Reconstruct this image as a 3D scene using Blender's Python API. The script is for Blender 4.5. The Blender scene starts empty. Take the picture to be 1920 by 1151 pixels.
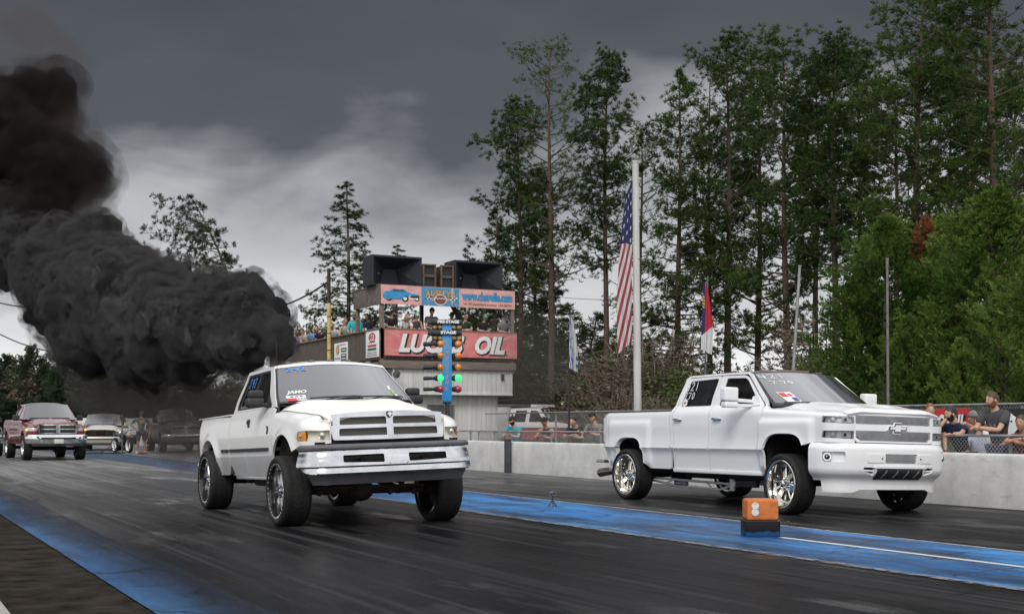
import bpy, bmesh, math, random
from mathutils import Vector, Matrix, noise
from mathutils.geometry import delaunay_2d_cdt
R = math.radians
scene = bpy.context.scene
COL = scene.collection
rnd = random.Random(7)

# ---------------------------------------------------------------- materials
def nodes(name):
    m = bpy.data.materials.new(name); m.use_nodes = True
    nt = m.node_tree; b = nt.nodes["Principled BSDF"]
    return m, nt, b
def N(nt, kind, **kw):
    n = nt.nodes.new(kind)
    for k, v in kw.items():
        if k.startswith('i_'): n.inputs[k[2:].replace('_', ' ')].default_value = v
        else: setattr(n, k, v)
    return n
def L(nt, a, b): nt.links.new(a, b)
def c4(c): return (c[0], c[1], c[2], 1.0)
def mathn(nt, op, a, b=None, clamp=False):
    n = nt.nodes.new('ShaderNodeMath'); n.operation = op; n.use_clamp = clamp
    for i, v in enumerate((a, b)):
        if v is None: continue
        if isinstance(v, (int, float)): n.inputs[i].default_value = v
        else: nt.links.new(v, n.inputs[i])
    return n.outputs[0]
def mixc(nt, f, a, b):
    n = nt.nodes.new('ShaderNodeMix'); n.data_type = 'RGBA'
    for i, v in ((0, f), (6, a), (7, b)):
        if isinstance(v, (int, float)): n.inputs[i].default_value = v
        elif isinstance(v, tuple): n.inputs[i].default_value = c4(v)
        else: nt.links.new(v, n.inputs[i])
    return n.outputs[2]
def ramp(nt, f, stops):
    n = nt.nodes.new('ShaderNodeValToRGB'); e = n.color_ramp.elements
    while len(e) < len(stops): e.new(0.5)
    for k, (p, c) in enumerate(stops):
        e[k].position = p; e[k].color = c4(c) if not isinstance(c, (int, float)) else (c, c, c, 1)
    nt.links.new(f, n.inputs[0]); return n.outputs[0]
def noise_tex(nt, scale, detail=3, rough=.55, coord='Object', stretch=None, loc=None):
    tc = nt.nodes.new('ShaderNodeTexCoord'); o = tc.outputs[coord]
    if stretch or loc:
        mp = nt.nodes.new('ShaderNodeMapping'); nt.links.new(o, mp.inputs[0])
        if stretch: mp.inputs[3].default_value = stretch
        if loc: mp.inputs[1].default_value = loc
        o = mp.outputs[0]
    n = nt.nodes.new('ShaderNodeTexNoise'); n.inputs['Scale'].default_value = scale
    n.inputs['Detail'].default_value = detail; n.inputs['Roughness'].default_value = rough
    nt.links.new(o, n.inputs['Vector']); return n.outputs[0]
MATS = {}
def mat(name, col, rough=.5, metal=0., coat=0., var=.12, scale=6., bump=0., bscale=60., spec=.5, emit=0., stretch=None, detail=4):
    if name in MATS: return MATS[name]
    m, nt, b = nodes(name)
    f = noise_tex(nt, scale, detail, .6, stretch=stretch)
    lo = tuple(max(0, c*(1-var)) for c in col); hi = tuple(min(1, c*(1+var)) for c in col)
    L(nt, ramp(nt, f, [(.32, lo), (.68, hi)]), b.inputs['Base Color'])
    L(nt, mathn(nt, 'ADD', mathn(nt, 'MULTIPLY', f, .25*rough), rough*.875), b.inputs['Roughness'])
    b.inputs['Metallic'].default_value = metal
    b.inputs['Coat Weight'].default_value = coat; b.inputs['Coat Roughness'].default_value = .03
    b.inputs['Specular IOR Level'].default_value = spec
    if bump:
        bn = N(nt, 'ShaderNodeBump'); bn.inputs['Strength'].default_value = bump; bn.inputs['Distance'].default_value = .02
        L(nt, noise_tex(nt, bscale, 4, .6, stretch=stretch), bn.inputs['Height']); L(nt, bn.outputs[0], b.inputs['Normal'])
    if emit:
        b.inputs['Emission Color'].default_value = c4(col); b.inputs['Emission Strength'].default_value = emit
    MATS[name] = m; return m

# ---------------------------------------------------------------- mesh builder
def inpoly(x, y, P):
    c = False; j = len(P)-1
    for i in range(len(P)):
        xi, yi = P[i]; xj, yj = P[j]
        if (yi > y) != (yj > y) and x < (xj-xi)*(y-yi)/(yj-yi)+xi: c = not c
        j = i
    return c
def rpoly(pts, n=5):
    """polygon whose corners (x, y, r) are filleted"""
    out = []; k = len(pts)
    for i in range(k):
        p = pts[i]; r = p[2] if len(p) > 2 else 0
        a = Vector(pts[i-1][:2]); b = Vector(p[:2]); c = Vector(pts[(i+1) % k][:2])
        if r <= 0: out.append((b.x, b.y)); continue
        d1 = (a-b); d2 = (c-b); l1 = d1.length; l2 = d2.length
        if l1 < 1e-6 or l2 < 1e-6: out.append((b.x, b.y)); continue
        d1 /= l1; d2 /= l2
        if not .01 < d1.angle(d2) < 3.13: out.append((b.x, b.y)); continue
        ang = d1.angle(d2); t = min(r/math.tan(ang/2), l1*.49, l2*.49)
        p1 = b+d1*t; p2 = b+d2*t
        for q in range(n+1):
            s = q/n; v = p1*(1-s)**2+b*2*s*(1-s)+p2*s*s
            out.append((v.x, v.y))
    return out
def densify(P, h):
    out = []
    for i in range(len(P)):
        a = Vector(P[i]); b = Vector(P[(i+1) % len(P)]); d = (b-a).length
        if d < 1e-5: continue
        n = max(1, int(math.ceil(d/h)))
        for q in range(n): v = a.lerp(b, q/n); out.append((v.x, v.y))
    return out
class MB:
    def __init__(s, xf=None): s.v = []; s.f = []; s.m = []; s.xf = xf
    def add(s, verts, faces, m=0, xf=None):
        o = len(s.v)
        for p in verts:
            p = Vector(p)
            if xf is not None: p = xf @ p
            s.v.append(p)
        for f in faces: s.f.append(tuple(o+i for i in f)); s.m.append(m)
    def frombm(s, bm, m=0, xf=None):
        bm.verts.index_update()
        s.add([v.co.copy() for v in bm.verts], [[v.index for v in f.verts] for f in bm.faces], m, xf); bm.free()
    def box(s, c, size, m=0, bev=0., rot=None, seg=2):
        bm = bmesh.new(); bmesh.ops.create_cube(bm, size=1)
        for v in bm.verts: v.co = Vector((v.co.x*size[0], v.co.y*size[1], v.co.z*size[2]))
        if bev > 0: bmesh.ops.bevel(bm, geom=bm.edges[:], offset=min(bev, min(size)*.45), segments=seg, affect='EDGES', profile=.6)
        M = Matrix.Translation(c)
        if rot is not None: M = M @ rot.to_4x4()
        s.frombm(bm, m, M); return s
    def beam(s, a, b, w, h, m=0, bev=0.):
        a = Vector(a); b = Vector(b); d = b-a
        q = d.to_track_quat('Y', 'Z').to_matrix()
        return s.box((a+b)/2, (w, d.length, h), m, bev, q)
    def cyl(s, a, b, r0, r1=None, n=16, m=0, cap=True):
        return s.tube([a, b], [r0, r0 if r1 is None else r1], n, m, cap)
    def tube(s, pts, r, n=8, m=0, cap=True):
        pts = [Vector(p) for p in pts]
        rr = r if isinstance(r, (list, tuple)) else [r]*len(pts)
        V = []; F = []; up = None
        for i, p in enumerate(pts):
            d = (pts[min(i+1, len(pts)-1)]-pts[max(i-1, 0)])
            if d.length < 1e-9: d = Vector((0, 0, 1))
            d.normalize()
            if up is None: up = Vector((0, 0, 1)) if abs(d.z) < .9 else Vector((1, 0, 0))
            x = up.cross(d)
            if x.length < 1e-4: x = Vector((1, 0, 0)).cross(d)
            x.normalize(); y = d.cross(x); up = y
            for k in range(n):
                a = 2*math.pi*k/n; V.append(p+x*math.cos(a)*rr[i]+y*math.sin(a)*rr[i])
        for i in range(len(pts)-1):
            for k in range(n): k2 = (k+1) % n; F.append((i*n+k, i*n+k2, (i+1)*n+k2, (i+1)*n+k))
        if cap: F.append(tuple(range(n-1, -1, -1))); F.append(tuple((len(pts)-1)*n+k for k in range(n)))
        s.add(V, F, m); return s
    def lathe(s, prof, c=(0, 0, 0), axis='z', n=32, m=0, arc=None):
        """prof: (r, h) pairs; spun about axis"""
        V = []; F = []; k = len(prof)
        for i in range(n):
            a = 2*math.pi*i/n; ca, sa = math.cos(a), math.sin(a)
            for r, h in prof:
                if axis == 'z': V.append((c[0]+r*ca, c[1]+r*sa, c[2]+h))
                elif axis == 'x': V.append((c[0]+h, c[1]+r*ca, c[2]+r*sa))
                else: V.append((c[0]+r*sa, c[1]+h, c[2]+r*ca))
        for i in range(n):
            j = (i+1) % n
            for q in range(k-1): F.append((i*k+q, j*k+q, j*k+q+1, i*k+q+1))
        s.add(V, F, m); return s
    def ball(s, c, r, m=0, sub=2, rot=None):
        bm = bmesh.new(); bmesh.ops.create_icosphere(bm, subdivisions=sub, radius=1)
        r = (r, r, r) if isinstance(r, (int, float)) else r
        M = Matrix.Translation(c)
        if rot is not None: M = M @ rot.to_4x4()
        for v in bm.verts: v.co = Vector((v.co.x*r[0], v.co.y*r[1], v.co.z*r[2]))
        s.frombm(bm, m, M); return s
    def prism(s, poly, fn, d, m=0):
        """poly in 2-D, fn(u, v, w) -> point, extruded from w=0 to w=d"""
        n = len(poly); V = [fn(u, v, 0) for u, v in poly]+[fn(u, v, d) for u, v in poly]
        F = [tuple(range(n)), tuple(range(2*n-1, n-1, -1))]+[(i, i+n, (i+1) % n+n, (i+1) % n) for i in range(n)]
        s.add(V, F, m); return s
    def grid(s, fn, us, vs, m=0):
        V = [fn(u, v) for u in us for v in vs]; k = len(vs)
        F = [(i*k+j, (i+1)*k+j, (i+1)*k+j+1, i*k+j+1) for i in range(len(us)-1) for j in range(k-1)]
        s.add(V, F, m); return s
    def panel(s, outline, fn, res=.06, holes=(), thick=.02, hint=(-1, 0, 0), m=0, split=None, m2=None, rows=None):
        """a sheet with any outline and holes, mapped to 3-D by fn(u, v), edges returned inwards by thick"""
        O = densify(outline, res*.8); HS = [densify(h, res*.8) for h in holes]
        co = []; ed = []
        for P in [O]+HS:
            o = len(co); co += [Vector(p) for p in P]; ed += [(o+i, o+(i+1) % len(P)) for i in range(len(P))]
        xs = [p[0] for p in O]; ys = [p[1] for p in O]
        segs = [(co[a], co[b]) for a, b in ed]
        def near(x, y, h):
            for a, b in segs:
                if (a.x+b.x-2*x)**2+(a.y+b.y-2*y)**2 < (2*h)**2: return True
            return False
        x = min(xs)+res/2
        row = 0
        while x < max(xs):
            y = min(ys)+(res/2 if row % 2 else res)
            if rows:
                for yy in rows:
                    if inpoly(x, yy, O) and not any(inpoly(x, yy, h) for h in HS) and not near(x, yy, res*.12): co.append(Vector((x, yy)))
                x += res; continue
            while y < max(ys):
                if inpoly(x, y, O) and not any(inpoly(x, y, h) for h in HS) and not near(x, y, res*.5):
                    if split is None or abs(y-split) > res*.4: co.append(Vector((x, y)))
                y += res
            if split is not None and inpoly(x, split, O) and not any(inpoly(x, split, h) for h in HS) and not near(x, split, res*.3): co.append(Vector((x, split)))
            x += res*.9; row += 1
        vv, ee, ff, *_ = delaunay_2d_cdt(co, ed, [], 0, 1e-6)
        T = []; M = []
        for f in ff:
            cx = sum(vv[i].x for i in f)/len(f); cy = sum(vv[i].y for i in f)/len(f)
            if inpoly(cx, cy, O) and not any(inpoly(cx, cy, h) for h in HS):
                T.append(tuple(f)); M.append(m2 if (split is not None and cy < split) else m)
        P3 = [Vector(fn(v.x, v.y)) for v in vv]
        nn = [Vector((0, 0, 0)) for _ in P3]; tot = Vector((0, 0, 0))
        for f in T:
            c = (P3[f[1]]-P3[f[0]]).cross(P3[f[2]]-P3[f[0]]); tot += c
            for i in f: nn[i] += c
        h = Vector(hint); flip = sum((nn[i].dot(h)) for i in range(len(P3))) < 0
        if flip: T = [tuple(reversed(f)) for f in T]; nn = [-q for q in nn]
        o = len(s.v); s.v += P3
        for f, mm in zip(T, M): s.f.append(tuple(o+i for i in f)); s.m.append(mm)
        if thick:
            cnt = {}
            for f in T:
                for i in range(3):
                    a, b = f[i], f[(i+1) % 3]
                    if (b, a) in cnt: del cnt[(b, a)]
                    else: cnt[(a, b)] = 1
            mp = {}
            for a, b in cnt:
                for i in (a, b):
                    if i not in mp:
                        n = nn[i].normalized() if nn[i].length > 1e-12 else h
                        q = P3[i]; mp[i] = (len(s.v), len(s.v)+1); s.v += [q.copy(), q-n*thick]
            for a, b in cnt:
                mm = m
                if split is not None and (vv[a].y+vv[b].y)/2 < split: mm = m2
                s.f.append((mp[b][0], mp[a][0], mp[a][1], mp[b][1])); s.m.append(mm)
        return s
    def obj(s, name, mats, parent=None, ang=38, smooth=True, mirror=False, xf=None):
        me = bpy.data.meshes.new(name)
        X = xf if xf is not None else s.xf
        V = s.v
        if mirror: V = [Vector((-p.x, p.y, p.z)) for p in V]
        if X is not None: V = [X @ p for p in V]
        F = [tuple(reversed(f)) for f in s.f] if mirror else s.f
        me.from_pydata([tuple(p) for p in V], [], F)
        for mt in (mats if isinstance(mats, (list, tuple)) else [mats]): me.materials.append(mt)
        if any(s.m): me.polygons.foreach_set('material_index', s.m)
        if smooth:
            me.polygons.foreach_set('use_smooth', [True]*len(me.polygons))
            me.set_sharp_from_angle(angle=R(ang))
        me.update()
        o = bpy.data.objects.new(name, me); COL.objects.link(o)
        if parent is not None: o.parent = parent
        return o
def tag(o, label, cat, group=None, kind=None):
    o['label'] = label; o['category'] = cat
    if group: o['group'] = group
    if kind: o['kind'] = kind
    return o
def thing(name, label, cat, loc=(0, 0, 0), rz=0., group=None):
    o = bpy.data.objects.new(name, None); COL.objects.link(o); o.empty_display_size = .2
    o.location = loc; o.rotation_euler = (0, 0, rz)
    return tag(o, label, cat, group)
def kids(o): return [c for c in bpy.data.objects if c.parent is o]
KIDS = {}
def copy_tree(o, parent=None):
    c = o.copy(); COL.objects.link(c)
    if parent is not None: c.parent = parent
    for ch in list(o.children): copy_tree(ch, c)
    return c
def lerp(a, b, t): return a+(b-a)*t
def interp(x, pts):
    if x <= pts[0][0]: return pts[0][1]
    for (x0, y0), (x1, y1) in zip(pts, pts[1:]):
        if x <= x1:
            t = (x-x0)/(x1-x0); t = t*t*(3-2*t)*.5+t*.5
            return y0+(y1-y0)*t
    return pts[-1][1]
def linsp(a, b, n): return [a+(b-a)*i/(n-1) for i in range(n)]
def smooth01(t): t = max(0, min(1, t)); return t*t*(3-2*t)

# lettering: Blender's own font turned into flat mesh outlines, mapped by fn(u, v)
def text_shape(body, size=1., shear=0., offset=0., align='CENTER', spacing=1., width=1., res=3, thick=0.):
    cu = bpy.data.curves.new('lettering', 'FONT'); cu.body = body; cu.size = size; cu.shear = shear; cu.offset = offset
    cu.align_x = align; cu.align_y = 'CENTER'; cu.space_character = spacing; cu.resolution_u = res; cu.extrude = thick
    ob = bpy.data.objects.new('lettering', cu); COL.objects.link(ob)
    dg = bpy.context.evaluated_depsgraph_get(); me = bpy.data.meshes.new_from_object(ob.evaluated_get(dg))
    V = [(v.co.x*width, v.co.y, v.co.z) for v in me.vertices]; F = [tuple(p.vertices) for p in me.polygons]
    bpy.data.objects.remove(ob); bpy.data.curves.remove(cu); bpy.data.meshes.remove(me)
    return V, F
def add_text(mb, body, fn, m=0, fit=None, **kw):
    """fit = (width, height): scaled to fill that box"""
    V, F = text_shape(body, **kw)
    if fit and V:
        x0 = min(v[0] for v in V); x1 = max(v[0] for v in V); y0 = min(v[1] for v in V); y1 = max(v[1] for v in V)
        V = [((v[0]-(x0+x1)/2)*fit[0]/(x1-x0), (v[1]-(y0+y1)/2)*fit[1]/max(1e-6, (y1-y0)), v[2]) for v in V]
    mb.add([fn(v[0], v[1]) for v in V], F, m)
def strokes(mb, lines, fn, w, m=0):
    """hand-drawn strokes: each line a list of (u, v); flat ribbons"""
    for ln in lines:
        P = [Vector(p) for p in ln]; V = []; F = []
        for i, p in enumerate(P):
            d = P[min(i+1, len(P)-1)]-P[max(0, i-1)]; d.normalize(); n = Vector((-d.y, d.x))*w/2
            a = p+n; b = p-n; V += [fn(a.x, a.y), fn(b.x, b.y)]
        for i in range(len(P)-1): F.append((2*i, 2*i+1, 2*i+3, 2*i+2))
        mb.add(V, F, m)
# ---------------------------------------------------------------- camera: level, 45 mm, rising front (lens shift)
CAMH = 1.22; YAW = R(26.9457)
cam = bpy.data.cameras.new('camera'); camo = bpy.data.objects.new('camera', cam); COL.objects.link(camo)
camo.location = (0, 0, CAMH); camo.rotation_euler = (R(90), 0, -YAW)
cam.sensor_width = 36; cam.lens = 45.0; cam.shift_y = .11536; cam.clip_end = 3000; cam.clip_start = .1
scene.camera = camo
CY, SY = math.cos(YAW), math.sin(YAW)
def ray(x, d, y=None):
    """world point at photo column x and camera depth d (photo row y gives its height)"""
    u = (x-960)/2400.
    p = Vector((d*(u*CY+SY), d*(CY-u*SY), 0))
    if y is not None: p.z = CAMH-(y-797)*d/2400.
    return p
# ---------------------------------------------------------------- light: heavy overcast
vs = scene.view_settings; scene.display_settings.display_device = 'sRGB'
vs.view_transform = 'Standard'; vs.look = 'None'; vs.gamma = 1; vs.exposure = 0.25
SUN_EL, SUN_AZ = R(44), R(217)        # azimuth clockwise from +Y: from behind the camera, over its left shoulder
sl = bpy.data.lights.new('sun', 'SUN'); sl.energy = 1.5; sl.angle = R(22); sl.color = (1, .97, .93)
so = bpy.data.objects.new('sun', sl); COL.objects.link(so)
sd = Vector((math.sin(SUN_AZ)*math.cos(SUN_EL), math.cos(SUN_AZ)*math.cos(SUN_EL), math.sin(SUN_EL)))
so.rotation_euler = sd.to_track_quat('Z', 'Y').to_euler(); so.location = (0, 0, 60)
w = bpy.data.worlds.new('World'); scene.world = w; w.use_nodes = True; nt = w.node_tree
bg = nt.nodes['Background']
sky = nt.nodes.new('ShaderNodeTexSky'); sky.sky_type = 'NISHITA'; sky.sun_disc = False
sky.sun_elevation = SUN_EL; sky.sun_rotation = SUN_AZ
tc = nt.nodes.new('ShaderNodeTexCoord'); sx = nt.nodes.new('ShaderNodeSeparateXYZ'); L(nt, tc.outputs['Generated'], sx.inputs[0])
mp = nt.nodes.new('ShaderNodeMapping'); mp.inputs[3].default_value = (1, 1, 2.6); L(nt, tc.outputs['Generated'], mp.inputs[0])
def cl(scale, det, loc):
    m2 = nt.nodes.new('ShaderNodeMapping'); m2.inputs[1].default_value = loc; L(nt, mp.outputs[0], m2.inputs[0])
    n = nt.nodes.new('ShaderNodeTexNoise'); n.inputs['Scale'].default_value = scale; n.inputs['Detail'].default_value = det
    n.inputs['Roughness'].default_value = .5; n.inputs['Distortion'].default_value = .35; L(nt, m2.outputs[0], n.inputs['Vector']); return n.outputs[0]
n1 = cl(3.0, 4, (1.3, .4, 0)); n2 = cl(8., 7, (0, 0, 3.1))
az = nt.nodes.new('ShaderNodeVectorMath'); az.operation = 'DOT_PRODUCT'; L(nt, tc.outputs['Generated'], az.inputs[0])
az.inputs[1].default_value = (CY, -SY, 0)       # how far to the right of the view
el = mathn(nt, 'ADD', sx.outputs[2], mathn(nt, 'MULTIPLY', mathn(nt, 'SUBTRACT', n1, .5), .30))
el = mathn(nt, 'ADD', el, mathn(nt, 'MULTIPLY', mathn(nt, 'SUBTRACT', n2, .5), .13))
el = mathn(nt, 'ADD', el, mathn(nt, 'MULTIPLY', az.outputs['Value'], -.03))
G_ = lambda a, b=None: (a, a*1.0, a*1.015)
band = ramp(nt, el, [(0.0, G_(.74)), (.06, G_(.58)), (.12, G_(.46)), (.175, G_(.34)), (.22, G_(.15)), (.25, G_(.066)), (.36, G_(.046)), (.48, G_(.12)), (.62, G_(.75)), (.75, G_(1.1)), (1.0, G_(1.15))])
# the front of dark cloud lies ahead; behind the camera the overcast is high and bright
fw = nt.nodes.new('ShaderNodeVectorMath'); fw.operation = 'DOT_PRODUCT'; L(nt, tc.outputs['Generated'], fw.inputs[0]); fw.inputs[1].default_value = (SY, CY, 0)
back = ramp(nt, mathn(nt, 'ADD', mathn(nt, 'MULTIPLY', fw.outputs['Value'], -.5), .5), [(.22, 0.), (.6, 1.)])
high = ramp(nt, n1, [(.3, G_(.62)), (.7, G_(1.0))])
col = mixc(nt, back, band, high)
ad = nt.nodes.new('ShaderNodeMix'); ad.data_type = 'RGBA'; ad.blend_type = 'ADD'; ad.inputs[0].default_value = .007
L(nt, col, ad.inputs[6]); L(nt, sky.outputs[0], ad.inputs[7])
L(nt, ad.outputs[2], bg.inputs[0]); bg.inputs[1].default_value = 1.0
# ---------------------------------------------------------------- render settings
cy = scene.cycles
cy.use_denoising = True
try: cy.denoiser = 'OPENIMAGEDENOISE'
except Exception: pass
cy.max_bounces = 8; cy.diffuse_bounces = 3; cy.glossy_bounces = 4; cy.transmission_bounces = 4; cy.transparent_max_bounces = 24; cy.volume_bounces = 1
cy.use_adaptive_sampling = True; cy.adaptive_threshold = .02; cy.sample_clamp_indirect = 8

# ---------------------------------------------------------------- ground and track
def sheet(name, x0, x1, y0, y1, z, m, nx=1, ny=1, kind='structure'):
    b = MB(); b.grid(lambda u, v: (u, v, z), linsp(x0, x1, nx+1), linsp(y0, y1, ny+1))
    o = b.obj(name, m, smooth=False); o['kind'] = kind; return o
def asphalt():
    m, nt, b = nodes('drag_strip_asphalt')
    st = noise_tex(nt, 1.0, 5, .62, stretch=(2.6, .045, 1))       # long rubber streaks along the lane
    st2 = noise_tex(nt, 1.0, 4, .6, stretch=(9., .10, 1), loc=(3, 1, 0))
    pt = noise_tex(nt, .35, 4, .6, stretch=(1, .35, 1), loc=(7, 2, 0))
    fine = noise_tex(nt, 46, 4, .7)
    s = mathn(nt, 'ADD', mathn(nt, 'MULTIPLY', st, .5), mathn(nt, 'MULTIPLY', st2, .5)); s = mathn(nt, 'ADD', mathn(nt, 'MULTIPLY', mathn(nt, 'SUBTRACT', s, .5), 1.35), .5)
    c = ramp(nt, s, [(.38, (.004, .004, .005)), (.50, (.011, .011, .012)), (.62, (.030, .030, .032)), (.72, (.055, .055, .058))])
    wd = ramp(nt, pt, [(.42, 0.), (.66, 1.)])
    c = mixc(nt, mathn(nt, 'MULTIPLY', wd, .35), c, (.036, .036, .039))
    g = ramp(nt, fine, [(.3, .7), (.7, 1.3)])
    mul = nt.nodes.new('ShaderNodeMix'); mul.data_type = 'RGBA'; mul.blend_type = 'MULTIPLY'; mul.inputs[0].default_value = .8
    L(nt, c, mul.inputs[6]); L(nt, g, mul.inputs[7])
    # grazing sheen far back towards the start, put into the colour as paler grey
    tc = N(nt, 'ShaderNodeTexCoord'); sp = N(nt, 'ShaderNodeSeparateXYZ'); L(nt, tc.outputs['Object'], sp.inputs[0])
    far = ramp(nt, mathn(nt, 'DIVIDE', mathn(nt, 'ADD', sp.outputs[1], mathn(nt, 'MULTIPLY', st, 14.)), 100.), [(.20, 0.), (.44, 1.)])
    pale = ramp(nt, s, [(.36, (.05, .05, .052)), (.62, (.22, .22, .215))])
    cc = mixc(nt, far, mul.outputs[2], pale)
    # tar cracks
    vo = N(nt, 'ShaderNodeTexVoronoi', feature='DISTANCE_TO_EDGE'); vo.inputs['Scale'].default_value = .55
    mp = N(nt, 'ShaderNodeMapping'); mp.inputs[3].default_value = (1., .55, 1)
    wob = N(nt, 'ShaderNodeMix', data_type='RGBA'); wob.inputs[0].default_value = .12
    nz = N(nt, 'ShaderNodeTexNoise'); nz.inputs['Scale'].default_value = 3.; nz.inputs['Detail'].default_value = 5
    L(nt, tc.outputs['Object'], nz.inputs['Vector']); L(nt, tc.outputs['Object'], wob.inputs[6]); L(nt, nz.outputs[1], wob.inputs[7])
    L(nt, wob.outputs[2], mp.inputs[0]); L(nt, mp.outputs[0], vo.inputs['Vector'])
    crk = ramp(nt, vo.outputs[0], [(.0, 1.), (.012, 0.)])
    crk = mathn(nt, 'MULTIPLY', crk, ramp(nt, noise_tex(nt, .8, 3, loc=(4, 4, 0)), [(.46, 0.), (.6, .8)]))
    cc = mixc(nt, crk, cc, (.006, .006, .006))
    L(nt, cc, b.inputs['Base Color'])
    rg = ramp(nt, s, [(.34, .26), (.6, .55)])
    wet = ramp(nt, noise_tex(nt, .7, 5, .6, stretch=(1, .3, 1), loc=(1, 9, 0)), [(.56, 0.), (.66, 1.)])
    L(nt, mathn(nt, 'SUBTRACT', rg, mathn(nt, 'MULTIPLY', wet, .16)), b.inputs['Roughness'])
    L(nt, mathn(nt, 'ADD', mathn(nt, 'MULTIPLY', wet, .30), .03), b.inputs['Specular IOR Level'])
    bn = N(nt, 'ShaderNodeBump'); bn.inputs['Strength'].default_value = .35; bn.inputs['Distance'].default_value = .006
    L(nt, mathn(nt, 'SUBTRACT', fine, crk), bn.inputs['Height']); L(nt, bn.outputs[0], b.inputs['Normal'])
    return m
def blue_paint(name, centre, half, fade, strength=1., dark=.0):
    """worn blue track paint over asphalt; fades away from |x - centre| = half over fade"""
    m, nt, b = nodes(name)
    tc = N(nt, 'ShaderNodeTexCoord'); sp = N(nt, 'ShaderNodeSeparateXYZ'); L(nt, tc.outputs['Object'], sp.inputs[0])
    n1 = noise_tex(nt, 1.2, 6, .65, stretch=(1.6, .35, 1)); n2 = noise_tex(nt, 22, 4, .7); n3 = noise_tex(nt, .5, 3, .5, loc=(3, 8, 0), stretch=(2, .5, 1))
    d = mathn(nt, 'ABSOLUTE', mathn(nt, 'SUBTRACT', sp.outputs[0], centre))
    d = mathn(nt, 'ADD', d, mathn(nt, 'MULTIPLY', mathn(nt, 'SUBTRACT', n1, .5), fade*1.2))
    edge = ramp(nt, mathn(nt, 'ADD', mathn(nt, 'DIVIDE', mathn(nt, 'SUBTRACT', half, d), max(fade, .01)), .0), [(.0, 0.), (1., 1.)])
    wear = ramp(nt, mathn(nt, 'ADD', mathn(nt, 'MULTIPLY', n1, .7), mathn(nt, 'MULTIPLY', n2, .3)), [(.38, .08), (.54, .92)])
    f = mathn(nt, 'MULTIPLY', mathn(nt, 'MULTIPLY', edge, wear), strength)
    blue = ramp(nt, n3, [(.3, (.018, .10, .30)), (.52, (.042, .21, .53)), (.75, (.095, .32, .64))])
    under = ramp(nt, n1, [(.3, (.014, .014, .016)), (.7, (.035, .036, .04))])
    # crack lines across
    vo = N(nt, 'ShaderNodeTexVoronoi', feature='DISTANCE_TO_EDGE'); vo.inputs['Scale'].default_value = 1.1
    mp = N(nt, 'ShaderNodeMapping'); mp.inputs[3].default_value = (.5, 1.3, 1); nz = N(nt, 'ShaderNodeTexNoise'); nz.inputs['Scale'].default_value = 4.; nz.inputs['Detail'].default_value = 6
    mx = N(nt, 'ShaderNodeMix', data_type='RGBA'); mx.inputs[0].default_value = .16
    L(nt, tc.outputs['Object'], nz.inputs['Vector']); L(nt, tc.outputs['Object'], mx.inputs[6]); L(nt, nz.outputs[1], mx.inputs[7]); L(nt, mx.outputs[2], mp.inputs[0]); L(nt, mp.outputs[0], vo.inputs['Vector'])
    ck = mathn(nt, 'MULTIPLY', ramp(nt, vo.outputs[0], [(0., 1.), (.02, 0.)]), ramp(nt, noise_tex(nt, 1.1, 3, loc=(2, 5, 0)), [(.42, 0.), (.55, .9)]))
    stn = ramp(nt, noise_tex(nt, .8, 6, .7, loc=(9, 3, 0), stretch=(1.3, .22, 1)), [(.46, 0.), (.64, .85)])
    cc = mixc(nt, f, under, blue); cc = mixc(nt, stn, cc, (.012, .022, .045)); cc = mixc(nt, ck, cc, (.008, .009, .012))
    L(nt, cc, b.inputs['Base Color']); L(nt, ramp(nt, n1, [(.3, .34), (.7, .55)]), b.inputs['Roughness']); b.inputs['Specular IOR Level'].default_value = .16
    bn = N(nt, 'ShaderNodeBump'); bn.inputs['Strength'].default_value = .4; bn.inputs['Distance'].default_value = .006
    L(nt, mathn(nt, 'SUBTRACT', n2, ck), bn.inputs['Height']); L(nt, bn.outputs[0], b.inputs['Normal'])
    return m, nt, b, edge, wear
M_ASPH = asphalt()
M_DIRT = mat('shoulder_dirt', (.026, .022, .018), .95, var=.75, scale=3, bump=1., bscale=40, detail=10, spec=.06)
M_EARTH = mat('earth', (.075, .070, .055), .95, var=.5, scale=.6, bump=.6, bscale=9, detail=7)
M_CONC = mat('concrete', (.40, .40, .39), .85, var=.22, scale=3, bump=.25, bscale=30, detail=8)
sheet('ground', -900, 900, -300, 1500, -.012, M_EARTH)
sheet('dirt_shoulder', -6, 2.2, -6, 90, -.006, M_DIRT)
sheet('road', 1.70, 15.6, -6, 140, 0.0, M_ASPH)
MB_, ntb, bb, edge, wear = blue_paint('blue_edge_paint', 1.62, .92, .85, .62)
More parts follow.
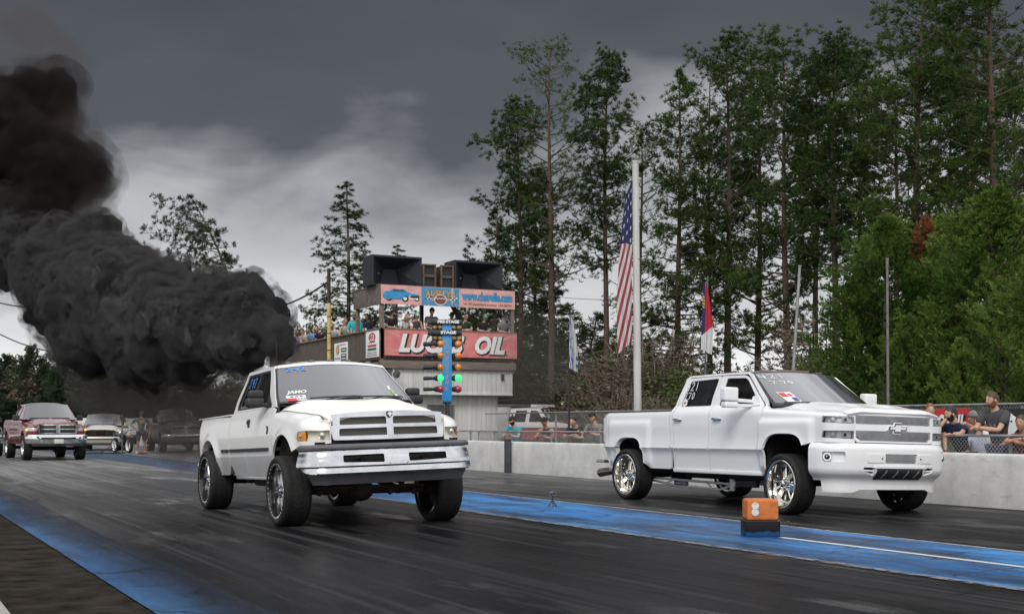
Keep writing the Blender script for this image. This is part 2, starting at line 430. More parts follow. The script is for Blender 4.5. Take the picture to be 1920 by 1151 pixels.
# the edge strip lets the asphalt through where the paint has worn away
tr = N(ntb, 'ShaderNodeBsdfTransparent'); ms = N(ntb, 'ShaderNodeMixShader')
L(ntb, mathn(ntb, 'POWER', edge, .8), ms.inputs[0]); L(ntb, tr.outputs[0], ms.inputs[1]); L(ntb, bb.outputs[0], ms.inputs[2])
L(ntb, ms.outputs[0], ntb.nodes['Material Output'].inputs[0])
sheet('road_edge_paint', 1.70, 2.75, -6, 34, .004, MB_)
MED = blue_paint('blue_median_paint', 8.8, 1.22, .10, 1.)[0]
sheet('road_median_paint', 7.66, 9.93, -6, 31, .004, MED)
sheet('road_median_worn', 7.66, 9.93, 31, 75, .004, blue_paint('worn_blue_paint', 8.8, 1.22, .5, .28)[0])
def worn_white(name, thr=.42, col=(.62, .62, .60)):
    m, nt, b = nodes(name)
    n = noise_tex(nt, 9, 6, .7, stretch=(2, .6, 1)); n2 = noise_tex(nt, 60, 3, .6)
    L(nt, ramp(nt, n2, [(.3, tuple(c*.72 for c in col)), (.7, col)]), b.inputs['Base Color']); b.inputs['Roughness'].default_value = .6
    tr = N(nt, 'ShaderNodeBsdfTransparent'); ms = N(nt, 'ShaderNodeMixShader')
    L(nt, ramp(nt, n, [(thr-.05, 0.), (thr+.04, 1.)]), ms.inputs[0]); L(nt, tr.outputs[0], ms.inputs[1]); L(nt, b.outputs[0], ms.inputs[2])
    L(nt, ms.outputs[0], nt.nodes['Material Output'].inputs[0]); return m
M_LINE = worn_white('worn_white_line', .34); M_LINE2 = worn_white('worn_grey_line', .45, (.40, .40, .38))
sheet('road_center_line', 8.84, 8.93, -6, 11.05, .008, M_LINE)
sheet('road_lane_line', 9.90, 9.97, -6, 75, .008, M_LINE2)
sheet('road_joint_line', 7.60, 7.72, -6, 75, .008, worn_white('worn_joint', .50, (.26, .25, .24)))
sheet('road_start_line', 10.6, 13.6, 60, 60.5, .008, M_LINE2)
def bigblock():
    b = MB(); b.box((-.29, 12, .045), (2.15, 44, .15), 0, .02)
    o = b.obj('kerb', mat('pale_kerb_concrete', (.34, .33, .31), .85, var=.2, scale=5, bump=.4, bscale=40, detail=8)); o['kind'] = 'structure'
bigblock()
# concrete barrier wall along the far lane, cast in lengths
def wall_mat():
    m, nt, b = nodes('barrier_concrete')
    n = noise_tex(nt, 1.9, 8, .7); v = noise_tex(nt, 1., 5, .6, stretch=(3, 3, .35)); s = noise_tex(nt, 2.2, 6, .7, loc=(5, 1, 2), stretch=(1, .5, 2))
    c = ramp(nt, n, [(.3, (.42, .42, .41)), (.6, (.60, .60, .59)), (.75, (.66, .66, .65))])
    c = mixc(nt, ramp(nt, v, [(.55, 0.), (.72, .35)]), c, (.30, .29, .28))
    c = mixc(nt, ramp(nt, s, [(.60, 0.), (.70, .45)]), c, (.25, .24, .23))
    L(nt, c, b.inputs['Base Color']); b.inputs['Roughness'].default_value = .8
    bn = N(nt, 'ShaderNodeBump'); bn.inputs['Strength'].default_value = .3; bn.inputs['Distance'].default_value = .01
    L(nt, noise_tex(nt, 24, 5, .65), bn.inputs['Height']); L(nt, bn.outputs[0], b.inputs['Normal']); return m
M_WALL = wall_mat()
bw = MB()
prof = [(0, 0), (.0, .70), (.03, .78), (.08, .80), (.32, .80), (.37, .78), (.40, .70), (.40, 0)]
y = -5.9; k = 0
WB = []
while y < 76:
    l = 6.08
    b = MB(); b.prism(prof, lambda u, v, w_: (14.9+u, y+w_, v-.004), l-.018)
    WB.append((b, y)); y += l
wl = thing('barrier_wall', 'low pale concrete barrier wall along the far lane', 'wall', (0, 0, 0))
for b, y in WB: b.obj('wall_section', M_WALL, wl, ang=30)
# ---------------------------------------------------------------- vehicle materials
def paint(name, col, coat=.55, rough=.35, metal=0., dirt=.25):
    m, nt, b = nodes(name)
    n = noise_tex(nt, 2.2, 6, .65); f = noise_tex(nt, 40, 4, .6)
    tc = N(nt, 'ShaderNodeTexCoord'); sp = N(nt, 'ShaderNodeSeparateXYZ'); L(nt, tc.outputs['Object'], sp.inputs[0])
    low = ramp(nt, sp.outputs[2], [(.35, 1.), (.95, 0.)])       # road film on the lower body
    d = mathn(nt, 'MULTIPLY', mathn(nt, 'MULTIPLY', low, ramp(nt, mathn(nt, 'ADD', mathn(nt, 'MULTIPLY', n, .6), mathn(nt, 'MULTIPLY', f, .4)), [(.35, .1), (.65, 1.)])), dirt)
    L(nt, mixc(nt, d, mixc(nt, mathn(nt, 'MULTIPLY', n, .12), col, tuple(c*.86 for c in col)), (.16, .145, .125)), b.inputs['Base Color'])
    b.inputs['Roughness'].default_value = rough; b.inputs['Metallic'].default_value = metal
    b.inputs['Coat Weight'].default_value = coat; b.inputs['Coat IOR'].default_value = 1.38; b.inputs['Specular IOR Level'].default_value = .25
    L(nt, mathn(nt, 'ADD', mathn(nt, 'MULTIPLY', d, .5), .04), b.inputs['Coat Roughness'])
    bn = N(nt, 'ShaderNodeBump'); bn.inputs['Strength'].default_value = .04; bn.inputs['Distance'].default_value = .004
    L(nt, noise_tex(nt, 5, 2, .5), bn.inputs['Height']); L(nt, bn.outputs[0], b.inputs['Coat Normal'])
    return m
def glass_mat(name, tint, fres=1., rough=.02):
    m, nt, b = nodes(name); nt.nodes.remove(b)
    fr = N(nt, 'ShaderNodeFresnel'); fr.inputs[0].default_value = 1.52
    t = N(nt, 'ShaderNodeBsdfTransparent'); L(nt, ramp(nt, noise_tex(nt, 3, 4), [(.3, tuple(c*.9 for c in tint)), (.7, tint)]), t.inputs[0])
    g = N(nt, 'ShaderNodeBsdfGlossy'); g.inputs['Roughness'].default_value = rough; g.inputs[0].default_value = (.95, .97, 1, 1)
    d = N(nt, 'ShaderNodeBsdfDiffuse'); d.inputs[0].default_value = (.25, .25, .25, 1)
    ms = N(nt, 'ShaderNodeMixShader'); L(nt, mathn(nt, 'MINIMUM', mathn(nt, 'MULTIPLY', fr.outputs[0], fres), 1.), ms.inputs[0]); L(nt, t.outputs[0], ms.inputs[1]); L(nt, g.outputs[0], ms.inputs[2])
    m2 = N(nt, 'ShaderNodeMixShader'); L(nt, ramp(nt, noise_tex(nt, 6, 6, .7), [(.4, .02), (.75, .09)]), m2.inputs[0]); L(nt, ms.outputs[0], m2.inputs[1]); L(nt, d.outputs[0], m2.inputs[2])
    L(nt, m2.outputs[0], nt.nodes['Material Output'].inputs[0]); return m
WHITE = paint('white_paint', (.74, .74, .735)); WHITE2 = paint('bright_white_paint', (.78, .785, .79), dirt=.18)
SILVER = paint('silver_paint', (.56, .57, .58), metal=.25, dirt=.5)
CHROME = mat('chrome', (.78, .79, .80), .07, 1., var=.05, scale=3)
CHROME_D = mat('worn_chrome', (.66, .67, .68), .14, 1., var=.14, scale=4)
ALLOY = mat('polished_alloy', (.80, .77, .72), .12, 1., var=.06)
MILLED = mat('milled_spoke_metal', (.80, .80, .82), .34, .9, var=.1)
BLACKPL = mat('black_plastic', (.022, .022, .024), .55, var=.3)
GREYPL = mat('grey_plastic', (.095, .096, .10), .55, var=.2, scale=4)
BLACKGL = mat('gloss_black', (.012, .012, .013), .18, coat=.6, var=.3)
DARK = mat('underbody_black', (.012, .011, .010), .8, var=.5, scale=9)
RUST = mat('rusty_steel', (.055, .040, .030), .75, .4, var=.5, scale=14)
LINER = mat('dusty_wheel_liner', (.17, .15, .12), .9, var=.5, scale=5, detail=7)
SEAT = mat('seat_cloth', (.05, .05, .055), .9, var=.3)
W_GLASS = glass_mat('windshield_glass', (.16, .17, .18), 3.4, .03); S_GLASS = glass_mat('tinted_side_glass', (.05, .05, .055), 1.4)
CLEAR = glass_mat('clear_lens', (.92, .93, .93), .8, .06)
AMBER = mat('amber_lens', (.62, .22, .02), .2, coat=.8, var=.2); AMBER_D = mat('smoked_amber_lens', (.30, .16, .05), .3, coat=.5)
REFLECT = mat('lamp_reflector', (.55, .56, .50), .22, .6, var=.35, scale=14); YELLOWED = mat('yellowed_lens', (.50, .48, .38), .18, coat=.8, var=.25, scale=9)
REDLENS = mat('red_lens', (.35, .02, .02), .25, coat=.5)
STICK_W = mat('white_sticker', (.78, .78, .78), .6, var=.05); STICK_R = mat('red_sticker', (.55, .05, .05), .6); STICK_B = mat('blue_sticker', (.05, .07, .32), .6)
CHALK_B = mat('blue_window_paint', (.05, .26, .66), .7, var=.3); CHALK_W = mat('white_window_paint', (.75, .76, .78), .7, var=.15)
def rubber():
    m, nt, b = nodes('tyre_rubber'); n = noise_tex(nt, 9, 6, .7); f = noise_tex(nt, 60, 4, .7)
    L(nt, ramp(nt, mathn(nt, 'ADD', mathn(nt, 'MULTIPLY', n, .6), mathn(nt, 'MULTIPLY', f, .4)), [(.35, (.007, .007, .007)), (.6, (.018, .0175, .017)), (.75, (.042, .040, .038))]), b.inputs['Base Color'])
    b.inputs['Roughness'].default_value = .72; b.inputs['Specular IOR Level'].default_value = .35
    bn = N(nt, 'ShaderNodeBump'); bn.inputs['Strength'].default_value = .3; bn.inputs['Distance'].default_value = .006; L(nt, f, bn.inputs['Height']); L(nt, bn.outputs[0], b.inputs['Normal']); return m
RUBBER = rubber()
def mesh_grille():
    m, nt, b = nodes('grille_mesh')
    tc = N(nt, 'ShaderNodeTexCoord'); sp = N(nt, 'ShaderNodeSeparateXYZ'); L(nt, tc.outputs['Object'], sp.inputs[0])
    def tri(sgn):
        a = mathn(nt, 'ADD', mathn(nt, 'MULTIPLY', sp.outputs[0], 26.), mathn(nt, 'MULTIPLY', sp.outputs[2], 46.*sgn))
        return mathn(nt, 'ABSOLUTE', mathn(nt, 'SUBTRACT', mathn(nt, 'FRACT', a), .5))
    d = mathn(nt, 'MINIMUM', tri(1), tri(-1))
    wire = ramp(nt, d, [(.12, 1.), (.2, 0.)])
    L(nt, mixc(nt, wire, (.006, .005, .005), (.20, .185, .16)), b.inputs['Base Color']); b.inputs['Roughness'].default_value = .4; L(nt, mathn(nt, 'MULTIPLY', wire, .7), b.inputs['Metallic'])
    bn = N(nt, 'ShaderNodeBump'); bn.inputs['Strength'].default_value = 1.; bn.inputs['Distance'].default_value = .012; L(nt, wire, bn.inputs['Height']); L(nt, bn.outputs[0], b.inputs['Normal']); return m
GRMESH = mesh_grille()

# ---------------------------------------------------------------- wheels
def tyre_mesh(r, w, rr, n=128, lugs=44):
    hw = w/2
    prof = [(rr-.012, -hw*.80), (rr+.006, -hw*.90), (rr+(r-rr)*.35, -hw*1.0), (rr+(r-rr)*.65, -hw*.995), (r-.022, -hw*.93), (r-.006, -hw*.84)]
    cr = [(r-.004*abs(t)**3, hw*t) for t in linsp(-.76, .76, 13)]
    full = prof+cr+[(p[0], -p[1]) for p in reversed(prof)]
    b = MB(); k = len(full); V = []; F = []
    for i in range(n):
        a = 2*math.pi*i/n
        for q, (rad, h) in enumerate(full):
            if 5 <= q < k-5:
                t = (a/(2*math.pi)*lugs+abs(h)/hw*1.6) % 1.0
                if t < .3: rad -= .006
                if abs(abs(h)/hw-.32) < .06: rad -= .006
            V.append((h, rad*math.cos(a), rad*math.sin(a)))
    for i in range(n):
        j = (i+1) % n
        for q in range(k-1): F.append((i*k+q, j*k+q, j*k+q+1, i*k+q+1))
    b.add(V, [tuple(reversed(f)) for f in F], 0); return b
def rim_barrel(rr, w, lipm=0, barm=1):
    """open barrel whose street side faces -x"""
    hw = w/2; b = MB()
    b.lathe([(rr-.010, -hw*.80), (rr+.010, -hw*.93), (rr+.004, -hw*.965), (rr-.022, -hw*.94), (rr-.030, -hw*.90)], axis='x', n=64, m=lipm)
    b.lathe([(rr-.030, -hw*.90), (rr-.040, -hw*.6), (rr-.048, -hw*.1), (rr-.055, hw*.25), (rr-.03, hw*.9), (rr, hw*.95)], axis='x', n=64, m=barm)
    b.lathe([(rr-.010, hw*.80), (rr-.02, hw*.5), (rr-.02, -hw*.5), (rr-.010, -hw*.80)], axis='x', n=48, m=barm)
    return b
def spoke(b, a, r0, r1, d0, d1, w0, w1, th, m=0, off=0., m_side=None):
    """a tapered bar from the hub (r0, depth d0) to the barrel (r1, depth d1) at angle a"""
    ca, sa = math.cos(a), math.sin(a); rad = Vector((0, ca, sa)); tan = Vector((0, -sa, ca)); X = Vector((1, 0, 0))
    V = []
    for rr_, d, w_ in ((r0, d0, w0), (lerp(r0, r1, .55), lerp(d0, d1, .4), lerp(w0, w1, .4)), (r1, d1, w1)):
        o = rad*rr_+X*d+tan*off*(rr_-r0*.3)/r1
        V += [o-tan*w_/2, o-tan*w_*.36-X*.012, o+tan*w_*.36-X*.012, o+tan*w_/2, o+tan*w_*.45+X*th, o-tan*w_*.45+X*th]
    F = []
    for s in range(2):
        for i in range(6): j = (i+1) % 6; F.append((s*6+i, s*6+j, s*6+6+j, s*6+6+i))
    F += [(5, 4, 3, 2, 1, 0), (12, 13, 14, 15, 16, 17)]
    b.add(V, F, m)
def make_wheel(style, r, w, rr):
    """returns a builder of (hub mesh, tyre, rim) as data, street side facing -x"""
    hw = w/2
    ty = tyre_mesh(r, w, rr)
    hub = MB()
    if style == 'black_deep':
        rim = rim_barrel(rr, w, 0, 0); dd = -hw*.42
        for i in range(8):
            a = 2*math.pi*i/8
            spoke(rim, a, .05, rr-.045, dd-.02, dd+.005, .040, .030, .05, 1, .10)
            spoke(rim, a, .05, rr-.045, dd-.02, dd+.005, .040, .030, .05, 1, -.10)
        for i in range(30):
            a = 2*math.pi*i/30; rim.ball((-hw*.955, (rr-.010)*math.cos(a), (rr-.010)*math.sin(a)), .0075, 2, 1)
        rim.cyl((dd-.035, 0, 0), (dd+.08, 0, 0), .085, .095, 28, 0)
        hub.cyl((dd-.055, 0, 0), (dd-.03, 0, 0), .042, .048, 20, 0)
        for i in range(8):
            a = 2*math.pi*(i+.5)/8; hub.cyl((dd-.05, .068*math.cos(a), .068*math.sin(a)), (dd-.02, .068*math.cos(a), .068*math.sin(a)), .011, .012, 8, 0)
        mats = [BLACKGL, MILLED, CHROME]
    elif style == 'polished':
        rim = rim_barrel(rr, w, 0, 0); dd = -hw*.18
        for i in range(6):
            a = 2*math.pi*i/6+.2
            spoke(rim, a, .06, rr-.045, dd-.03, dd+.01, .075, .085, .05, 0)
            spoke(rim, a+math.pi/6, .09, rr-.05, dd+.0, dd+.02, .030, .045, .03, 0)
        rim.lathe([(rr-.045, dd-.02), (rr-.085, dd-.018), (rr-.09, dd+.02), (rr-.045, dd+.03)], axis='x', n=64, m=0)
        rim.cyl((dd-.035, 0, 0), (dd+.08, 0, 0), .10, .11, 28, 0)
        hub.lathe([(0, dd-.11), (.035, dd-.105), (.052, dd-.09), (.056, dd-.03)], axis='x', n=28)
        for i in range(8):
            a = 2*math.pi*(i+.5)/8; hub.cyl((dd-.075, .078*math.cos(a), .078*math.sin(a)), (dd-.03, .078*math.cos(a), .078*math.sin(a)), .011, .013, 8, 0)
        mats = [ALLOY]
    else:
        rim = rim_barrel(rr, w, 0, 0); dd = -hw*.55
        for i in range(7): spoke(rim, 2*math.pi*i/7, .05, rr-.035, dd-.01, dd, .07, .10, .04, 0)
        hub.cyl((dd-.02, 0, 0), (dd+.06, 0, 0), .06, .07, 20, 0)
        mats = [CHROME if style == 'chrome' else BLACKGL]
    hub.cyl((-.02, 0, 0), (.03, 0, 0), rr-.08, rr-.08, 40, 1)       # brake disc
    hub.cyl((.03, 0, 0), (hw*1.1, 0, 0), .08, .07, 16, 1)
    return hub, ty, rim, mats
def add_wheels(root, style, r, w, rr, spots):
    """spots: (x, y, side, steer)"""
    hub, ty, rim, mats = make_wheel(style, r, w, rr)
    first = None
    for x, y, side, steer in spots:
        if first is None:
            h = hub.obj('wheel', [CHROME if style != 'plain' else BLACKGL, RUST], root); ty.obj('tyre', RUBBER, h, ang=50); rim.obj('rim', mats, h, ang=40); first = h
        else: h = copy_tree(first, root)
        h.location = (x, y, r-.004); h.rotation_euler = (rnd.uniform(0, 6), 0, steer+(math.pi if side > 0 else 0))
        h.rotation_mode = 'ZYX' if False else 'XYZ'

# ---------------------------------------------------------------- pickup body surfaces
class Body:
    """the flank of a vehicle as one surface fn(u, v): u runs from the tail (+) round the front corner to the grille, v upwards"""
    def __init__(s, W, inset, arches, uc, a, b, zt, rx, rz, ydoor, flare=.03, fw=.07, sq=2., crease=None, xflare=None):
        s.W, s.ins, s.arches, s.uc, s.a, s.b, s.zt, s.rx, s.rz, s.yd = W, inset, arches, uc, a, b, zt, rx, rz, ydoor
        s.flare, s.fw, s.sq, s.crease, s.xflare = flare, fw, sq, crease, xflare
        s.Lc = math.pi/2*math.sqrt((a*a+b*b)/2); s.rl = rx*.75+rz*.6
    def plan(s, u):
        W, a, b = s.W, s.a, s.b
        if u >= s.uc: return W, u, 1., 0.
        if u > s.uc-s.Lc:
            t = (s.uc-u)/s.Lc*math.pi/2
            nx, ny = math.cos(t)/a, math.sin(t)/b; l = math.hypot(nx, ny)
            return W-a+a*math.cos(t), s.uc-b*math.sin(t), nx/l, -ny/l
        q = s.uc-s.Lc-u
        return W-a-q, s.uc-b, 0., -1.
    def vtop(s, u): return s.zt(u)-s.rz+s.rl
    def fn(s, u, v, out=0.):
        px, py, nx, ny = s.plan(u)
        z = v; roll = 0.
        if u < s.yd+.001 and v > s.zt(u)-s.rz:
            z0 = s.zt(u)-s.rz; t = min(1, (v-z0)/s.rl); g = t*math.pi/2
            ins = interp(z0, s.ins)+s.rx*(1-math.cos(g)); z = z0+s.rz*math.sin(g); fl = 0.
        else:
            ins = interp(v, s.ins)
        fl = 0.
        for (yc, zc, r) in s.arches:
            dy = abs(u-yc); dz = max(0., z-zc)
            d = (dy**s.sq+dz**s.sq)**(1/s.sq)-r
            fl += s.flare*math.exp(-(max(d, -.01)/s.fw)**2)*(1. if z > zc-.3 else .6)
        if s.xflare: fl += s.xflare(u, z)
        ins -= fl+out
        return (-(px-nx*ins), py-ny*ins, z)
def arch_pts(yc, zc, r, zlow, sq=2., n=22, front=True):
    """from the rear foot over the top to the front foot"""
    P = [(yc+r, zlow)]
    for i in range(n+1):
        t = math.pi*i/n; c, s_ = math.cos(t), math.sin(t)
        k = (abs(c)**sq+abs(s_)**sq)**(-1/sq)
        P.append((yc+r*c*k, zc+r*s_*k))
    P.append((yc-r, zlow)); return P
# ---------------------------------------------------------------- shared pieces
class Plan:
    """a bumper's run seen from above: half of it as points (x, y), mirrored; s = arc length from the middle"""
    def __init__(s, pts, prof):
        P = [Vector(p) for p in pts]; s.P = []
        for i in range(len(P)-1):                        # Catmull-Rom
            p0 = P[i-1] if i else Vector((-P[1].x, P[1].y)); p1, p2 = P[i], P[i+1]; p3 = P[i+2] if i+2 < len(P) else P[i+1]*2-P[i]
            for q in range(12):
                t = q/12; s.P.append(.5*((2*p1)+(p2-p0)*t+(2*p0-5*p1+4*p2-p3)*t*t+(3*p1-p0-3*p2+p3)*t**3))
        s.P.append(P[-1]); s.S = [0]
        for a, b in zip(s.P, s.P[1:]): s.S.append(s.S[-1]+(b-a).length)
        s.L = s.S[-1]; s.prof = prof
    def at(s, u):
        sg = -1 if u < 0 else 1; q = min(abs(u), s.L-1e-6); i = 0
        while i < len(s.S)-2 and s.S[i+1] < q: i += 1
        t = (q-s.S[i])/(s.S[i+1]-s.S[i]); p = s.P[i].lerp(s.P[i+1], t); d = (s.P[i+1]-s.P[i]).normalized()
        return sg*p.x, p.y, sg*-(-d.y), -d.x if True else 0
    def fn(s, u, z, out=0.):
        x, y, nx, ny = s.at(u)
        d = interp(z, s.prof)+out
        return (x+nx*d, y+ny*d, z)
def block_bumps(f, amp):
    return f
def seats(root, x, y, z, name='seat'):
    b = MB(); b.box((x, y, z), (.5, .5, .16), 0, .05); b.box((x, y+.28, z+.36), (.5, .16, .66), 0, .06, Matrix.Rotation(R(-14), 3, 'X')); b.box((x, y+.38, z+.78), (.28, .1, .18), 0, .04)
    return b.obj(name, SEAT, root)
def steering(root, x, y, z):
    b = MB(); P = [(x+.19*math.cos(a), y+.07*math.sin(a), z+.17*math.sin(a)) for a in linsp(0, 2*math.pi, 25)]; b.tube(P, .016, 8, 0); b.beam((x-.18, y, z), (x+.18, y, z), .05, .03); b.cyl((x, y, z), (x, y-.35, z-.12), .03)
    return b.obj('steering_wheel', BLACKPL, root)
def wellliner(root, yc, zc, r, x0, x1, m, xf, name='wheel_liner', sq=2.):
    P = arch_pts(yc, zc, r, zc-.01, sq, 20)[1:-3]
    for sg in (-1, 1):
        b = MB(); b.grid(lambda u, v: (sg*v, P[int(u)][0], P[int(u)][1]), list(range(len(P))), [x0, x1])
        o = len(b.v); k = len(P); b.f.append(tuple(2*i for i in range(k))); b.m.append(0)
        b.obj(name, m, root, xf=xf)

# ---------------------------------------------------------------- the white extended-cab pickup in the near lane
def white_pickup():
    t = thing('white_pickup_truck', 'lifted white pickup with chrome mesh grille blowing black smoke beside the starting lights', 'pickup truck', (5.6, 15.1, 0))
    X = Matrix.Translation((0, 1.8, 1.)) @ Matrix.Rotation(R(-1.7), 4, 'X') @ Matrix.Rotation(R(-1.6), 4, 'Y') @ Matrix.Translation((0, -1.8, -1.))
    r_a = .465
    B = Body(1.02, [(.46, .07), (.58, .035), (.80, .008), (.93, .0), (1.08, .0), (1.25, .014), (1.36, .045), (1.44, .082), (1.49, .100), (2.0, .258)],
             [(.03, .62, r_a), (3.72, .62, r_a)], -.50, .30, .35,
             lambda u: interp(u, [(-.9, 1.215), (-.4, 1.295), (0, 1.335), (.56, 1.385)]), .28, .13, .56, .036, .075)
    rx0 = B.rx
    def rxf(u): return interp(u, [(-.5, .285), (.0, .22), (.6, .135)])
    base_fn = B.fn
    def F_(u, v, out=0.):
        B.rx = rxf(u); B.rl = .30
        return base_fn(u, v, out)
    B.fn = F_
    B.rl = .30
    vt = lambda u: B.zt(u)-B.rz+.30
    ue = B.uc-B.Lc
    def both(mb, name, mats, **kw):
        for mi in (False, True): mb.obj(name, mats, t, mirror=mi, xf=X, **kw)
    UB = .56
    # fender
    hl = rpoly([(ue+.012, .985, .012), (ue+.012, 1.115, .012), (B.uc-.02, 1.105, .06), (B.uc+.05, .99, .02)])
    top = [(u, vt(u)) for u in linsp(UB, ue, 16)]
    arch = [p for p in arch_pts(.03, .62, r_a, .60)]
    o = top+[(ue, .955), (B.uc-.25, .93), (-.46, .91)]+[p for p in reversed(arch) if p[1] > .61 and p[0] < UB-.02 and not (p[0] < -.2 and p[1] < .86)]+[(UB, .66)]
    b = MB(); b.panel(o, B.fn, .045, [hl], .025); both(b, 'front_fender', WHITE)
    b = MB(); b.panel(hl, lambda u, v: B.fn(u, v, -.008), .03, (), .012); lens = [b]
    for mi in (False, True):
        h = MB(); rb = rpoly([(ue+.015, .985, .012), (ue+.015, 1.112, .012), (B.uc-.185, 1.108, .02), (B.uc-.185, .99, .01)])
        am = rpoly([(B.uc-.17, .99, .01), (B.uc-.17, 1.105, .02), (B.uc-.03, 1.10, .05), (B.uc+.04, .995, .02)])
        h.panel(rb, lambda u, v: B.fn(u, v, -.006-.03*math.sin(max(0, min(1, (v-.985)/.127))*math.pi)*1.), .02, (), .02, m=0)
        h.panel(am, lambda u, v: B.fn(u, v, -.006), .02, (), .02, m=1)
        p = B.fn(ue+.12, 1.05, -.012); h.ball((p[0], p[1]-.012, p[2]), .034, 2, 2); p = B.fn(B.uc-.09, 1.05, -.0); h.ball(p, .022, 2, 1)
        h.obj('headlight', [YELLOWED, AMBER, REFLECT], t, mirror=mi, xf=X)
    # cab doors
    zb = .565
    d1 = rpoly([(UB+.012, zb, .03), (1.74, zb, .02), (1.74, 1.425), (UB+.012, 1.40, .05)])
    d1 = rpoly([(UB+.012, .60, .05), (.62, zb, .03), (1.78, zb, .02), (1.78, 1.44), (.70, 1.44, .03), (UB+.012, 1.42, .02)])
    d2 = rpoly([(1.792, zb, .02), (2.46, zb, .10), (2.63, .75, .15), (2.63, 1.44, .02), (1.792, 1.44)])
    for nm, o in (('front_door', d1), ('rear_door', d2)):
        b = MB(); b.panel(o, B.fn, .055, (), .02, split=.83, m2=1); both(b, nm, [WHITE, SILVER])
    b = MB(); b.box((-.93, 1.5, .545), (.10, 1.95, .05), 0, .02); both(b, 'rocker_panel', SILVER)
    for u0, u1 in ((.70, 1.775), (1.80, 2.60)):
        b = MB(); b.panel(rpoly([(u0, .892, .02), (u1, .892, .012), (u1, .936, .012), (u0, .936, .02)]), lambda u, v: B.fn(u, v, .014), .03, (), .014); both(b, 'door_moulding', BLACKPL)
    b = MB(); b.panel(rpoly([(2.67, .892, .02), (3.06, .892, .02), (3.06, .936, .02), (2.67, .936, .02)]), lambda u, v: B.fn(u, v, .014), .03, (), .014); both(b, 'bed_moulding', BLACKPL)
    hb = MB(); p = B.fn(1.64, 1.265); hb.box((p[0], p[1], p[2]), (.03, .085, .11), 0, .014); hb.box((p[0]-.018, p[1], p[2]+.012), (.02, .06, .045), 0, .009); both(hb, 'door_handle', BLACKPL)
    b = MB(); b.panel(rpoly([(.66, 1.12, .01), (.72, 1.10, .02), (.73, 1.20, .02), (.69, 1.215, .02), (.65, 1.18, .02)]), lambda u, v: B.fn(u+.06, v, .008), .02, (), .008)
    b.panel([(.75, 1.13), (.775, 1.14), (.775, 1.18), (.75, 1.19)], lambda u, v: B.fn(u, v, .012), .02, (), .004, m=1); both(b, 'door_badge', [BLACKPL, CHROME])
    b = MB(); b.panel([(.60, .60), (2.7, .60), (2.7, 1.41), (.60, 1.36)], lambda u, v: B.fn(u, v, -.030), .15, (), 0); both(b, 'gap_shade_backing', BLACKPL)  # added black sheet behind the panels, stands in for shade in the door gaps
    # bed
    o = rpoly([(2.555, .66, .12), (2.70, .575, .08)])
    arr = arch_pts(3.72, .62, r_a, .60)
    o = rpoly([(2.655, 1.425, .015), (2.655, .70, .10), (2.76, .575, .08), (3.24, .575, .01)])[:-1]+[(3.255, .60)]+[p for p in reversed(arr)][1:-1]+[(4.185, .62)]+rpoly([(4.30, .64, .02), (4.58, .68, .08), (4.60, 1.425, .05), (2.7, 1.425)])[:-1]
    b = MB(); b.panel(o, lambda u, v: (lambda q: (q[0]+(.05*smooth01((u-4.35)/.25)), q[1], q[2]))(B.fn(u, v)), .055, (), .07, split=.83, m2=1); both(b, 'bed_side', [WHITE, SILVER])
    for sg in (-1, 1): b = MB(); b.box((sg*.905, 3.62, 1.413), (.13, 1.92, .02), 0, .009); b.obj('bed_rail', WHITE, t, xf=X)
    b = MB(); b.box((0, 3.55, 1.0), (1.6, 1.95, .04)); b.box((0, 2.72, 1.2), (1.62, .04, .40)); b.box((-.80, 3.55, 1.2), (.04, 1.9, .42)); b.box((.80, 3.55, 1.2), (.04, 1.9, .42)); b.obj('cargo_bed', BLACKPL, t, xf=X)
    b = MB(); b.box((0, 4.59, 1.06), (1.7, .05, .72), 0, .02); b.obj('tailgate', WHITE, t, xf=X)
    b = MB(); b.box((0, 4.72, .68), (1.95, .16, .18), 0, .05); b.obj('rear_bumper', CHROME_D, t, xf=X)
    # upper cab
    out = rpoly([(.585, 1.443), (1.22, 1.99, .07), (2.40, 1.985, .12), (2.64, 1.443)])
    hole = rpoly([(.84, 1.462, .03), (1.32, 1.95, .05), (2.36, 1.94, .07), (2.535, 1.462, .04)])
    b = MB(); b.panel(out, B.fn, .05, [hole], .05); both(b, 'cab_frame', WHITE)
    b = MB(); hi = rpoly([(.92, 1.488, .03), (1.345, 1.92, .05), (1.72, 1.92, .03), (1.78, 1.488, .02)]); hr = rpoly([(1.855, 1.488, .02), (1.795, 1.92, .03), (2.33, 1.91, .06), (2.495, 1.488, .03)])
    b.panel(rpoly([(.83, 1.455), (1.315, 1.955), (2.365, 1.945), (2.545, 1.455)]), lambda u, v: B.fn(u, v, -.012), .05, [hi, hr], .03); both(b, 'window_seal', BLACKPL)
    b = MB(); b.panel(hi, lambda u, v: B.fn(u, v, -.026), .07, (), 0); both(b, 'front_window', S_GLASS)
    b = MB(); b.panel(hr, lambda u, v: B.fn(u, v, -.026), .07, (), 0); both(b, 'rear_window', S_GLASS)
    nb = MB(); two = [[(-.5, .35), (-.3, .5), (0, .5), (.12, .3), (0, 0), (-.5, -.45), (.2, -.45)]]
    sc = .085
    for k, ox in enumerate((0, -.12, -.24)):
        ln = two if k != 1 else [[(-.1, .5), (-.35, .0), (.3, .0)], [(.15, .45), (.1, -.5)]]
        strokes(nb, [[(2.20-(-(ox)) -q[0]*sc*.9, 1.82+q[1]*sc*1.5) for q in l] for l in ln], lambda u, v: B.fn(u, v, -.018), .022)
    nb.obj('window_number', CHALK_B, t, xf=X)
    # windshield and roof
    ya = lambda tt: lerp(.60, 1.22, tt); za = lambda tt: lerp(1.470, 1.988, tt)
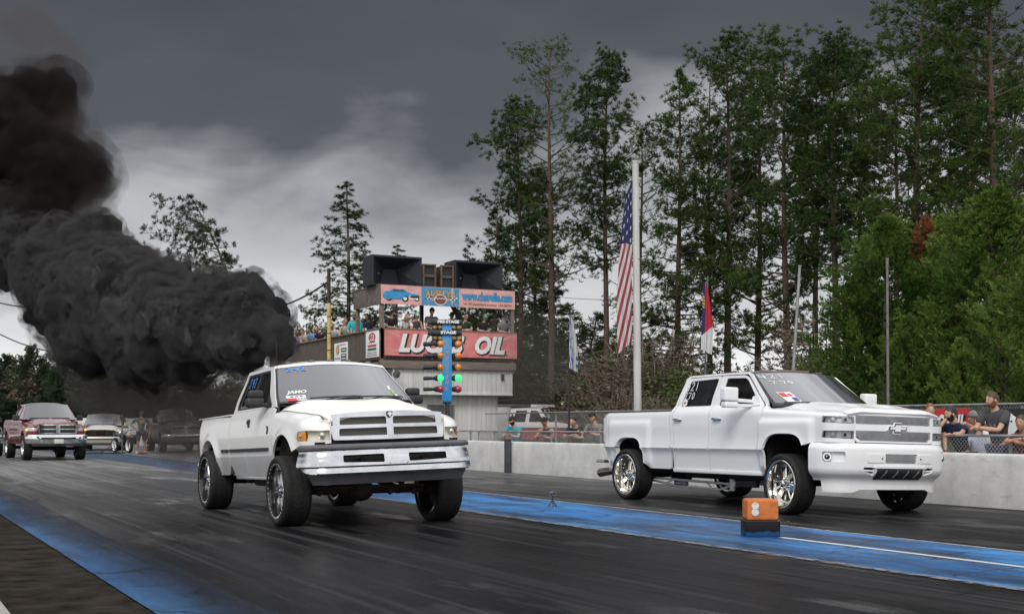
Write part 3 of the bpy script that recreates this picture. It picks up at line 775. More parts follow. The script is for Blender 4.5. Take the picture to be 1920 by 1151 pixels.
    def ws(s, tt, out=0.):
        e = B.fn(ya(tt), za(tt)); xe = -e[0]-.012; bow = lerp(.27, .15, tt)
        y = ya(tt)-bow*(1-s*s); z = za(tt)+(1-s*s)*lerp(.012, .045, tt)
        return (xe*s, y-out*.75, z+out*.66)
    b = MB(); b.grid(lambda s, v: ws(s, v, -.012), linsp(-1, 1, 25), linsp(-.02, 1.0, 9)); b.obj('windshield_seal', BLACKPL, t, xf=X)
    b = MB(); b.grid(lambda s, v: ws(s, v, .004), linsp(-.97, .97, 33), linsp(.05, .925, 13)); wso = b.obj('windshield', W_GLASS, t, xf=X)
    # open the seal: only its rim
    bpy.data.objects.remove(bpy.data.objects['windshield_seal'])
    b = MB(); b.panel([(s, -.03) for s in linsp(-1, 1, 14)]+[(s, .945) for s in linsp(1, -1, 14)], lambda u, v: ws(u, v, .001), .07, [[(s, .055) for s in linsp(-.965, .965, 14)]+[(s, .92) for s in linsp(.965, -.965, 14)]], .02, hint=(0, -1, .6)); b.obj('windshield_seal', BLACKPL, t, xf=X)
    def wpt(x, zz):      # x across in metres, zz fraction up
        xe = -B.fn(ya(zz), za(zz))[0]; return ws(x/xe, zz, .009)
    def roof(s, v):
        f = ws(s, 1.0); y = lerp(f[1], 2.44+.05*(1-s*s), v); e = B.fn(max(1.22, min(2.40, y)), 1.988)
        xe = lerp(-f[0]/max(abs(s), 1e-3) if abs(s) > .01 else 0, 1, 0); xx = -e[0]
        z = 1.988+(.092*(1-abs(s)**2.6))*(1-.45*abs(2*v-1)**3)
        return (xx*s, y, z)
    b = MB(); b.grid(lambda s, v: ws(s, v, .004+.006*smooth01((v-.94)/.03)), linsp(-1, 1, 33), [.942, .955, .97, .985, 1.0]); b.grid(roof, linsp(-1, 1, 33), linsp(0, 1, 21)); b.obj('roof', WHITE, t, xf=X)
    b = MB(); b.grid(lambda s, v: ((-B.fn(lerp(2.64, 2.44, v), lerp(1.42, 1.988, v))[0])*s, lerp(2.64, 2.44, v)+.05*(1-s*s), lerp(1.42, 1.988, v)+.05*v*(1-abs(s)**3.2)), linsp(-1, 1, 17), linsp(0, 1, 7)); b.obj('rear_cab_wall', BLACKGL, t, xf=X)
    for k, x in enumerate((-.56, -.26, 0, .26, .56)):
        q = ws(x/.78, 1.0); b = MB(); b.lathe([(.0, .034), (.02, .033), (.038, .022), (.05, .004), (.052, -.015)], c=(0, 0, 0), n=20)
        b.v = [Vector((p.x*1.0, p.y*1.5+.0, p.z)) for p in b.v]; mm = Matrix.Translation((x, q[1]+.10, q[2]+.012)); b.obj('roof_marker_light', AMBER_D if k in () else GREYPL, t, xf=X @ mm)
    # writing on the glass
    sb = MB(); W2 = [[(-.5, .3), (-.35, .5), (0, .5), (.1, .28), (-.1, 0), (-.5, -.42), (.25, -.38)]]; F4 = [[(-.3, .5), (-.45, .0), (.25, .02)], [(.12, .35), (.08, -.5)]]
    for k, g in enumerate((W2, F4, W2)):
        strokes(sb, [[(-.615+k*.092+q[0]*.085, .855+q[1]*.105) for q in l] for l in g], wpt, .020)
    sb.obj('windshield_number', CHALK_B, t, xf=X)
    jb = MB(); add_text(jb, 'JAMO', lambda u, v: wpt(-.655+u, .265+v/.62), fit=(.25, .062), shear=.35, offset=.035); jb.obj('windshield_lettering', STICK_W, t, xf=X)
    jb = MB(); q = lambda x0, x1, v0, v1, m: jb.grid(lambda u, v: wpt(u, v), [x0, (x0+x1)/2, x1], [v0, (v0+v1)/2, v1], m)
    q(-.80, -.57, .055, .185, 0); q(-.80, -.68, .055, .125, 1)
    for i in range(3): q(-.75+i*.055, -.715+i*.055, .14, .172, 2)
    jb.v = [Vector(p)+Vector((0, -.002, .002)) for p in jb.v]
    add_text(jb, 'POWER', lambda u, v: tuple(Vector(wpt(-.625+u, .09+v/.62))+Vector((0, -.005, .005))), fit=(.11, .028), shear=.3, m=3); jb.obj('windshield_sticker', [STICK_W, STICK_R, STICK_B, BLACKPL], t, xf=X)
    jb = MB(); [jb.grid(lambda u, v: wpt(u, v), [.62+.03*k, .66+.03*k], [.30-.11*k, .40-.11*k], k % 2) for k in range(3)]; jb.obj('corner_sticker', [STICK_W, mat('green_sticker', (.35, .50, .12), .6)], t, xf=X)
    for x0, x1 in ((-.52, -.02), (.08, .58)):
        b = MB(); P = [ws((x0+.18+(x1-x0)*k)/.88, .035+.075*math.sin(k*2.2), .02) for k in linsp(0, 1, 8)]; b.tube(P, .008, 6); P2 = [ws((x0+(x1-x0+.12)*k)/.88, .075+.03*k*(1-k)+.01*k, .028) for k in linsp(0, 1, 10)]; b.tube(P2, .011, 6)
        b.obj('wiper', BLACKPL, t, xf=X)
    # hood
    def xh(y): return 1.02-interp(B.zt(y)-B.rz, B.ins)-rxf(y)-.006
    zc = lambda y: interp(y, [(-.92, 1.31), (-.84, 1.35), (-.5, 1.405), (0, 1.46), (.6, 1.535)])
    def hood(x, y):
        h = xh(y); ze = B.zt(y)+.012; k = min(1., abs(x)/h)
        z = ze+(zc(y)-ze)*(1-k**interp(y, [(-.85, 3.6), (.3, 6.5)]))
        fr = -.885+.05*(x/.72)**2
        z -= .035*smooth01((fr+.09-y)/.09)**2
        return (x, y, z)
    o = [(x, -.885+.05*(x/.72)**2) for x in linsp(-.735, .735, 20)]+[(xh(y), y) for y in linsp(-.80, .50, 14)]+[(x, .58-.23*(1-(x/.88)**2)) for x in linsp(.87, -.87, 18)]+[(-xh(y), y) for y in linsp(.50, -.80, 14)]
    b = MB(); b.panel(o, hood, .04, (), .05, hint=(0, 0, 1))
    HP = paint('chalky_white_paint', (.76, .745, .70), coat=0, rough=.75); HP.node_tree.nodes['Principled BSDF'].inputs['Specular IOR Level'].default_value = .06
    for sg in (-1, 1): b.grid(lambda u, v: (sg*(.722+.004*u), u, v), [-.86, -.7, -.45], [1.05, 1.15, 1.235])
    b.obj('hood', HP, t, xf=X)
    b = MB(); b.grid(lambda s, v: (.90*s, lerp(.50, .76, v)-.25*(1-s*s), lerp(1.475, 1.485, v)+.02*(1-s*s)), linsp(-1, 1, 17), [0, .5, 1]); b.obj('cowl', BLACKPL, t, xf=X)
    # grille shell with four mesh openings
    yg = lambda x, z: -.915+.055*(x/.72)**2+.10*(z-.98)
    gt = lambda x: 1.318-.035*(abs(x)/.72)**2.5
    go = [(x, gt(x)) for x in linsp(-.70, .70, 24)]+rpoly([(.725, 1.16, .03), (.70, .985, .03), (0, .98), (-.70, .985, .03), (-.725, 1.16, .03)])
    gh = []
    for sg in (-1, 1):
        for z0, z1, xo in ((1.030, 1.122, .625), (1.162, 1.252, .612)):
            P = rpoly([(.042, z0, .012), (xo, z0, .018), (xo-.005, z1-.004, .022), (.042, z1, .03 if z1 > 1.24 else .012)]); gh.append([(sg*p[0], p[1]) for p in P])
    b = MB(); b.panel(go, lambda x, z: (x, yg(x, z), z), .035, gh, .075, hint=(0, -1, 0)); gs = b.obj('grille', CHROME_D, t, xf=X)
    b = MB(); b.panel([(-.68, 1.0), (.68, 1.0), (.66, 1.26), (-.66, 1.26)], lambda x, z: (x, yg(x, z)+.05, z), .08, (), 0, hint=(0, -1, 0)); b.obj('mesh_insert', GRMESH, gs)
    for k in range(1): bpy.data.objects['mesh_insert'].data.transform(X)
    b = MB(); sh = rpoly([(-.036, 1.272, .006), (.036, 1.272, .006), (.034, 1.225, .01), (0, 1.192, .006), (-.034, 1.225, .01)]); b.prism([(p[0], p[1]) for p in reversed(sh)], lambda u, v, w_: (u, yg(u, v)-.014+w_*1., v+.035), .03, 0)
    hd = rpoly([(-.012, 1.262, .004), (.012, 1.262, .004), (.027, 1.252, .008), (.028, 1.232, .01), (.016, 1.24, .004), (.012, 1.222, .004), (.0, 1.205, .004), (-.012, 1.222, .004), (-.016, 1.24, .004), (-.028, 1.232, .01), (-.027, 1.252, .008)]); b.prism(list(reversed(hd)), lambda u, v, w_: (u, yg(u, v)-.022+w_, v+.035), .01, 1)
    b.obj('grille_emblem', [BLACKGL, CHROME], t, xf=X)
    # bumper: rubber top pad, chrome face, valance
    bp = Plan([(0, -1.075), (.30, -1.068), (.62, -1.045), (.86, -1.0), (.99, -.915), (1.045, -.79), (1.055, -.60)],
              [(.45, -.09), (.52, -.055), (.582, -.02), (.590, .030), (.602, .038), (.650, .026), (.664, .014), (.676, .022), (.72, .018), (.79, .002), (.855, -.020), (.864, -.018), (.876, .008), (.912, .010), (.930, -.006), (.94, -.04)])
    e = bp.L
    b = MB(); b.panel([(s, .868+.012*(s/e)**4) for s in linsp(-e, e, 40)]+[(s, .938) for s in linsp(e, -e, 40)], bp.fn, .04, (), .06, hint=(0, -1, 0), rows=linsp(.872, .934, 6)); b.obj('bumper_pad', GREYPL, t, xf=X)
    lowz = lambda s: .588+.10*smooth01((abs(s)-e+.50)/.5)**1.5
    hs = [rpoly([(sg*.155, .712, .02), (sg*.155, .812, .02), (sg*.65, .808, .02), (sg*.65, .725, .02)]) for sg in (-1, 1)]
    b = MB(); b.panel([(s, lowz(s)) for s in linsp(-e, e, 50)]+[(s, .864) for s in linsp(e, -e, 50)], bp.fn, .035, hs, .05, hint=(0, -1, 0), rows=linsp(.592, .860, 23)); fb = b.obj('front_bumper', CHROME_D, t, xf=X)
    b = MB(); b.panel([(s, .470) for s in linsp(-1.12, 1.12, 40)]+[(s, .579) for s in linsp(1.14, -1.14, 40)], lambda u, v: bp.fn(u, v, -.012), .05, (), .03, hint=(0, -1, 0), rows=linsp(.48, .57, 5)); b.obj('bumper_valance', GREYPL, t, xf=X)
    b = MB(); b.box((0, -.80, .76), (1.5, .06, .20)); b.box((-.38, -.88, .75), (.02, .1, .1)); b.box((.42, -.9, .745), (.08, .08, .03)); b.box((0, -.74, .955), (1.8, .2, .03)); [b.tube([(x, -.86, .74), (x+.12, -.9, .78), (x+.2, -.86, .76)], .012) for x in (-.5, .3)]; b.obj('front_crossmember', DARK, t, xf=X)
    for x in (-.09, .13): b = MB(); q = Vector(bp.fn(x, .70)); b.cyl(q+Vector((0, -.008, 0)), q+Vector((0, .01, 0)), .010, .012, 10); b.obj('bumper_bolt', mat('brass_bolt', (.55, .48, .28), .35, .8), t, xf=X)
    # mirrors, antenna
    for mi in (False, True):
        b = MB(); b.box((-1.10, .97, 1.515), (.24, .15, .125), 0, .058, None, 5); b.box((-1.085, .98, 1.618), (.19, .13, .11), 0, .052, None, 5); b.box((-.95, .95, 1.475), (.16, .12, .05), 0, .02, Matrix.Rotation(R(8), 3, 'Y')); b.panel(rpoly([(.76, 1.45, .02), (.97, 1.45, .02), (1.02, 1.60, .03), (.96, 1.60, .02)]), lambda u, v: B.fn(u, v, .012), .05, (), .03)
        b.obj('wing_mirror', GREYPL if False else BLACKPL, t, mirror=mi, xf=X)
    b = MB(); b.tube([(-.93, .50, 1.36), (-.93, .50, 1.45)], [.014, .008], 8); b.tube([(-.93, .50, 1.45), (-.925, .53, 2.28)], [.0045, .003], 6); b.obj('antenna', BLACKPL, t, xf=X)
    # interior and running gear
    b = MB(); b.box((0, .95, 1.36), (1.6, .42, .22), 0, .08); b.box((0, 1.7, .78), (1.75, 2.1, .05)); b.obj('dashboard', BLACKPL, t, xf=X)
    for x in (-.45, .45): so_ = seats(t, x, 1.72, 1.02); so_.data.transform(X)
    st = steering(t, .42, 1.28, 1.42); st.data.transform(X)
    wellliner(t, .03, .62, .50, .42, .95, LINER, X, 'wheel_liner'); wellliner(t, 3.72, .62, .50, .50, .92, DARK, X, 'rear_wheel_liner')
    b = MB(); b.box((0, -.1, .98), (.82, 1.15, .42)); b.box((0, .9, .62), (1.7, 2.9, .06)); b.box((0, 3.2, .86), (1.1, 2.5, .06)); [b.box((x, 1.9, .60), (.08, 5.1, .15), 0, .01) for x in (-.42, .42)]
    b.box((0, .75, .58), (.4, 1.1, .28), 0, .06); b.box((-.62, 1.9, .52), (.3, .9, .2), 0, .05); b.tube([(.3, 1.2, .5), (.35, 2.8, .48), (.6, 3.1, .6), (.62, 4.4, .55)], .05, 10); b.obj('chassis_frame', DARK, t, xf=X)
    b = MB(); b.cyl((-.8, .02, .42), (.8, .02, .42), .055, n=14); b.ball((-.05, -.02, .42), (.17, .16, .15), 0, 2); b.ball((-.05, -.10, .42), (.12, .1, .12), 0, 2); b.cyl((-.75, -.14, .45), (.75, -.14, .47), .022, n=8)
    for x in (-.48, .48): b.tube([(x+.06*math.cos(a), .02+.06*math.sin(a), .48+.016*a/1.2) for a in linsp(0, 40, 90)], .012, 5); b.beam((x, .05, .40), (x*.95, 1.0, .56), .06, .09); b.cyl((x*1.2, .16, .42), (x*1.12, .16, .95), .035, n=10)
    [b.ball((x, -.12, .40), .05, 0, 1) for x in (-.62, .62, .3)]; b.obj('front_axle', RUST, t)
    b = MB(); b.cyl((-.8, 3.68, .42), (.8, 3.68, .42), .06, n=14); b.ball((0, 3.66, .42), (.19, .18, .18), 0, 2); b.cyl((0, 1.5, .52), (0, 3.6, .44), .05, n=12); [b.beam((x, 2.95, .58), (x, 4.4, .58), .07, .05) for x in (-.5, .5)]
    for x in (-.50, .50): [b.cyl((x+dx, 3.62+dy, .36), (x+dx, 3.62+dy, .60), .012, n=6) for dx in (-.05, .05) for dy in (-.05, .12)]
    for k in range(4): b.cyl((-.80+.02*k, 2.35+.11*k, .44), (-.80+.02*k, 2.35+.11*k, .60), .022, n=8)
    b.tube([(-.7, 1.75, .56), (-.75, 1.6, .45), (-.74, 1.5, .47), (-.7, 1.3, .58)], .03, 8)
    b.obj('rear_axle', DARK, t)
    add_wheels(t, 'black_deep', .428, .34, .335, [(-.965, .02, -1, 0), (1.02, .02, 1, 0), (-.975, 3.58, -1, 0), (1.0, 3.60, 1, 0)])
    return t
TRUCK = white_pickup()
# ---------------------------------------------------------------- the white crew-cab pickup in the far lane
def crew_pickup():
    t = thing('crew_cab_pickup_truck', 'white four-door pickup with twin billet grilles and polished wheels next to the barrier wall', 'pickup truck', (12.34, 13.98, 0))
    X = Matrix.Translation((0, 1.8, .9)) @ Matrix.Rotation(R(-.35), 4, 'X') @ Matrix.Rotation(R(1.5), 4, 'Y') @ Matrix.Translation((0, -1.8, -.9))
    W = 1.04
    B = Body(W, [(.46, .085), (.52, .066), (.63, .060), (.74, .050), (.80, .034), (.842, .0), (.850, .0), (.885, .012), (1.0, .022), (1.20, .016), (1.36, .02), (1.43, .055), (1.475, .095), (1.50, .115), (1.95, .245), (2.0, .262)],
             [(0, .63, .44), (3.96, .60, .405)], -.76, .36, .26, lambda u: interp(u, [(-1.1, 1.345), (0, 1.40), (.5, 1.43)]), .13, .07, .50, .0, .05, sq=3.4)
    def blister(u, z):
        f = 0.
        for yc, zc, r, fr, bk, top in ((0, .63, .44, .62, .62, 1.29), (3.96, .60, .405, .62, .72, 1.30)):
            dy = u-yc; hw = bk if dy > 0 else fr
            ky = 1-smooth01((abs(dy)-(hw-.10))/.10); kz = (1-smooth01((z-(top-.07))/.07))*smooth01((z-.50)/.12)
            d = (abs(dy)**3.4+max(0., z-zc)**3.4)**(1/3.4)-r
            f += .046*ky*kz+.012*(1-smooth01(d/.045))*(1 if z > .45 else 0)
        return f
    B.xflare = blister
    ue = B.uc-B.Lc; vt = B.vtop
    def both(mb, name, mats, **kw):
        for mi in (False, True): mb.obj(name, mats, t, mirror=mi, xf=X, **kw)
    UB = .53
    # front fender with two stacked lamp openings
    hls = [rpoly([(ue+.012, z0, .012), (ue+.012, z1, .012), (B.uc-.0, z1-.004, .025), (B.uc+.03, z0+.012, .02)]) for z0, z1 in ((1.005, 1.112), (1.205, 1.312))]
    arch = arch_pts(0, .63, .44, .50, 3.4, 26)
    o = [(u, vt(u)) for u in linsp(UB, ue, 18)]+[(ue, .955), (B.uc-.1, .955), (-.60, .955), (-.50, .93)]+[p for p in reversed(arch) if p[1] > .52 and not (p[0] < -.3 and p[1] < .9)]+[(.445, .50), (UB, .50)]
    b = MB(); b.panel(o, B.fn, .036, hls, .03, split=.845, m2=0); both(b, 'front_fender', WHITE2)
    for z0, z1 in ((1.005, 1.112), (1.205, 1.312)):
        zc = (z0+z1)/2
        for mi in (False, True):
            h = MB(); P = rpoly([(ue+.006, z0-.006, .012), (ue+.006, z1+.006, .012), (B.uc+.0, z1+.002, .025), (B.uc+.036, z0+.006, .02)])
            h.panel(P, lambda u, v: B.fn(u, v, -.06), .04, (), 0, m=0)
            h.panel(rpoly([(ue+.03, z0+.012, .01), (ue+.03, z1-.01, .01), (ue+.24, z1-.01, .01), (ue+.24, z0+.012, .01)]), lambda u, v: B.fn(u, v, -.045), .04, (), .02, m=1)
            h.panel(rpoly([(ue+.26, z0+.015, .01), (ue+.26, z1-.015, .01), (ue+.36, z1-.015, .01), (ue+.36, z0+.015, .01)]), lambda u, v: B.fn(u, v, -.04), .04, (), .02, m=2)
            p = Vector(B.fn(ue+.13, zc, -.05)); h.cyl(p+Vector((-.008, -.03, 0)), p+Vector((.01, .05, 0)), .038, .038, 20, 1); h.ball(p+Vector((-.006, -.022, 0)), (.030, .02, .030), 3, 2)
            p = Vector(B.fn(ue+.31, zc, -.04)); h.ball(p, (.03, .02, .03), 1, 2)
            hh = h.obj('headlight', [mat('lamp_housing', (.72, .73, .74), .35, .0, var=.15), mat('lamp_bezel', (.80, .80, .81), .25, .0), mat('lamp_grey', (.40, .41, .42), .3, .2), BLACKGL], t, mirror=mi, xf=X)
            h = MB(); h.panel(P, lambda u, v: B.fn(u, v, -.004), .04, (), 0); h.obj('lens', CLEAR, hh, mirror=mi, xf=X)
    # doors: frames and all
    sill = .53; dt = 1.945
    f1 = rpoly([(UB+.012, sill, .02), (1.79, sill, .02), (1.79, 1.42), (1.785, dt-.005, .05), (1.16, dt-.015, .25), (.60, 1.50, .04), (UB+.012, 1.43, .02)], 7)
    w1 = rpoly([(.68, 1.487, .02), (1.665, 1.487, .03), (1.635, 1.90, .03), (1.15, 1.89, .22)], 7)
    f2 = rpoly([(1.803, sill, .02), (2.70, sill, .04), (2.69, .85, .10), (2.765, 1.42, .03), (2.735, 1.52, .05), (2.66, dt-.015, .13), (1.80, dt-.003, .02), (1.803, 1.42)], 6)
    w2 = rpoly([(1.875, 1.487, .03), (2.665, 1.487, .06), (2.58, 1.885, .08), (1.845, 1.905, .03)], 6)
    for nm, f, w_, y_ in (('front_door', f1, w1, 1.58), ('rear_door', f2, w2, 2.60)):
        b = MB(); b.panel(f, B.fn, .045, [w_], .025, split=.845, m2=0); both(b, nm, WHITE2)
        c = (sum(p[0] for p in w_)/len(w_), sum(p[1] for p in w_)/len(w_))
        big = [(c[0]+(p[0]-c[0])*1.03, c[1]+(p[1]-c[1])*1.05) for p in w_]; sm = [(c[0]+(p[0]-c[0])*.965, c[1]+(p[1]-c[1])*.93) for p in w_]
        b = MB(); b.panel(big, lambda u, v: B.fn(u, v, -.010), .06, [sm], .02); both(b, nm.replace('door', 'window_seal'), BLACKPL)
        b = MB(); b.panel(big, lambda u, v: B.fn(u, v, -.018), .08, (), 0); both(b, nm.replace('door', 'window'), S_GLASS)
        p = B.fn(y_, 1.285)
        b = MB(); b.tube([(p[0]-.004, y_-.10, 1.285), (p[0]-.032, y_-.085, 1.287), (p[0]-.036, y_, 1.288), (p[0]-.032, y_+.085, 1.287), (p[0]-.004, y_+.10, 1.285)], [.013, .016, .017, .016, .013], 8); both(b, 'door_handle', CHROME)
        b = MB(); b.panel(rpoly([(y_-.09, 1.26, .02), (y_+.09, 1.26, .02), (y_+.09, 1.275, .01), (y_-.09, 1.275, .01)]), lambda u, v: B.fn(u, v, .003), .04, (), .004); both(b, 'handle_recess', BLACKGL)
    b = MB(); b.panel([(.50, .56), (2.86, .56), (2.86, 1.41), (.50, 1.40)], lambda u, v: B.fn(u, v, -.034), .15, (), 0); both(b, 'gap_shade_backing', BLACKPL)  # black backing added so the door and bed seams look shaded
    # cab roof rail / pillars outside the doors
    ro = [(.50, 1.445), (.585, 1.513), (1.135, 1.945), (1.60, 1.953), (2.60, 1.945), (2.75, 1.53), (2.785, 1.40), (2.71, .85), (2.72, .53), (2.75, .53), (2.76, .85), (2.825, 1.2), (2.83, 1.44), (2.80, 1.55), (2.70, 1.93), (2.60, 1.972), (1.12, 1.972), (1.06, 1.95), (.40, 1.455)]
    b = MB(); b.panel(ro, B.fn, .05, (), .03); both(b, 'cab_frame', WHITE2)
    b = MB(); b.box((-.95, 1.65, .50), (.10, 2.2, .06), 0, .02); both(b, 'rocker_panel', WHITE2)
    ya = lambda v: lerp(.40, 1.10, v); za = lambda v: lerp(1.475, 1.965, v)
    def ws(s, v, out=0.):
        e = B.fn(max(UB+.01, ya(v)), za(v)); xe = -e[0]-.012; bow = lerp(.26, .14, v)
        return (xe*s, ya(v)-bow*(1-s*s)-out*.75, za(v)+(1-s*s)*lerp(.012, .035, v)+out*.66)
    b = MB(); b.panel([(s, -.03) for s in linsp(-1, 1, 14)]+[(s, 1.0) for s in linsp(1, -1, 14)], lambda u, v: ws(u, v, .001), .07, [[(s, .055) for s in linsp(-.955, .955, 14)]+[(s, .955) for s in linsp(.955, -.955, 14)]], .02, hint=(0, -1, .6)); b.obj('windshield_seal', BLACKPL, t, xf=X)
    b = MB(); b.grid(lambda s, v: ws(s, v, .004), linsp(-.96, .96, 33), linsp(.045, .962, 13)); b.obj('windshield', W_GLASS, t, xf=X)
    def wpt(x, v): return ws(x/(-B.fn(max(UB+.01, ya(v)), za(v))[0]), v, .010)
    def roof(s, v):
        f = ws(s, 1.0); y = lerp(f[1], 2.66+.03*(1-s*s), v); e = B.fn(max(1.14, min(2.66, y)), 1.970)
        return (-e[0]*s, y, 1.968+.062*(1-abs(s)**2.6)*(1-.5*abs(2*v-1)**3))
    b = MB(); b.grid(roof, linsp(-1, 1, 33), linsp(0, 1, 21)); b.obj('roof', WHITE2, t, xf=X)
    b = MB(); b.grid(lambda s, v: ((-B.fn(2.7, lerp(1.42, 1.988, v))[0])*s, lerp(2.82, 2.67, v)+.03*(1-s*s), lerp(1.40, 1.968, v)+.04*v*(1-abs(s)**3)), linsp(-1, 1, 17), linsp(0, 1, 7)); b.obj('rear_cab_wall', BLACKGL, t, xf=X)
    for x, hw in ((-.50, .05), (0, .26), (.50, .05)):
        q = roof(x/.78, .09); b = MB(); b.box((x, q[1], q[2]+.006), (hw*2, .12, .028), 0, .012); b.obj('roof_marker_light', mat('marker_lens', (.16, .085, .05), .25, coat=.6), t, xf=X)
    q = roof(.18, .62); b = MB(); b.prism([(-.13, 0), (.13, 0), (.12, .02), (.02, .075), (-.04, .085), (-.10, .03)][::-1], lambda u, v, w_: (.18+w_-.03*0, q[1]-u, q[2]+v-.01), .05, 0); b.obj('roof_fin', WHITE2, t, xf=X)
    b = MB(); q = roof(-.62, .04); b.tube([(-.62, q[1]-.1, 1.60), (-.60, q[1]-.02, 2.6)], [.004, .002], 5)
    # chalked numbers
    D = {'4': [[(-.3, .5), (-.45, -.05), (.3, .0)], [(.15, .45), (.1, -.5)]], '2': [[(-.4, .3), (-.2, .5), (.15, .45), (.2, .2), (-.3, -.45), (.35, -.4)]], '1': [[(0, .5), (.02, -.45)]], '7': [[(-.4, .42), (.3, .45), (-.05, -.5)]], '0': [[(.25*math.sin(a), .45*math.cos(a)) for a in linsp(0, 2*math.pi, 13)]], '.': [[(-.1, -.45), (.05, -.42)]]}
    def chalk(txt, fn, x0, y0, sx, sy, w_, adv):
        mb = MB(); x = x0
        for ch in txt:
            strokes(mb, [[(x+q[0]*sx, y0+q[1]*sy) for q in ln] for ln in D[ch]], fn, w_); x += adv*(.45 if ch in '.1' else 1)
        return mb
    m1 = chalk('421', wpt, -.70, .84, .13, .13, .013, .13); m2 = chalk('7.70', wpt, -.64, .66, .11, .09, .013, .105)
    for q in m2.v: m1.v.append(q)
    n0 = len(m1.v)-len(m2.v); m1.f += [tuple(i+n0 for i in f) for f in m2.f]; m1.m += m2.m
    m1.obj('windshield_number', CHALK_W, t, xf=X)
    sfn = lambda u, v: B.fn(2.56-u, v, .006)
    m1 = chalk('421', sfn, -.02, 1.80, .11, .14, .015, .11); m2 = chalk('770', sfn, -.03, 1.655, .10, .11, .015, .10)
    n0 = len(m1.v); m1.v += m2.v; m1.f += [tuple(i+n0 for i in f) for f in m2.f]; m1.m += m2.m
    m1.obj('window_number', CHALK_W, t, xf=X)
    b = MB(); b.panel([(.0+.055*math.cos(a)*(1+.25*(k % 2)), 1.55+.055*math.sin(a)*(1+.25*(k % 2))) for k, a in enumerate(linsp(0, 2*math.pi, 17)[:-1])], sfn, .04, (), 0)
    b.panel([(-.035, 1.53), (.03, 1.54), (.035, 1.565), (-.03, 1.56)], lambda u, v: B.fn(2.56-u, v, .009), .03, (), 0, m=1); b.obj('window_sticker', [STICK_W, STICK_R], t, xf=X)
    b = MB(); F3 = lambda u, v: wpt(-.74+u+.03*(.3-v)*4, v)
    for (x0, x1, v0, v1, m) in ((0, .20, .08, .36, 0), (.01, .10, .22, .34, 1), (.11, .18, .10, .2, 2), (.12, .17, .24, .32, 1)):
        b.grid(lambda u, v: tuple(Vector(F3(u, v))+Vector((0, -.003*m, .003*m))), [x0, x1], [v0, v1], m)
    b.obj('windshield_sticker', [STICK_W, STICK_R, STICK_B], t, xf=X)
    b = MB(); b.tube([ws(s, .05, .02) for s in linsp(-.85, -.1, 8)], .01, 6); b.obj('wiper', BLACKPL, t, xf=X); b = MB(); b.tube([ws(s, .05, .02) for s in linsp(-.02, .72, 8)], .01, 6); b.obj('wiper', BLACKPL, t, xf=X)
    # hood
    xh = lambda y: W-interp(B.zt(y)-B.rz, B.ins)-B.rx-.005
    zc = lambda y: interp(y, [(-1.12, 1.375), (-.9, 1.43), (-.4, 1.475), (.1, 1.50), (.5, 1.53)])
    fr = lambda x: -1.055+.07*(abs(x)/.9)**2.2
    def hood(x, y):
        h = xh(y); ze = B.zt(y)+.004; k = min(1., abs(x)/h)
        z = ze+(zc(y)-ze)*(1-smooth01((k-.55)/.45)**1.4)
        z += .028*smooth01((.30-abs(abs(x)-.30)+-.14)/.05)*smooth01((y+.95)/.35)*(1-smooth01((y-.1)/.3))
        z -= .03*smooth01((fr(x)+.07-y)/.07)**2
        return (x, y, z)
    e1 = .80
    o = [(x, fr(x)) for x in linsp(-e1, e1, 22)]+[(xh(y), y) for y in linsp(-.80, .38, 14)]+[(x, .50-.26*(1-(x/.9)**2)) for x in linsp(.88, -.88, 18)]+[(-xh(y), y) for y in linsp(.38, -.80, 14)]
    b = MB(); b.panel(o, hood, .045, (), .05, hint=(0, 0, 1)); b.obj('hood', WHITE2, t, xf=X)
    b = MB(); b.grid(lambda s, v: (.93*s, lerp(.44, .62, v)-.26*(1-s*s), lerp(1.475, 1.48, v)), linsp(-1, 1, 17), [0, .5, 1]); b.obj('cowl', BLACKPL, t, xf=X)
    # grille: white shell, two billet openings, cross emblem
    yg = lambda x, z: -1.052+.06*(abs(x)/.7)**2+.05*(z-1.1)
    go = rpoly([(-.66, .962, .05), (.66, .962, .05), (.695, 1.02, .03), (.70, 1.37, .01), (-.70, 1.37, .01), (-.695, 1.02, .03)])
    gh = [rpoly([(-.665, 1.205, .012), (.665, 1.205, .012), (.665, 1.318, .012), (-.665, 1.318, .012)]), rpoly([(-.60, .985, .03), (.60, .985, .03), (.665, 1.03, .02), (.665, 1.118, .012), (-.665, 1.118, .012), (-.665, 1.03, .02)])]
    b = MB(); b.panel(go, lambda x, z: (x, yg(x, z), z), .035, gh, .045, hint=(0, -1, 0)); gs = b.obj('grille', WHITE2, t, xf=X)
    b = MB()
    for z0, z1 in ((1.208, 1.316), (.99, 1.117)):
        n = int((z1-z0)/.0135)
        for i in range(n):
            z = z0+(i+.5)*(z1-z0)/n; he = .66 if z > 1.03 else .62
            b.tube([(x, yg(x, z)+.016, z) for x in linsp(-he, he, 9)], .0042, 5)
    b.obj('billet_bars', mat('billet_aluminium', (.75, .76, .78), .22, 1.), gs, xf=X)
    b = MB(); b.panel([(-.68, .97), (.68, .97), (.68, 1.33), (-.68, 1.33)], lambda x, z: (x, yg(x, z)+.06, z), .1, (), 0, hint=(0, -1, 0)); b.obj('grille_back', DARK, gs, xf=X)
    def bow(k, y0, m):
        P = [(-.155, -.022), (-.06, -.022), (-.06, -.058), (.045, -.058), (.052, -.022), (.145, -.022), (.165, .022), (.06, .022), (.06, .058), (-.045, .058), (-.052, .022), (-.135, .022)]
        P = [(p[0]*k[0]+.03*0, p[1]*k[1]) for p in P]
        b.prism(P, lambda u, v, w_: (u, yg(u, 1.16)+y0+w_, 1.16+v), .03, m)
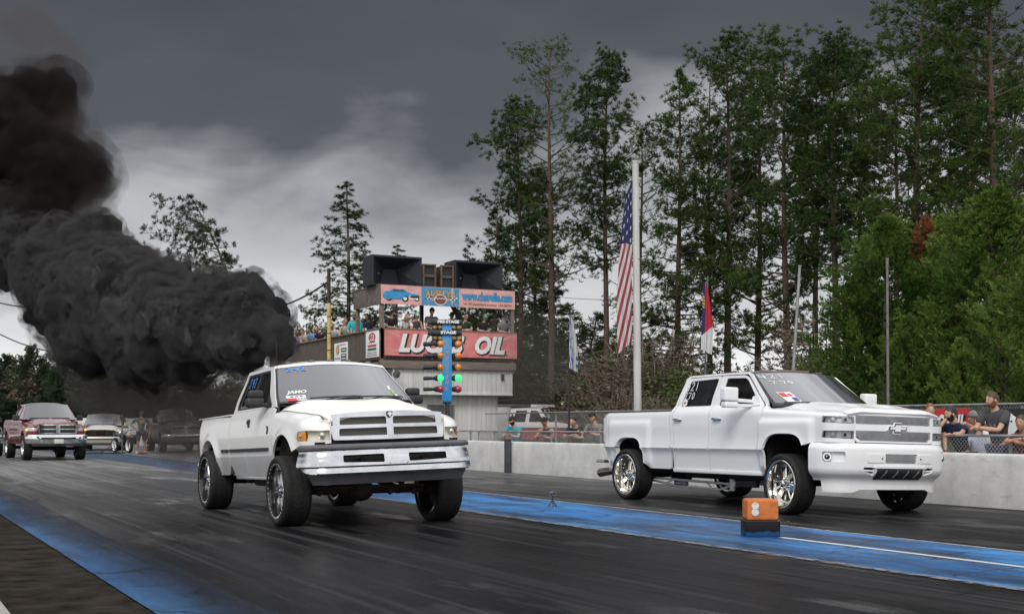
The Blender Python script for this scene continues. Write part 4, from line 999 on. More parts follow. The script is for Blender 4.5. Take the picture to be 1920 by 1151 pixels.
    b = MB(); bow((1.16, 1.30), -.020, 0); bow((1.04, 1.10), -.027, 1); bow((.90, .76), -.033, 0); b.obj('grille_emblem', [WHITE2, BLACKGL], t, xf=X)
    # bumper
    bp = Plan([(0, -1.135), (.35, -1.12), (.62, -1.085), (.82, -1.02), (.97, -.90), (1.05, -.74), (1.07, -.56)],
              [(.26, -.13), (.30, -.10), (.42, -.10), (.46, -.085), (.56, .0), (.60, .014), (.80, .020), (.88, .018), (.915, .0), (.945, -.02), (.965, -.06)])
    e = bp.L
    slot = rpoly([(-.275, .69, .008), (.275, .69, .008), (.275, .815, .008), (-.275, .815, .008)]); air = [rpoly([(sg*.60, .575, .03), (sg*.44, .52, .02), (sg*.44, .635, .01), (sg*.62, .635, .02)]) for sg in (-1, 1)]
    skidh = rpoly([(-.42, .475, .02), (.42, .475, .02), (.40, .635, .02), (-.40, .635, .02)])
    low = lambda s: .452
    foghole = [[(sg*(1.02+.105*math.cos(a)*(1.3 if math.cos(a)*1 > 0 else .85)), .765+.075*math.sin(a)) for a in linsp(0, 2*math.pi, 21)[:-1]] for sg in (-1, 1)]
    foghole = [rpoly([(sg*.86, .70, .03), (sg*1.16, .70, .03), (sg*1.16, .835, .03), (sg*.86, .835, .03)]) for sg in (-1, 1)]
    b = MB(); b.panel([(s, low(s)) for s in linsp(-e, e, 60)]+[(s, .950) for s in linsp(e, -e, 50)], bp.fn, .04, [slot]+air+[skidh]+foghole, .05, hint=(0, -1, 0), rows=linsp(.45, .94, 26)); fb = b.obj('front_bumper', WHITE2, t, xf=X)
    b = MB(); b.panel([(s, .295+.045*smooth01((.72-abs(s))/.12)) for s in linsp(-1.24, 1.24, 40)]+[(s, .465) for s in linsp(1.26, -1.26, 40)], bp.fn, .05, (), .03, hint=(0, -1, 0), rows=linsp(.31, .455, 6)); b.obj('bumper_lip', WHITE2, t, xf=X)
    b = MB(); b.panel([(s, .452) for s in linsp(-.72, .72, 30)]+[(s, .50) for s in linsp(.70, -.70, 30)], lambda u, v: bp.fn(u, v, -.012), .05, (), .02, hint=(0, -1, 0)); b.obj('bumper_step', mat('grey_satin', (.20, .205, .21), .4, coat=.3), t, xf=X)
    for sg in (-1, 1):
        b = MB(); b.panel(foghole[0] if sg < 0 else foghole[1], lambda u, v: bp.fn(u, v, -.05), .05, (), 0, hint=(0, -1, 0), m=0); q = Vector(bp.fn(sg*1.09, .765, -.03)); n = (q-Vector(bp.fn(sg*1.09, .765, -.2))).normalized()
        b.cyl(q-n*.05, q+n*.025, .052, .056, 24, 1); b.ball(q+n*.022, .040, 2, 2); b.ball(q+n*.055, .016, 1, 1); b.obj('fog_lamp', [WHITE2, CHROME, BLACKGL], t, xf=X)
        b = MB(); b.panel(rpoly([(sg*.30, .70, .015), (sg*.56, .70, .015), (sg*.56, .81, .03), (sg*.30, .81, .015)]), lambda u, v: bp.fn(u, v, .010), .04, (), .010, hint=(0, -1, 0)); b.obj('bumper_plate', WHITE2, t, xf=X)
        b = MB(); q = bp.fn(sg*.335, .755, .018); b.cyl(q, (q[0], q[1]+.01, q[2]), .011, n=10); b.obj('plate_bolt', DARK, t, xf=X)
        b = MB(); b.beam(bp.fn(sg*.43, .59, -.03), bp.fn(sg*.61, .595, -.03), .03, .022, 0, .006); b.obj('air_intake_bar', WHITE2, t, xf=X)
    b = MB()
    for i in range(10):
        z = .695+i*.0125; b.tube([bp.fn(s, z, -.02) for s in linsp(-.27, .27, 5)], .0042, 5)
    b.obj('bumper_billet', mat('billet_aluminium', (.75, .76, .78), .22, 1.), t, xf=X)
    b = MB(); b.panel(skidh, lambda u, v: bp.fn(u, v, .012-(v-.47)*.12), .05, (), .03, hint=(0, -1, 0)); sk = b.obj('skid_plate', mat('brushed_gunmetal', (.085, .088, .095), .32, .8, stretch=(1, 1, 20)), t, xf=X)
    b = MB()
    for i in range(4):
        s0 = -.27+i*.19; b.panel([(s0-.035, .495), (s0-.015, .495), (s0+.045, .60), (s0+.025, .60)], lambda u, v: bp.fn(u, v, .016-(v-.47)*.12), .05, (), .008, hint=(0, -1, 0))
    b.obj('skid_slots', mat('slot_silver', (.6, .6, .62), .3, .8), sk, xf=X)
    b = MB(); b.panel(rpoly([(-.46, .625, .01), (.46, .625, .01), (.43, .655, .01), (-.43, .655, .01)]), lambda u, v: bp.fn(u, v, .02), .05, (), .02, hint=(0, -1, 0)); b.obj('skid_trim', WHITE2, t, xf=X)
    b = MB(); b.box((0, -.82, .70), (1.8, .06, .42)); b.obj('front_crossmember', DARK, t, xf=X)
    # bed
    arr = arch_pts(3.96, .60, .405, .50, 3.4, 26)
    o = rpoly([(2.848, 1.425, .01), (2.845, 1.2), (2.785, .85, .1), (2.85, .515, .03), (3.42, .515)]+[p for p in reversed(arr) if p[1] > .53]+[(4.37, .52), (4.66, .52, .08), (4.82, .72, .04), (4.90, .9, .05), (4.89, 1.425, .03)])
    b = MB(); b.panel(o, lambda u, v: (lambda q: (q[0]+.06*smooth01((u-4.66)/.24)**2, q[1], q[2]))(B.fn(u, v)), .045, (), .07, split=.845, m2=0); both(b, 'bed_side', WHITE2)
    for sg in (-1, 1): b = MB(); b.box((sg*.93, 3.86, 1.43), (.13, 2.02, .022), 0, .01); b.obj('bed_rail', BLACKPL, t, xf=X)
    b = MB(); b.box((0, 3.80, .95), (1.7, 1.98, .04)); b.box((0, 2.84, 1.2), (1.7, .05, .42)); b.box((-.84, 3.8, 1.2), (.04, 1.95, .42)); b.box((.84, 3.8, 1.2), (.04, 1.95, .42)); b.obj('cargo_bed', DARK, t, xf=X)
    b = MB(); b.box((0, 4.83, 1.06), (1.75, .06, .72), 0, .02); b.obj('tailgate', WHITE2, t, xf=X)
    for mi in (False, True):
        b = MB(); b.box((-.955, 4.835, 1.13), (.12, .05, .42), 0, .02); b.obj('tail_lamp', mat('clear_tail_lens', (.55, .50, .50), .15, coat=.6), t, mirror=mi, xf=X)
    b = MB(); b.panel([(s, .62) for s in linsp(-1.16, 1.16, 20)]+[(s, .80) for s in linsp(1.16, -1.16, 20)], Plan([(0, 5.02), (.6, 5.0), (.9, 4.93), (1.02, 4.75), (1.03, 4.62)], [(.5, 0), (.62, .0), (.7, .02), (.8, .0)]).fn if False else (lambda u, v: (max(-1.03, min(1.03, u*.93)), 5.0-.42*smooth01((abs(u)-.70)/.46)**1.2, v)), .05, (), .12, hint=(0, 1, 0)); b.obj('rear_bumper', WHITE2, t, xf=X)
    b = MB(); b.box((-.9, 4.93, .60), (.3, .2, .05), 0, .015); b.obj('bumper_step_pad', CHROME_D, t, xf=X)
    b = MB(); b.cyl((-.94, 4.45, .46), (-.98, 4.98, .40), .055, .075, 24, 0, cap=False); b.cyl((-.93, 4.46, .46), (-.97, 4.97, .401), .05, .068, 24, 1, cap=True); b.obj('exhaust_tip', [mat('blued_steel', (.34, .29, .24), .2, 1., var=.3), DARK], t, xf=X)
    # tow mirrors
    for mi in (False, True):
        b = MB(); b.box((-1.30, .92, 1.625), (.24, .14, .20), 0, .035, None, 4); b.box((-1.29, .92, 1.475), (.23, .13, .085), 0, .03, None, 4); b.beam((-1.20, .92, 1.545), (-.92, .84, 1.53), .07, .05, 0, .015); b.beam((-1.20, .92, 1.47), (-.95, .84, 1.47), .07, .045, 0, .015); b.panel(rpoly([(.64, 1.475, .02), (.86, 1.475, .02), (.87, 1.60, .02), (.76, 1.64, .02)]), lambda u, v: B.fn(u, v, .02), .05, (), .04)
        b.obj('wing_mirror', WHITE2, t, mirror=mi, xf=X)
    # interior, chassis, ladder bar
    b = MB(); b.box((0, .85, 1.36), (1.65, .45, .24), 0, .08); b.box((0, 1.75, .72), (1.8, 2.3, .05)); b.obj('dashboard', BLACKPL, t, xf=X)
    for x in (-.45, .45):
        for y in (1.60, 2.40): seats(t, x, y, 1.0).data.transform(X)
    steering(t, .45, 1.18, 1.40).data.transform(X)
    wellliner(t, 0, .63, .47, .40, .96, DARK, X, 'wheel_liner', 3.); wellliner(t, 3.96, .60, .43, .50, .96, DARK, X, 'rear_wheel_liner', 3.)
    b = MB(); b.box((0, -.1, .95), (.8, 1.2, .5)); b.box((0, .9, .56), (1.75, 3.2, .05)); b.box((0, 3.6, .78), (1.2, 2.4, .06)); [b.box((x, 2.0, .55), (.09, 5.6, .17), 0, .01) for x in (-.44, .44)]
    b.box((-.45, 2.3, .47), (.42, 1.3, .18), 0, .06); b.box((-.62, 1.2, .46), (.3, .9, .14), 0, .05); b.tube([(-.3, 1.2, .45), (-.35, 3.0, .45), (-.75, 3.4, .50), (-.8, 4.5, .46)], .055, 10); b.obj('chassis_frame', DARK, t, xf=X)
    b = MB(); b.cyl((-.78, 0, .42), (.78, 0, .42), .05, n=12); b.ball((0, .05, .44), (.2, .18, .17), 0, 2); [b.beam((x, .05, .42), (x*.5, .3, .50), .12, .06) for x in (-.7, .7)]; b.obj('front_axle', RUST, t)
    b = MB(); b.cyl((-.78, 4.0, .415), (.78, 4.0, .415), .065, n=14); b.ball((0, 3.98, .415), (.2, .2, .2), 0, 2); b.cyl((0, 1.6, .5), (0, 3.9, .44), .055, n=12); [b.beam((x, 3.2, .52), (x, 4.7, .52), .07, .06) for x in (-.55, .55)]; [b.cyl((x, 3.85, .38), (x*.9, 3.55, .75), .03, n=8) for x in (-.6, .6)]; b.obj('rear_axle', RUST, t)
    for sg in (-1, 1):
        b = MB(); x = sg*.72; P = [(x, 3.9, .36), (x, 1.66, .34)]; b.tube(P, .020, 8); b.tube([(x, 3.9, .33), (x, 3.1, .265), (x, 1.9, .245), (x, 1.66, .31)], .018, 8)
        for y0, z0, y1, z1 in ((3.4, .29, 3.1, .355), (2.75, .26, 2.75, .35), (2.1, .25, 2.25, .345)): b.tube([(x, y0, z0), (x, y1, z1)], .012, 6)
        b.box((x, 1.60, .37), (.03, .10, .26), 0, .01); b.cyl((x-.05, 1.52, .345), (x+.05, 1.52, .345), .05, n=16)
        br = b.obj('traction_bar', mat('traction_bar_paint', (.62, .62, .63), .35, coat=.5, var=.1), t)
        b = MB(); b.box((x-sg*-.022, 2.92, .305), (.012, .36, .065)); b.obj('bar_plate', mat('purple_plate', (.028, .016, .075), .4, coat=.4), br)
        b = MB(); add_text(b, 'FLIGHT FAB', lambda u, v: (x+sg*.032, 2.92-u*(1 if sg < 0 else -1), .305+v), fit=(.27, .025), shear=.2); b.obj('bar_lettering', STICK_W, br)
        b = MB(); b.box((x-sg*-.01, 1.22, .36), (.06, .5, .10), 0, .015); b.obj('frame_bracket', BLACKPL, t)
    add_wheels(t, 'polished', .418, .32, .325, [(-.95, 0, -1, R(-3)), (1.03, -.08, 1, R(-3)), (-.965, 4.0, -1, 0), (1.02, 3.88, 1, 0)])
    return t
crew_pickup()
# ---------------------------------------------------------------- people
def cloth(name, col, rough=.9): return mat('cloth_'+name, col, rough, var=.22, scale=7, bump=.25, bscale=35)
SKIN = mat('skin', (.50, .30, .21), .5, var=.10, scale=18, spec=.35); SKIN_T = mat('tanned_skin', (.40, .22, .14), .5, var=.1, scale=18, spec=.35); SKIN_D = mat('dark_skin', (.13, .075, .05), .5, var=.1, scale=18)
HAIR_B = mat('brown_hair', (.06, .035, .02), .6, var=.4, scale=40); HAIR_D = mat('dark_hair', (.014, .012, .011), .55, var=.4, scale=40); HAIR_Y = mat('fair_hair', (.30, .20, .10), .6, var=.3, scale=40); HAIR_R = mat('reddish_hair', (.20, .08, .035), .6, var=.3, scale=40)
SHADES = mat('sunglasses', (.008, .008, .009), .12, coat=.5); EYE = mat('eye_dark', (.02, .015, .012), .3); LIP = mat('lips', (.33, .13, .10), .5)
def skin_mesh(P, E, root=0, sub=1):
    """P: list of (point, radius); one continuous surface grown over the edges E"""
    me = bpy.data.meshes.new('grow'); me.from_pydata([tuple(p) for p, r in P], E, [])
    o = bpy.data.objects.new('grow', me); COL.objects.link(o)
    md = o.modifiers.new('s', 'SKIN'); md.use_smooth_shade = True; md.branch_smoothing = .6
    me.skin_vertices  # layer made by the modifier's first use
    if not me.skin_vertices: 
        bm = bmesh.new(); bm.from_mesh(me); bm.verts.layers.skin.verify(); bm.to_mesh(me); bm.free()
    for i, (p, r) in enumerate(P):
        v = me.skin_vertices[0].data[i]; v.radius = (r, r) if isinstance(r, (int, float)) else r; v.use_root = (i == root)
    sb = o.modifiers.new('d', 'SUBSURF'); sb.levels = sub; sb.render_levels = sub
    dg = bpy.context.evaluated_depsgraph_get(); ev = bpy.data.meshes.new_from_object(o.evaluated_get(dg))
    V = [v.co.copy() for v in ev.vertices]; F = [tuple(p.vertices) for p in ev.polygons]
    bpy.data.objects.remove(o); bpy.data.meshes.remove(me); bpy.data.meshes.remove(ev)
    return V, F
HEAD_CACHE = {}
def head_geo():
    if HEAD_CACHE: return HEAD_CACHE['g']
    bm = bmesh.new(); bmesh.ops.create_icosphere(bm, subdivisions=4, radius=1)
    for v in bm.verts:
        x, y, z = v.co
        w = 1.0 if z > 0 else 1-.28*(-z)**1.3            # jaw narrows
        X, Y, Z = x*.074*w, y*.095*(1-.10*max(0, -z)), z*.118
        if y < -.2:
            Y -= .020*math.exp(-((x/.17)**2+((z+.12)/.16)**2))   # nose
            Y += .010*(math.exp(-(((abs(x)-.38)/.17)**2+((z-.08)/.10)**2)))   # eye sockets
            Y -= .006*math.exp(-((x/.45)**2+((z-.28)/.09)**2))   # brow
            Y -= .006*math.exp(-((x/.25)**2+((z+.45)/.07)**2))   # lips
            Y -= .012*math.exp(-((x/.30)**2+((z+.80)/.16)**2))   # chin
        v.co = (X, Y, Z)
    V = [v.co.copy() for v in bm.verts]; F = [tuple(q.index for q in f.verts) for f in bm.faces]; bm.free()
    HEAD_CACHE['g'] = (V, F); return V, F
def hand_geo(mb, wrist, tip, m, curl=.35, side=1, up=None):
    """palm, four fingers of different length and a thumb, from wrist towards tip"""
    w = Vector(wrist); d = (Vector(tip)-w).normalized(); up = Vector(up or (0, 0, 1)); s = d.cross(up)
    if s.length < .1: s = d.cross(Vector((0, 1, 0)))
    s.normalize(); n = s.cross(d).normalized()
    V, F = [], []
    mb.ball(w+d*.048, (.040, .050, .018), m, 2, Matrix((s, d, n)).transposed())
    for k, (o, l) in enumerate(((-.030, .068), (-.010, .078), (.011, .074), (.030, .058))):
        b = w+d*.085+s*o; a1 = d*math.cos(curl)-n*math.sin(curl); a2 = d*math.cos(curl*2.2)-n*math.sin(curl*2.2)
        mb.tube([b-d*.012, b+a1*l*.5, b+a1*l*.5+a2*l*.5], [.0095, .0088, .007], 6, m)
    b = w+d*.030-s*side*.034; t = (d*.75-s*side*.6-n*.2).normalized(); mb.tube([b, b+t*.032, b+t*.032+(d-n*.3).normalized()*.028], [.011, .010, .008], 6, m)
def person(loc, rz, label, shirt, sleeve='short', pants=None, skin=None, hair=None, cap=None, shades=False, beard=None, lean=0., arms=None, turn=0., nod=0., longhair=None, scale=1., shorts=None, group=None, legs=None, strap=None, twist=0., headoff=(0, 0, 0), design=None):
    skin = skin or SKIN; hair = hair or HAIR_B; pants = pants or cloth('denim', (.045, .06, .10))
    root = thing('person', label, 'person', loc, rz, group); root.scale = (scale,)*3
    pel = Vector((0, 0, .95)); RL = Matrix.Rotation(R(lean), 3, 'X') @ Matrix.Rotation(R(twist), 3, 'Z')
    up = lambda x, y, z: pel+RL @ (Vector((x, y, z))-pel)
    spine, chest, nb, nk = up(0, 0, 1.12), up(0, .0, 1.33), up(0, .012, 1.47), up(0, .0, 1.525)
    shl = {-1: up(-.185, .01, 1.435), 1: up(.185, .01, 1.435)}
    A = {-1: ((-.27, -.02, 1.15), (-.26, -.14, .92)), 1: ((.27, -.02, 1.15), (.26, -.14, .92))}
    if arms: A.update(arms)
    P = [(pel, .10), (spine, .095), (chest, .105), (nb, .066), (nk, .056), (nk+RL @ Vector((0, -.012, .05)), .05)]
    E = [(0, 1), (1, 2), (2, 3), (3, 4), (4, 5)]
    hands = []
    for s in (-1, 1):
        el, ha = Vector(A[s][0]), Vector(A[s][1]); k = len(P)
        P += [(shl[s], .055), ((shl[s]+el)/2, .050), (el, .043), (el.lerp(ha, .45), .040), (ha, .027)]
        E += [(2, k), (k, k+1), (k+1, k+2), (k+2, k+3), (k+3, k+4)]
        hands.append((s, el, ha))
    LG = legs or {-1: ((-.10, -.02, .50), (-.12, .03, .08)), 1: ((.10, -.02, .50), (.12, .03, .08))}
    for s in (-1, 1):
        kn, an = Vector(LG[s][0]), Vector(LG[s][1]); k = len(P); hp = Vector((s*.095, 0, .88))
        P += [(hp, .085), (hp.lerp(kn, .5), .076), (kn, .058), (kn.lerp(an, .4), .056), (an, .038), (an+Vector((0, -.09, -.045)), .036), (an+Vector((0, -.17, -.055)), .03)]
        E += [(0, k)]+[(k+i, k+i+1) for i in range(6)]
    V, F = skin_mesh(P, E)
    mb = MB(); mb.add(V, F, 0)
    hc = nk+Vector(headoff)+RL @ Vector((0, -.022, .120)) if lean < 20 else nk+Vector(headoff)+(RL @ Vector((0, -.01, .06)))+Vector((0, -.03, .065))
    HR = Matrix.Rotation(R(turn), 3, 'Z') @ Matrix.Rotation(R(nod), 3, 'X')
    HM = Matrix.Translation(hc) @ HR.to_4x4()
    hv, hf = head_geo(); mb.add(hv, hf, 0, HM)
    for s in (-1, 1):
        q = HM @ Vector((s*.074, .008, -.012)); mb.ball(q, (.012, .022, .032), 0, 1, HR)
        if not shades: mb.ball(HM @ Vector((s*.029, -.080, .010)), (.011, .006, .006), 1, 1, HR)
    mb.tube([HM @ Vector((x, -.0915+abs(x)*.25, -.053)) for x in linsp(-.024, .024, 5)], .0045, 5, 2)
    for s, el, ha in hands:
        d = (ha-el).normalized(); tip = ha+d*.1; hand_geo(mb, ha, tip, 0, .45, s)
    mb.obj('body', [skin, EYE, LIP], root, ang=180)
    # shirt
    SP = [(up(0, 0, .88), .150), (spine, .150), (chest, .168), (nb-RL @ Vector((0, .0, .012)), .088)]; SE = [(0, 1), (1, 2), (2, 3)]
    for s in (-1, 1):
        el, ha = Vector(A[s][0]), Vector(A[s][1]); k = len(SP); sh = shl[s]
        if sleeve == 'none': SP += [(sh-RL @ Vector((s*.03, 0, 0)), .064)]; SE += [(2, k)]
        else:
            SP += [(sh, .086), (sh.lerp(el, .42), .078), (sh.lerp(el, .68), .074)]; SE += [(2, k), (k, k+1), (k+1, k+2)]
            if sleeve == 'long': SP += [(el, .058), (el.lerp(ha, .5), .052), (el.lerp(ha, .92), .04)]; SE += [(k+2, k+3), (k+3, k+4), (k+4, k+5)]
    V, F = skin_mesh(SP, SE); mb = MB()
    V = [v+Vector((noise.noise(v*9), noise.noise(v*9+Vector((5, 5, 5))), noise.noise(v*9+Vector((9, 1, 3)))))*.012 for v in V]
    mb.add(V, F); sho = mb.obj('shirt', shirt, root, ang=180)
    # trousers
    SP = [(Vector((0, 0, .93)), .138)]; SE = []
    for s in (-1, 1):
        kn, an = Vector(LG[s][0]), Vector(LG[s][1]); k = len(SP); hp = Vector((s*.095, 0, .86))
        SP += [(hp, .112), (hp.lerp(kn, .5), .098), (kn, .080)]; SE += [(0, k), (k, k+1), (k+1, k+2)]
        if not shorts: SP += [(kn.lerp(an, .5), .074), (an+Vector((0, 0, .02)), .062)]; SE += [(k+2, k+3), (k+3, k+4)]
    V, F = skin_mesh(SP, SE); mb = MB(); mb.add(V, F); mb.obj('shorts' if shorts else 'trousers', shorts or pants, root, ang=180)
    mb = MB()
    for s in (-1, 1):
        an = Vector(LG[s][1]); mb.box(an+Vector((0, -.07, -.045)), (.095, .27, .07), 0, .03, None, 3); mb.box(an+Vector((0, .01, .0)), (.085, .10, .09), 0, .03)
    mb.obj('shoes', cloth('shoe', (.03, .03, .032)) if not shorts else cloth('white_shoe', (.5, .5, .5)), root)
    # hair, cap, beard, glasses
    mb = MB()
    bm = bmesh.new(); bmesh.ops.create_icosphere(bm, subdivisions=4, radius=1)
    kill = [v for v in bm.verts if v.co.z < (.30 if v.co.y < -.35 else (-.25 if v.co.y > .1 else .02)) or (v.co.y < -.72 and v.co.z < .58)]
    bmesh.ops.delete(bm, geom=kill, context='VERTS')
    for v in bm.verts:
        k = 1.07+.05*noise.noise(v.co*4); v.co = Vector((v.co.x*.079*k, v.co.y*.099*k, v.co.z*.122*k))
    mb.frombm(bm, 0, HM)
    if longhair:
        for i in range(16):
            a = lerp(.35, math.pi-.35, i/15); b0 = Vector((.078*math.cos(a), .085*math.sin(a), .03)); mb.tube([HM @ b0, HM @ (b0*1.1+Vector((0, .01, -.11))), HM @ (b0*1.08+Vector((0, .01, -longhair)))], [.030, .032, .016], 6)
    mb.obj('hair', hair, root, ang=180)
    if beard:
        bm = bmesh.new(); bmesh.ops.create_icosphere(bm, subdivisions=4, radius=1)
        bmesh.ops.delete(bm, geom=[v for v in bm.verts if v.co.z > -.34+(.38 if abs(v.co.x) > .80 and v.co.y > -.45 else 0) or v.co.y > .25 or (abs(v.co.x) < .30 and -.50 < v.co.z and v.co.y < -.5)], context='VERTS')
        for v in bm.verts:
            x, y, z = v.co; w = 1-.22*(-min(z, 0))**1.3; k = 1+.03*noise.noise(v.co*9); v.co = Vector((x*.0785*w*k, y*.101-.003, z*.126*k))
        mb = MB(); mb.frombm(bm, 0, HM); mb.obj('beard', beard, root, ang=180)
    if cap:
        cm = MB(); bm = bmesh.new(); bmesh.ops.create_icosphere(bm, subdivisions=3, radius=1)
        bmesh.ops.delete(bm, geom=[v for v in bm.verts if v.co.z < .22], context='VERTS')
        for v in bm.verts: v.co = Vector((v.co.x*.091, v.co.y*.112, v.co.z*.138+.004))
        cm.frombm(bm, 0, HM)
        bl = [(x, -.095-.085*math.sqrt(max(0, 1-(x/.075)**2))) for x in linsp(-.074, .074, 11)]
        cm.prism([(x, -.06) for x in (.074, -.074)]+bl, lambda u, v, w_: HM @ Vector((u, v, .040+w_-(abs(u)*.18)-(v+.09)*-.12)), .008, 0)
        cm.obj('cap', cap, root)
    if shades:
        g = MB()
        for s in (-1, 1): g.ball(HM @ Vector((s*.032, -.090, .012)), (.027, .010, .019), 0, 2, HR); g.tube([HM @ Vector((s*.056, -.078, .016)), HM @ Vector((s*.078, .01, .012))], .004, 5)
        g.tube([HM @ Vector((-.01, -.098, .016)), HM @ Vector((.01, -.098, .016))], .004, 5); g.obj('sunglasses', SHADES, root)
    if design:
        g = MB()
        for x0, x1, z0, z1 in design[1]:
            g.grid(lambda u, v: up(u, -.152-.024, v) , linsp(x0, x1, 4), [z0, z1])
        g.obj('shirt_print', design[0], root)
    return root
def rail_arms(y=-.36, z=1.08, w=.10, cross=False):
    if cross: return {-1: ((-.25, y+.12, z+.03), (.09, y-.02, z)), 1: ((.25, y+.12, z+.05), (-.09, y+.02, z+.03))}
    return {-1: ((-.25, y+.19, z+.04), (-w, y-.03, z)), 1: ((.25, y+.19, z+.04), (w, y-.03, z))}
# ---------------------------------------------------------------- timing tower
WOOD = mat('weathered_wood', (.105, .085, .068), .9, var=.45, scale=5, bump=.5, bscale=30, stretch=(6, 6, .6), detail=7); WOOD_L = mat('weathered_beam', (.17, .14, .115), .9, var=.35, scale=4, bump=.4, bscale=20, stretch=(.5, .5, 5), detail=6)
SIDING = mat('white_siding', (.56, .56, .545), .75, var=.12, scale=1.5, stretch=(3, 3, .3), detail=6)
BAN_R = mat('red_banner', (.62, .20, .19), .55, var=.18, scale=2.5); BAN_P = mat('pink_banner', (.66, .36, .32), .6, var=.14, scale=3); BAN_B = mat('banner_blue', (.07, .27, .47), .6, var=.12); INK = mat('black_ink', (.015, .013, .014), .6); INK_W = mat('white_ink', (.74, .74, .73), .6, var=.05); INK_Y = mat('yellow_ink', (.70, .36, .06), .6); INK_B = mat('blue_ink', (.03, .28, .55), .6); INK_R = mat('red_ink', (.45, .05, .06), .6); INK_G = mat('green_ink', (.02, .09, .06), .6)
SPK = mat('speaker_black', (.016, .020, .027), .7, var=.3)
TX, TY = 16.2, 42.0; TX2 = 21.45
def tower():
    t = thing('timing_tower', 'two-storey timing tower with wooden viewing deck over white siding', 'tower', (TX, TY, 0))
    W_ = TX2-TX
    # white lower storey and narrower base
    b = MB(); x0, x1 = .5, W_-.10
    def siding(x0, x1, y0, z0, z1):
        n = int((x1-x0)/.19)
        for i in range(n):
            a = x0+(x1-x0)*i/n; c = x0+(x1-x0)*(i+1)/n; b.box(((a+c)/2, y0+.03, (z0+z1)/2), (c-a-.007, .06, z1-z0), 0, .003)
        b.box(((x0+x1)/2, y0+.075, (z0+z1)/2), (x1-x0-.02, .05, z1-z0-.02), 0)
    siding(x0, x1, .10, 2.34, 3.22); b.box(((x0+x1)/2, 1.6, 2.78), (x1-x0-.05, 2.9, .86)); b.obj('upper_wall', SIDING, t)
    b = MB(); siding(x0+.3, W_-.55, .42, 0, 2.34); b.box(((x0+W_)/2, 2.0, 1.17), (W_-1.4, 3.0, 2.3)); b.obj('lower_wall', SIDING, t)
    b = MB(); b.box(((x0+x1)/2, 1.55, 2.335), (x1-x0+.05, 3.1, .05)); b.obj('soffit', SIDING, t)
    for xx in (x0, x1): b = MB(); b.box((xx, .08, 2.78), (.07, .09, .92)); b.obj('corner_trim', SIDING, t)
    b = MB(); p = onYx(801, TY+.42); q = onYx(850, TY+.42); b.box(((p+q)/2-TX, .405, 1.32), (q-p, .03, 1.25), 0, .004); d = b.obj('window', mat('dark_window', (.075, .080, .090), .2, coat=.4), t)
    b = MB(); [b.beam((x, .385, .70), (x, .385, 1.95), .05, .03) for x in (p-TX, q-TX)]; b.beam((p-TX, .385, 1.95), (q-TX, .385, 1.95), .05, .03); b.obj('frame', mat('grey_frame', (.2, .2, .21), .5), d)
    b = MB(); b.box((x1-.35, .06, 2.98), (.10, .10, .22), 0, .02); b.obj('wall_lamp', BLACKPL, t)
    b = MB(); b.cyl((.55, -.25, 3.03), (.42, -.42, 2.98), .09, .13, 14); b.ball((.41, -.43, 2.975), (.11, .06, .11), 1); b.tube([(.55, -.25, 3.03), (.6, 0, 3.2)], .02); b.obj('floodlight', [GREYPL, CLEAR], t)
    # deck: beams, floor, rails with upright boards
    b = MB(); b.box((W_/2, .02, 3.36), (W_+.1, .10, .28), 0, .01); b.box((0, 6, 3.30), (.10, 12, .28)); b.obj('deck_beam', WOOD_L, t)
    b = MB(); b.box((W_/2, 6.2, 3.54), (W_, 12.3, .06)); b.obj('deck_floor', WOOD, t)
    b = MB(); y = 0.
    rr = random.Random(3)
    while y < 13.5: h = 1.02+rr.uniform(-.02, .02); b.box((-.02+rr.uniform(-.008, .008), y+.07, 3.55+h/2), (.03, .128, h)); y += .14
    b.obj('side_boards', WOOD, t)
    b = MB(); b.box((-.02, 6.7, 4.60), (.16, 13.6, .05)); b.box((W_/2, -.02, 4.60), (W_+.1, .16, .05)); b.obj('hand_rail', WOOD_L, t)
    b = MB(); x = 0
    while x < W_: b.box((x+.07, .03, 4.06), (.125, .03, 1.0)); x += .14
    b.obj('front_boards', WOOD, t)
    for x, y, z1 in ((.06, .08, 6.1), (.06, 2.5, 6.1), (W_-.06, .08, 6.1), (W_-.06, 2.5, 6.1), (2.6, 2.5, 6.1)): b = MB(); b.box((x, y, (z1+3.1)/2), (.13, .13, z1-3.1), 0, .01); b.obj('post', WOOD_L, t)
    for y in (4., 7., 10., 13.): b = MB(); b.box((.06, y, 2.2), (.14, .14, 4.4)); b.obj('post', WOOD_L, t)
    b = MB(); b.beam((W_-1.5, 2.4, 5.9), (W_-.5, 2.4, 4.2), .05, .18); b.obj('brace', WOOD_L, t); b = MB(); b.beam((W_-.2, 2.6, 5.6), (W_-1.4, 2.6, 4.9), .05, .10); b.obj('brace', WOOD, t)
    b = MB(); b.box((W_/2, 1.3, 6.13), (W_, 2.62, .05)); b.obj('roof', WOOD, t)
    b = MB(); b.box((-.01, 1.35, 5.80), (.05, 2.7, .68), 0, .01); b.box((-.03, 1.35, 6.13), (.05, 2.75, .04)); b.obj('roof_fascia', mat('grey_board', (.13, .115, .10), .9, var=.4, scale=6, bump=.4, bscale=40, detail=8), t)
    return t
def onYx(px, Y):
    u = (px-960)/2400.; d = Y/(CY-u*SY); return d*(u*CY+SY)
tower()
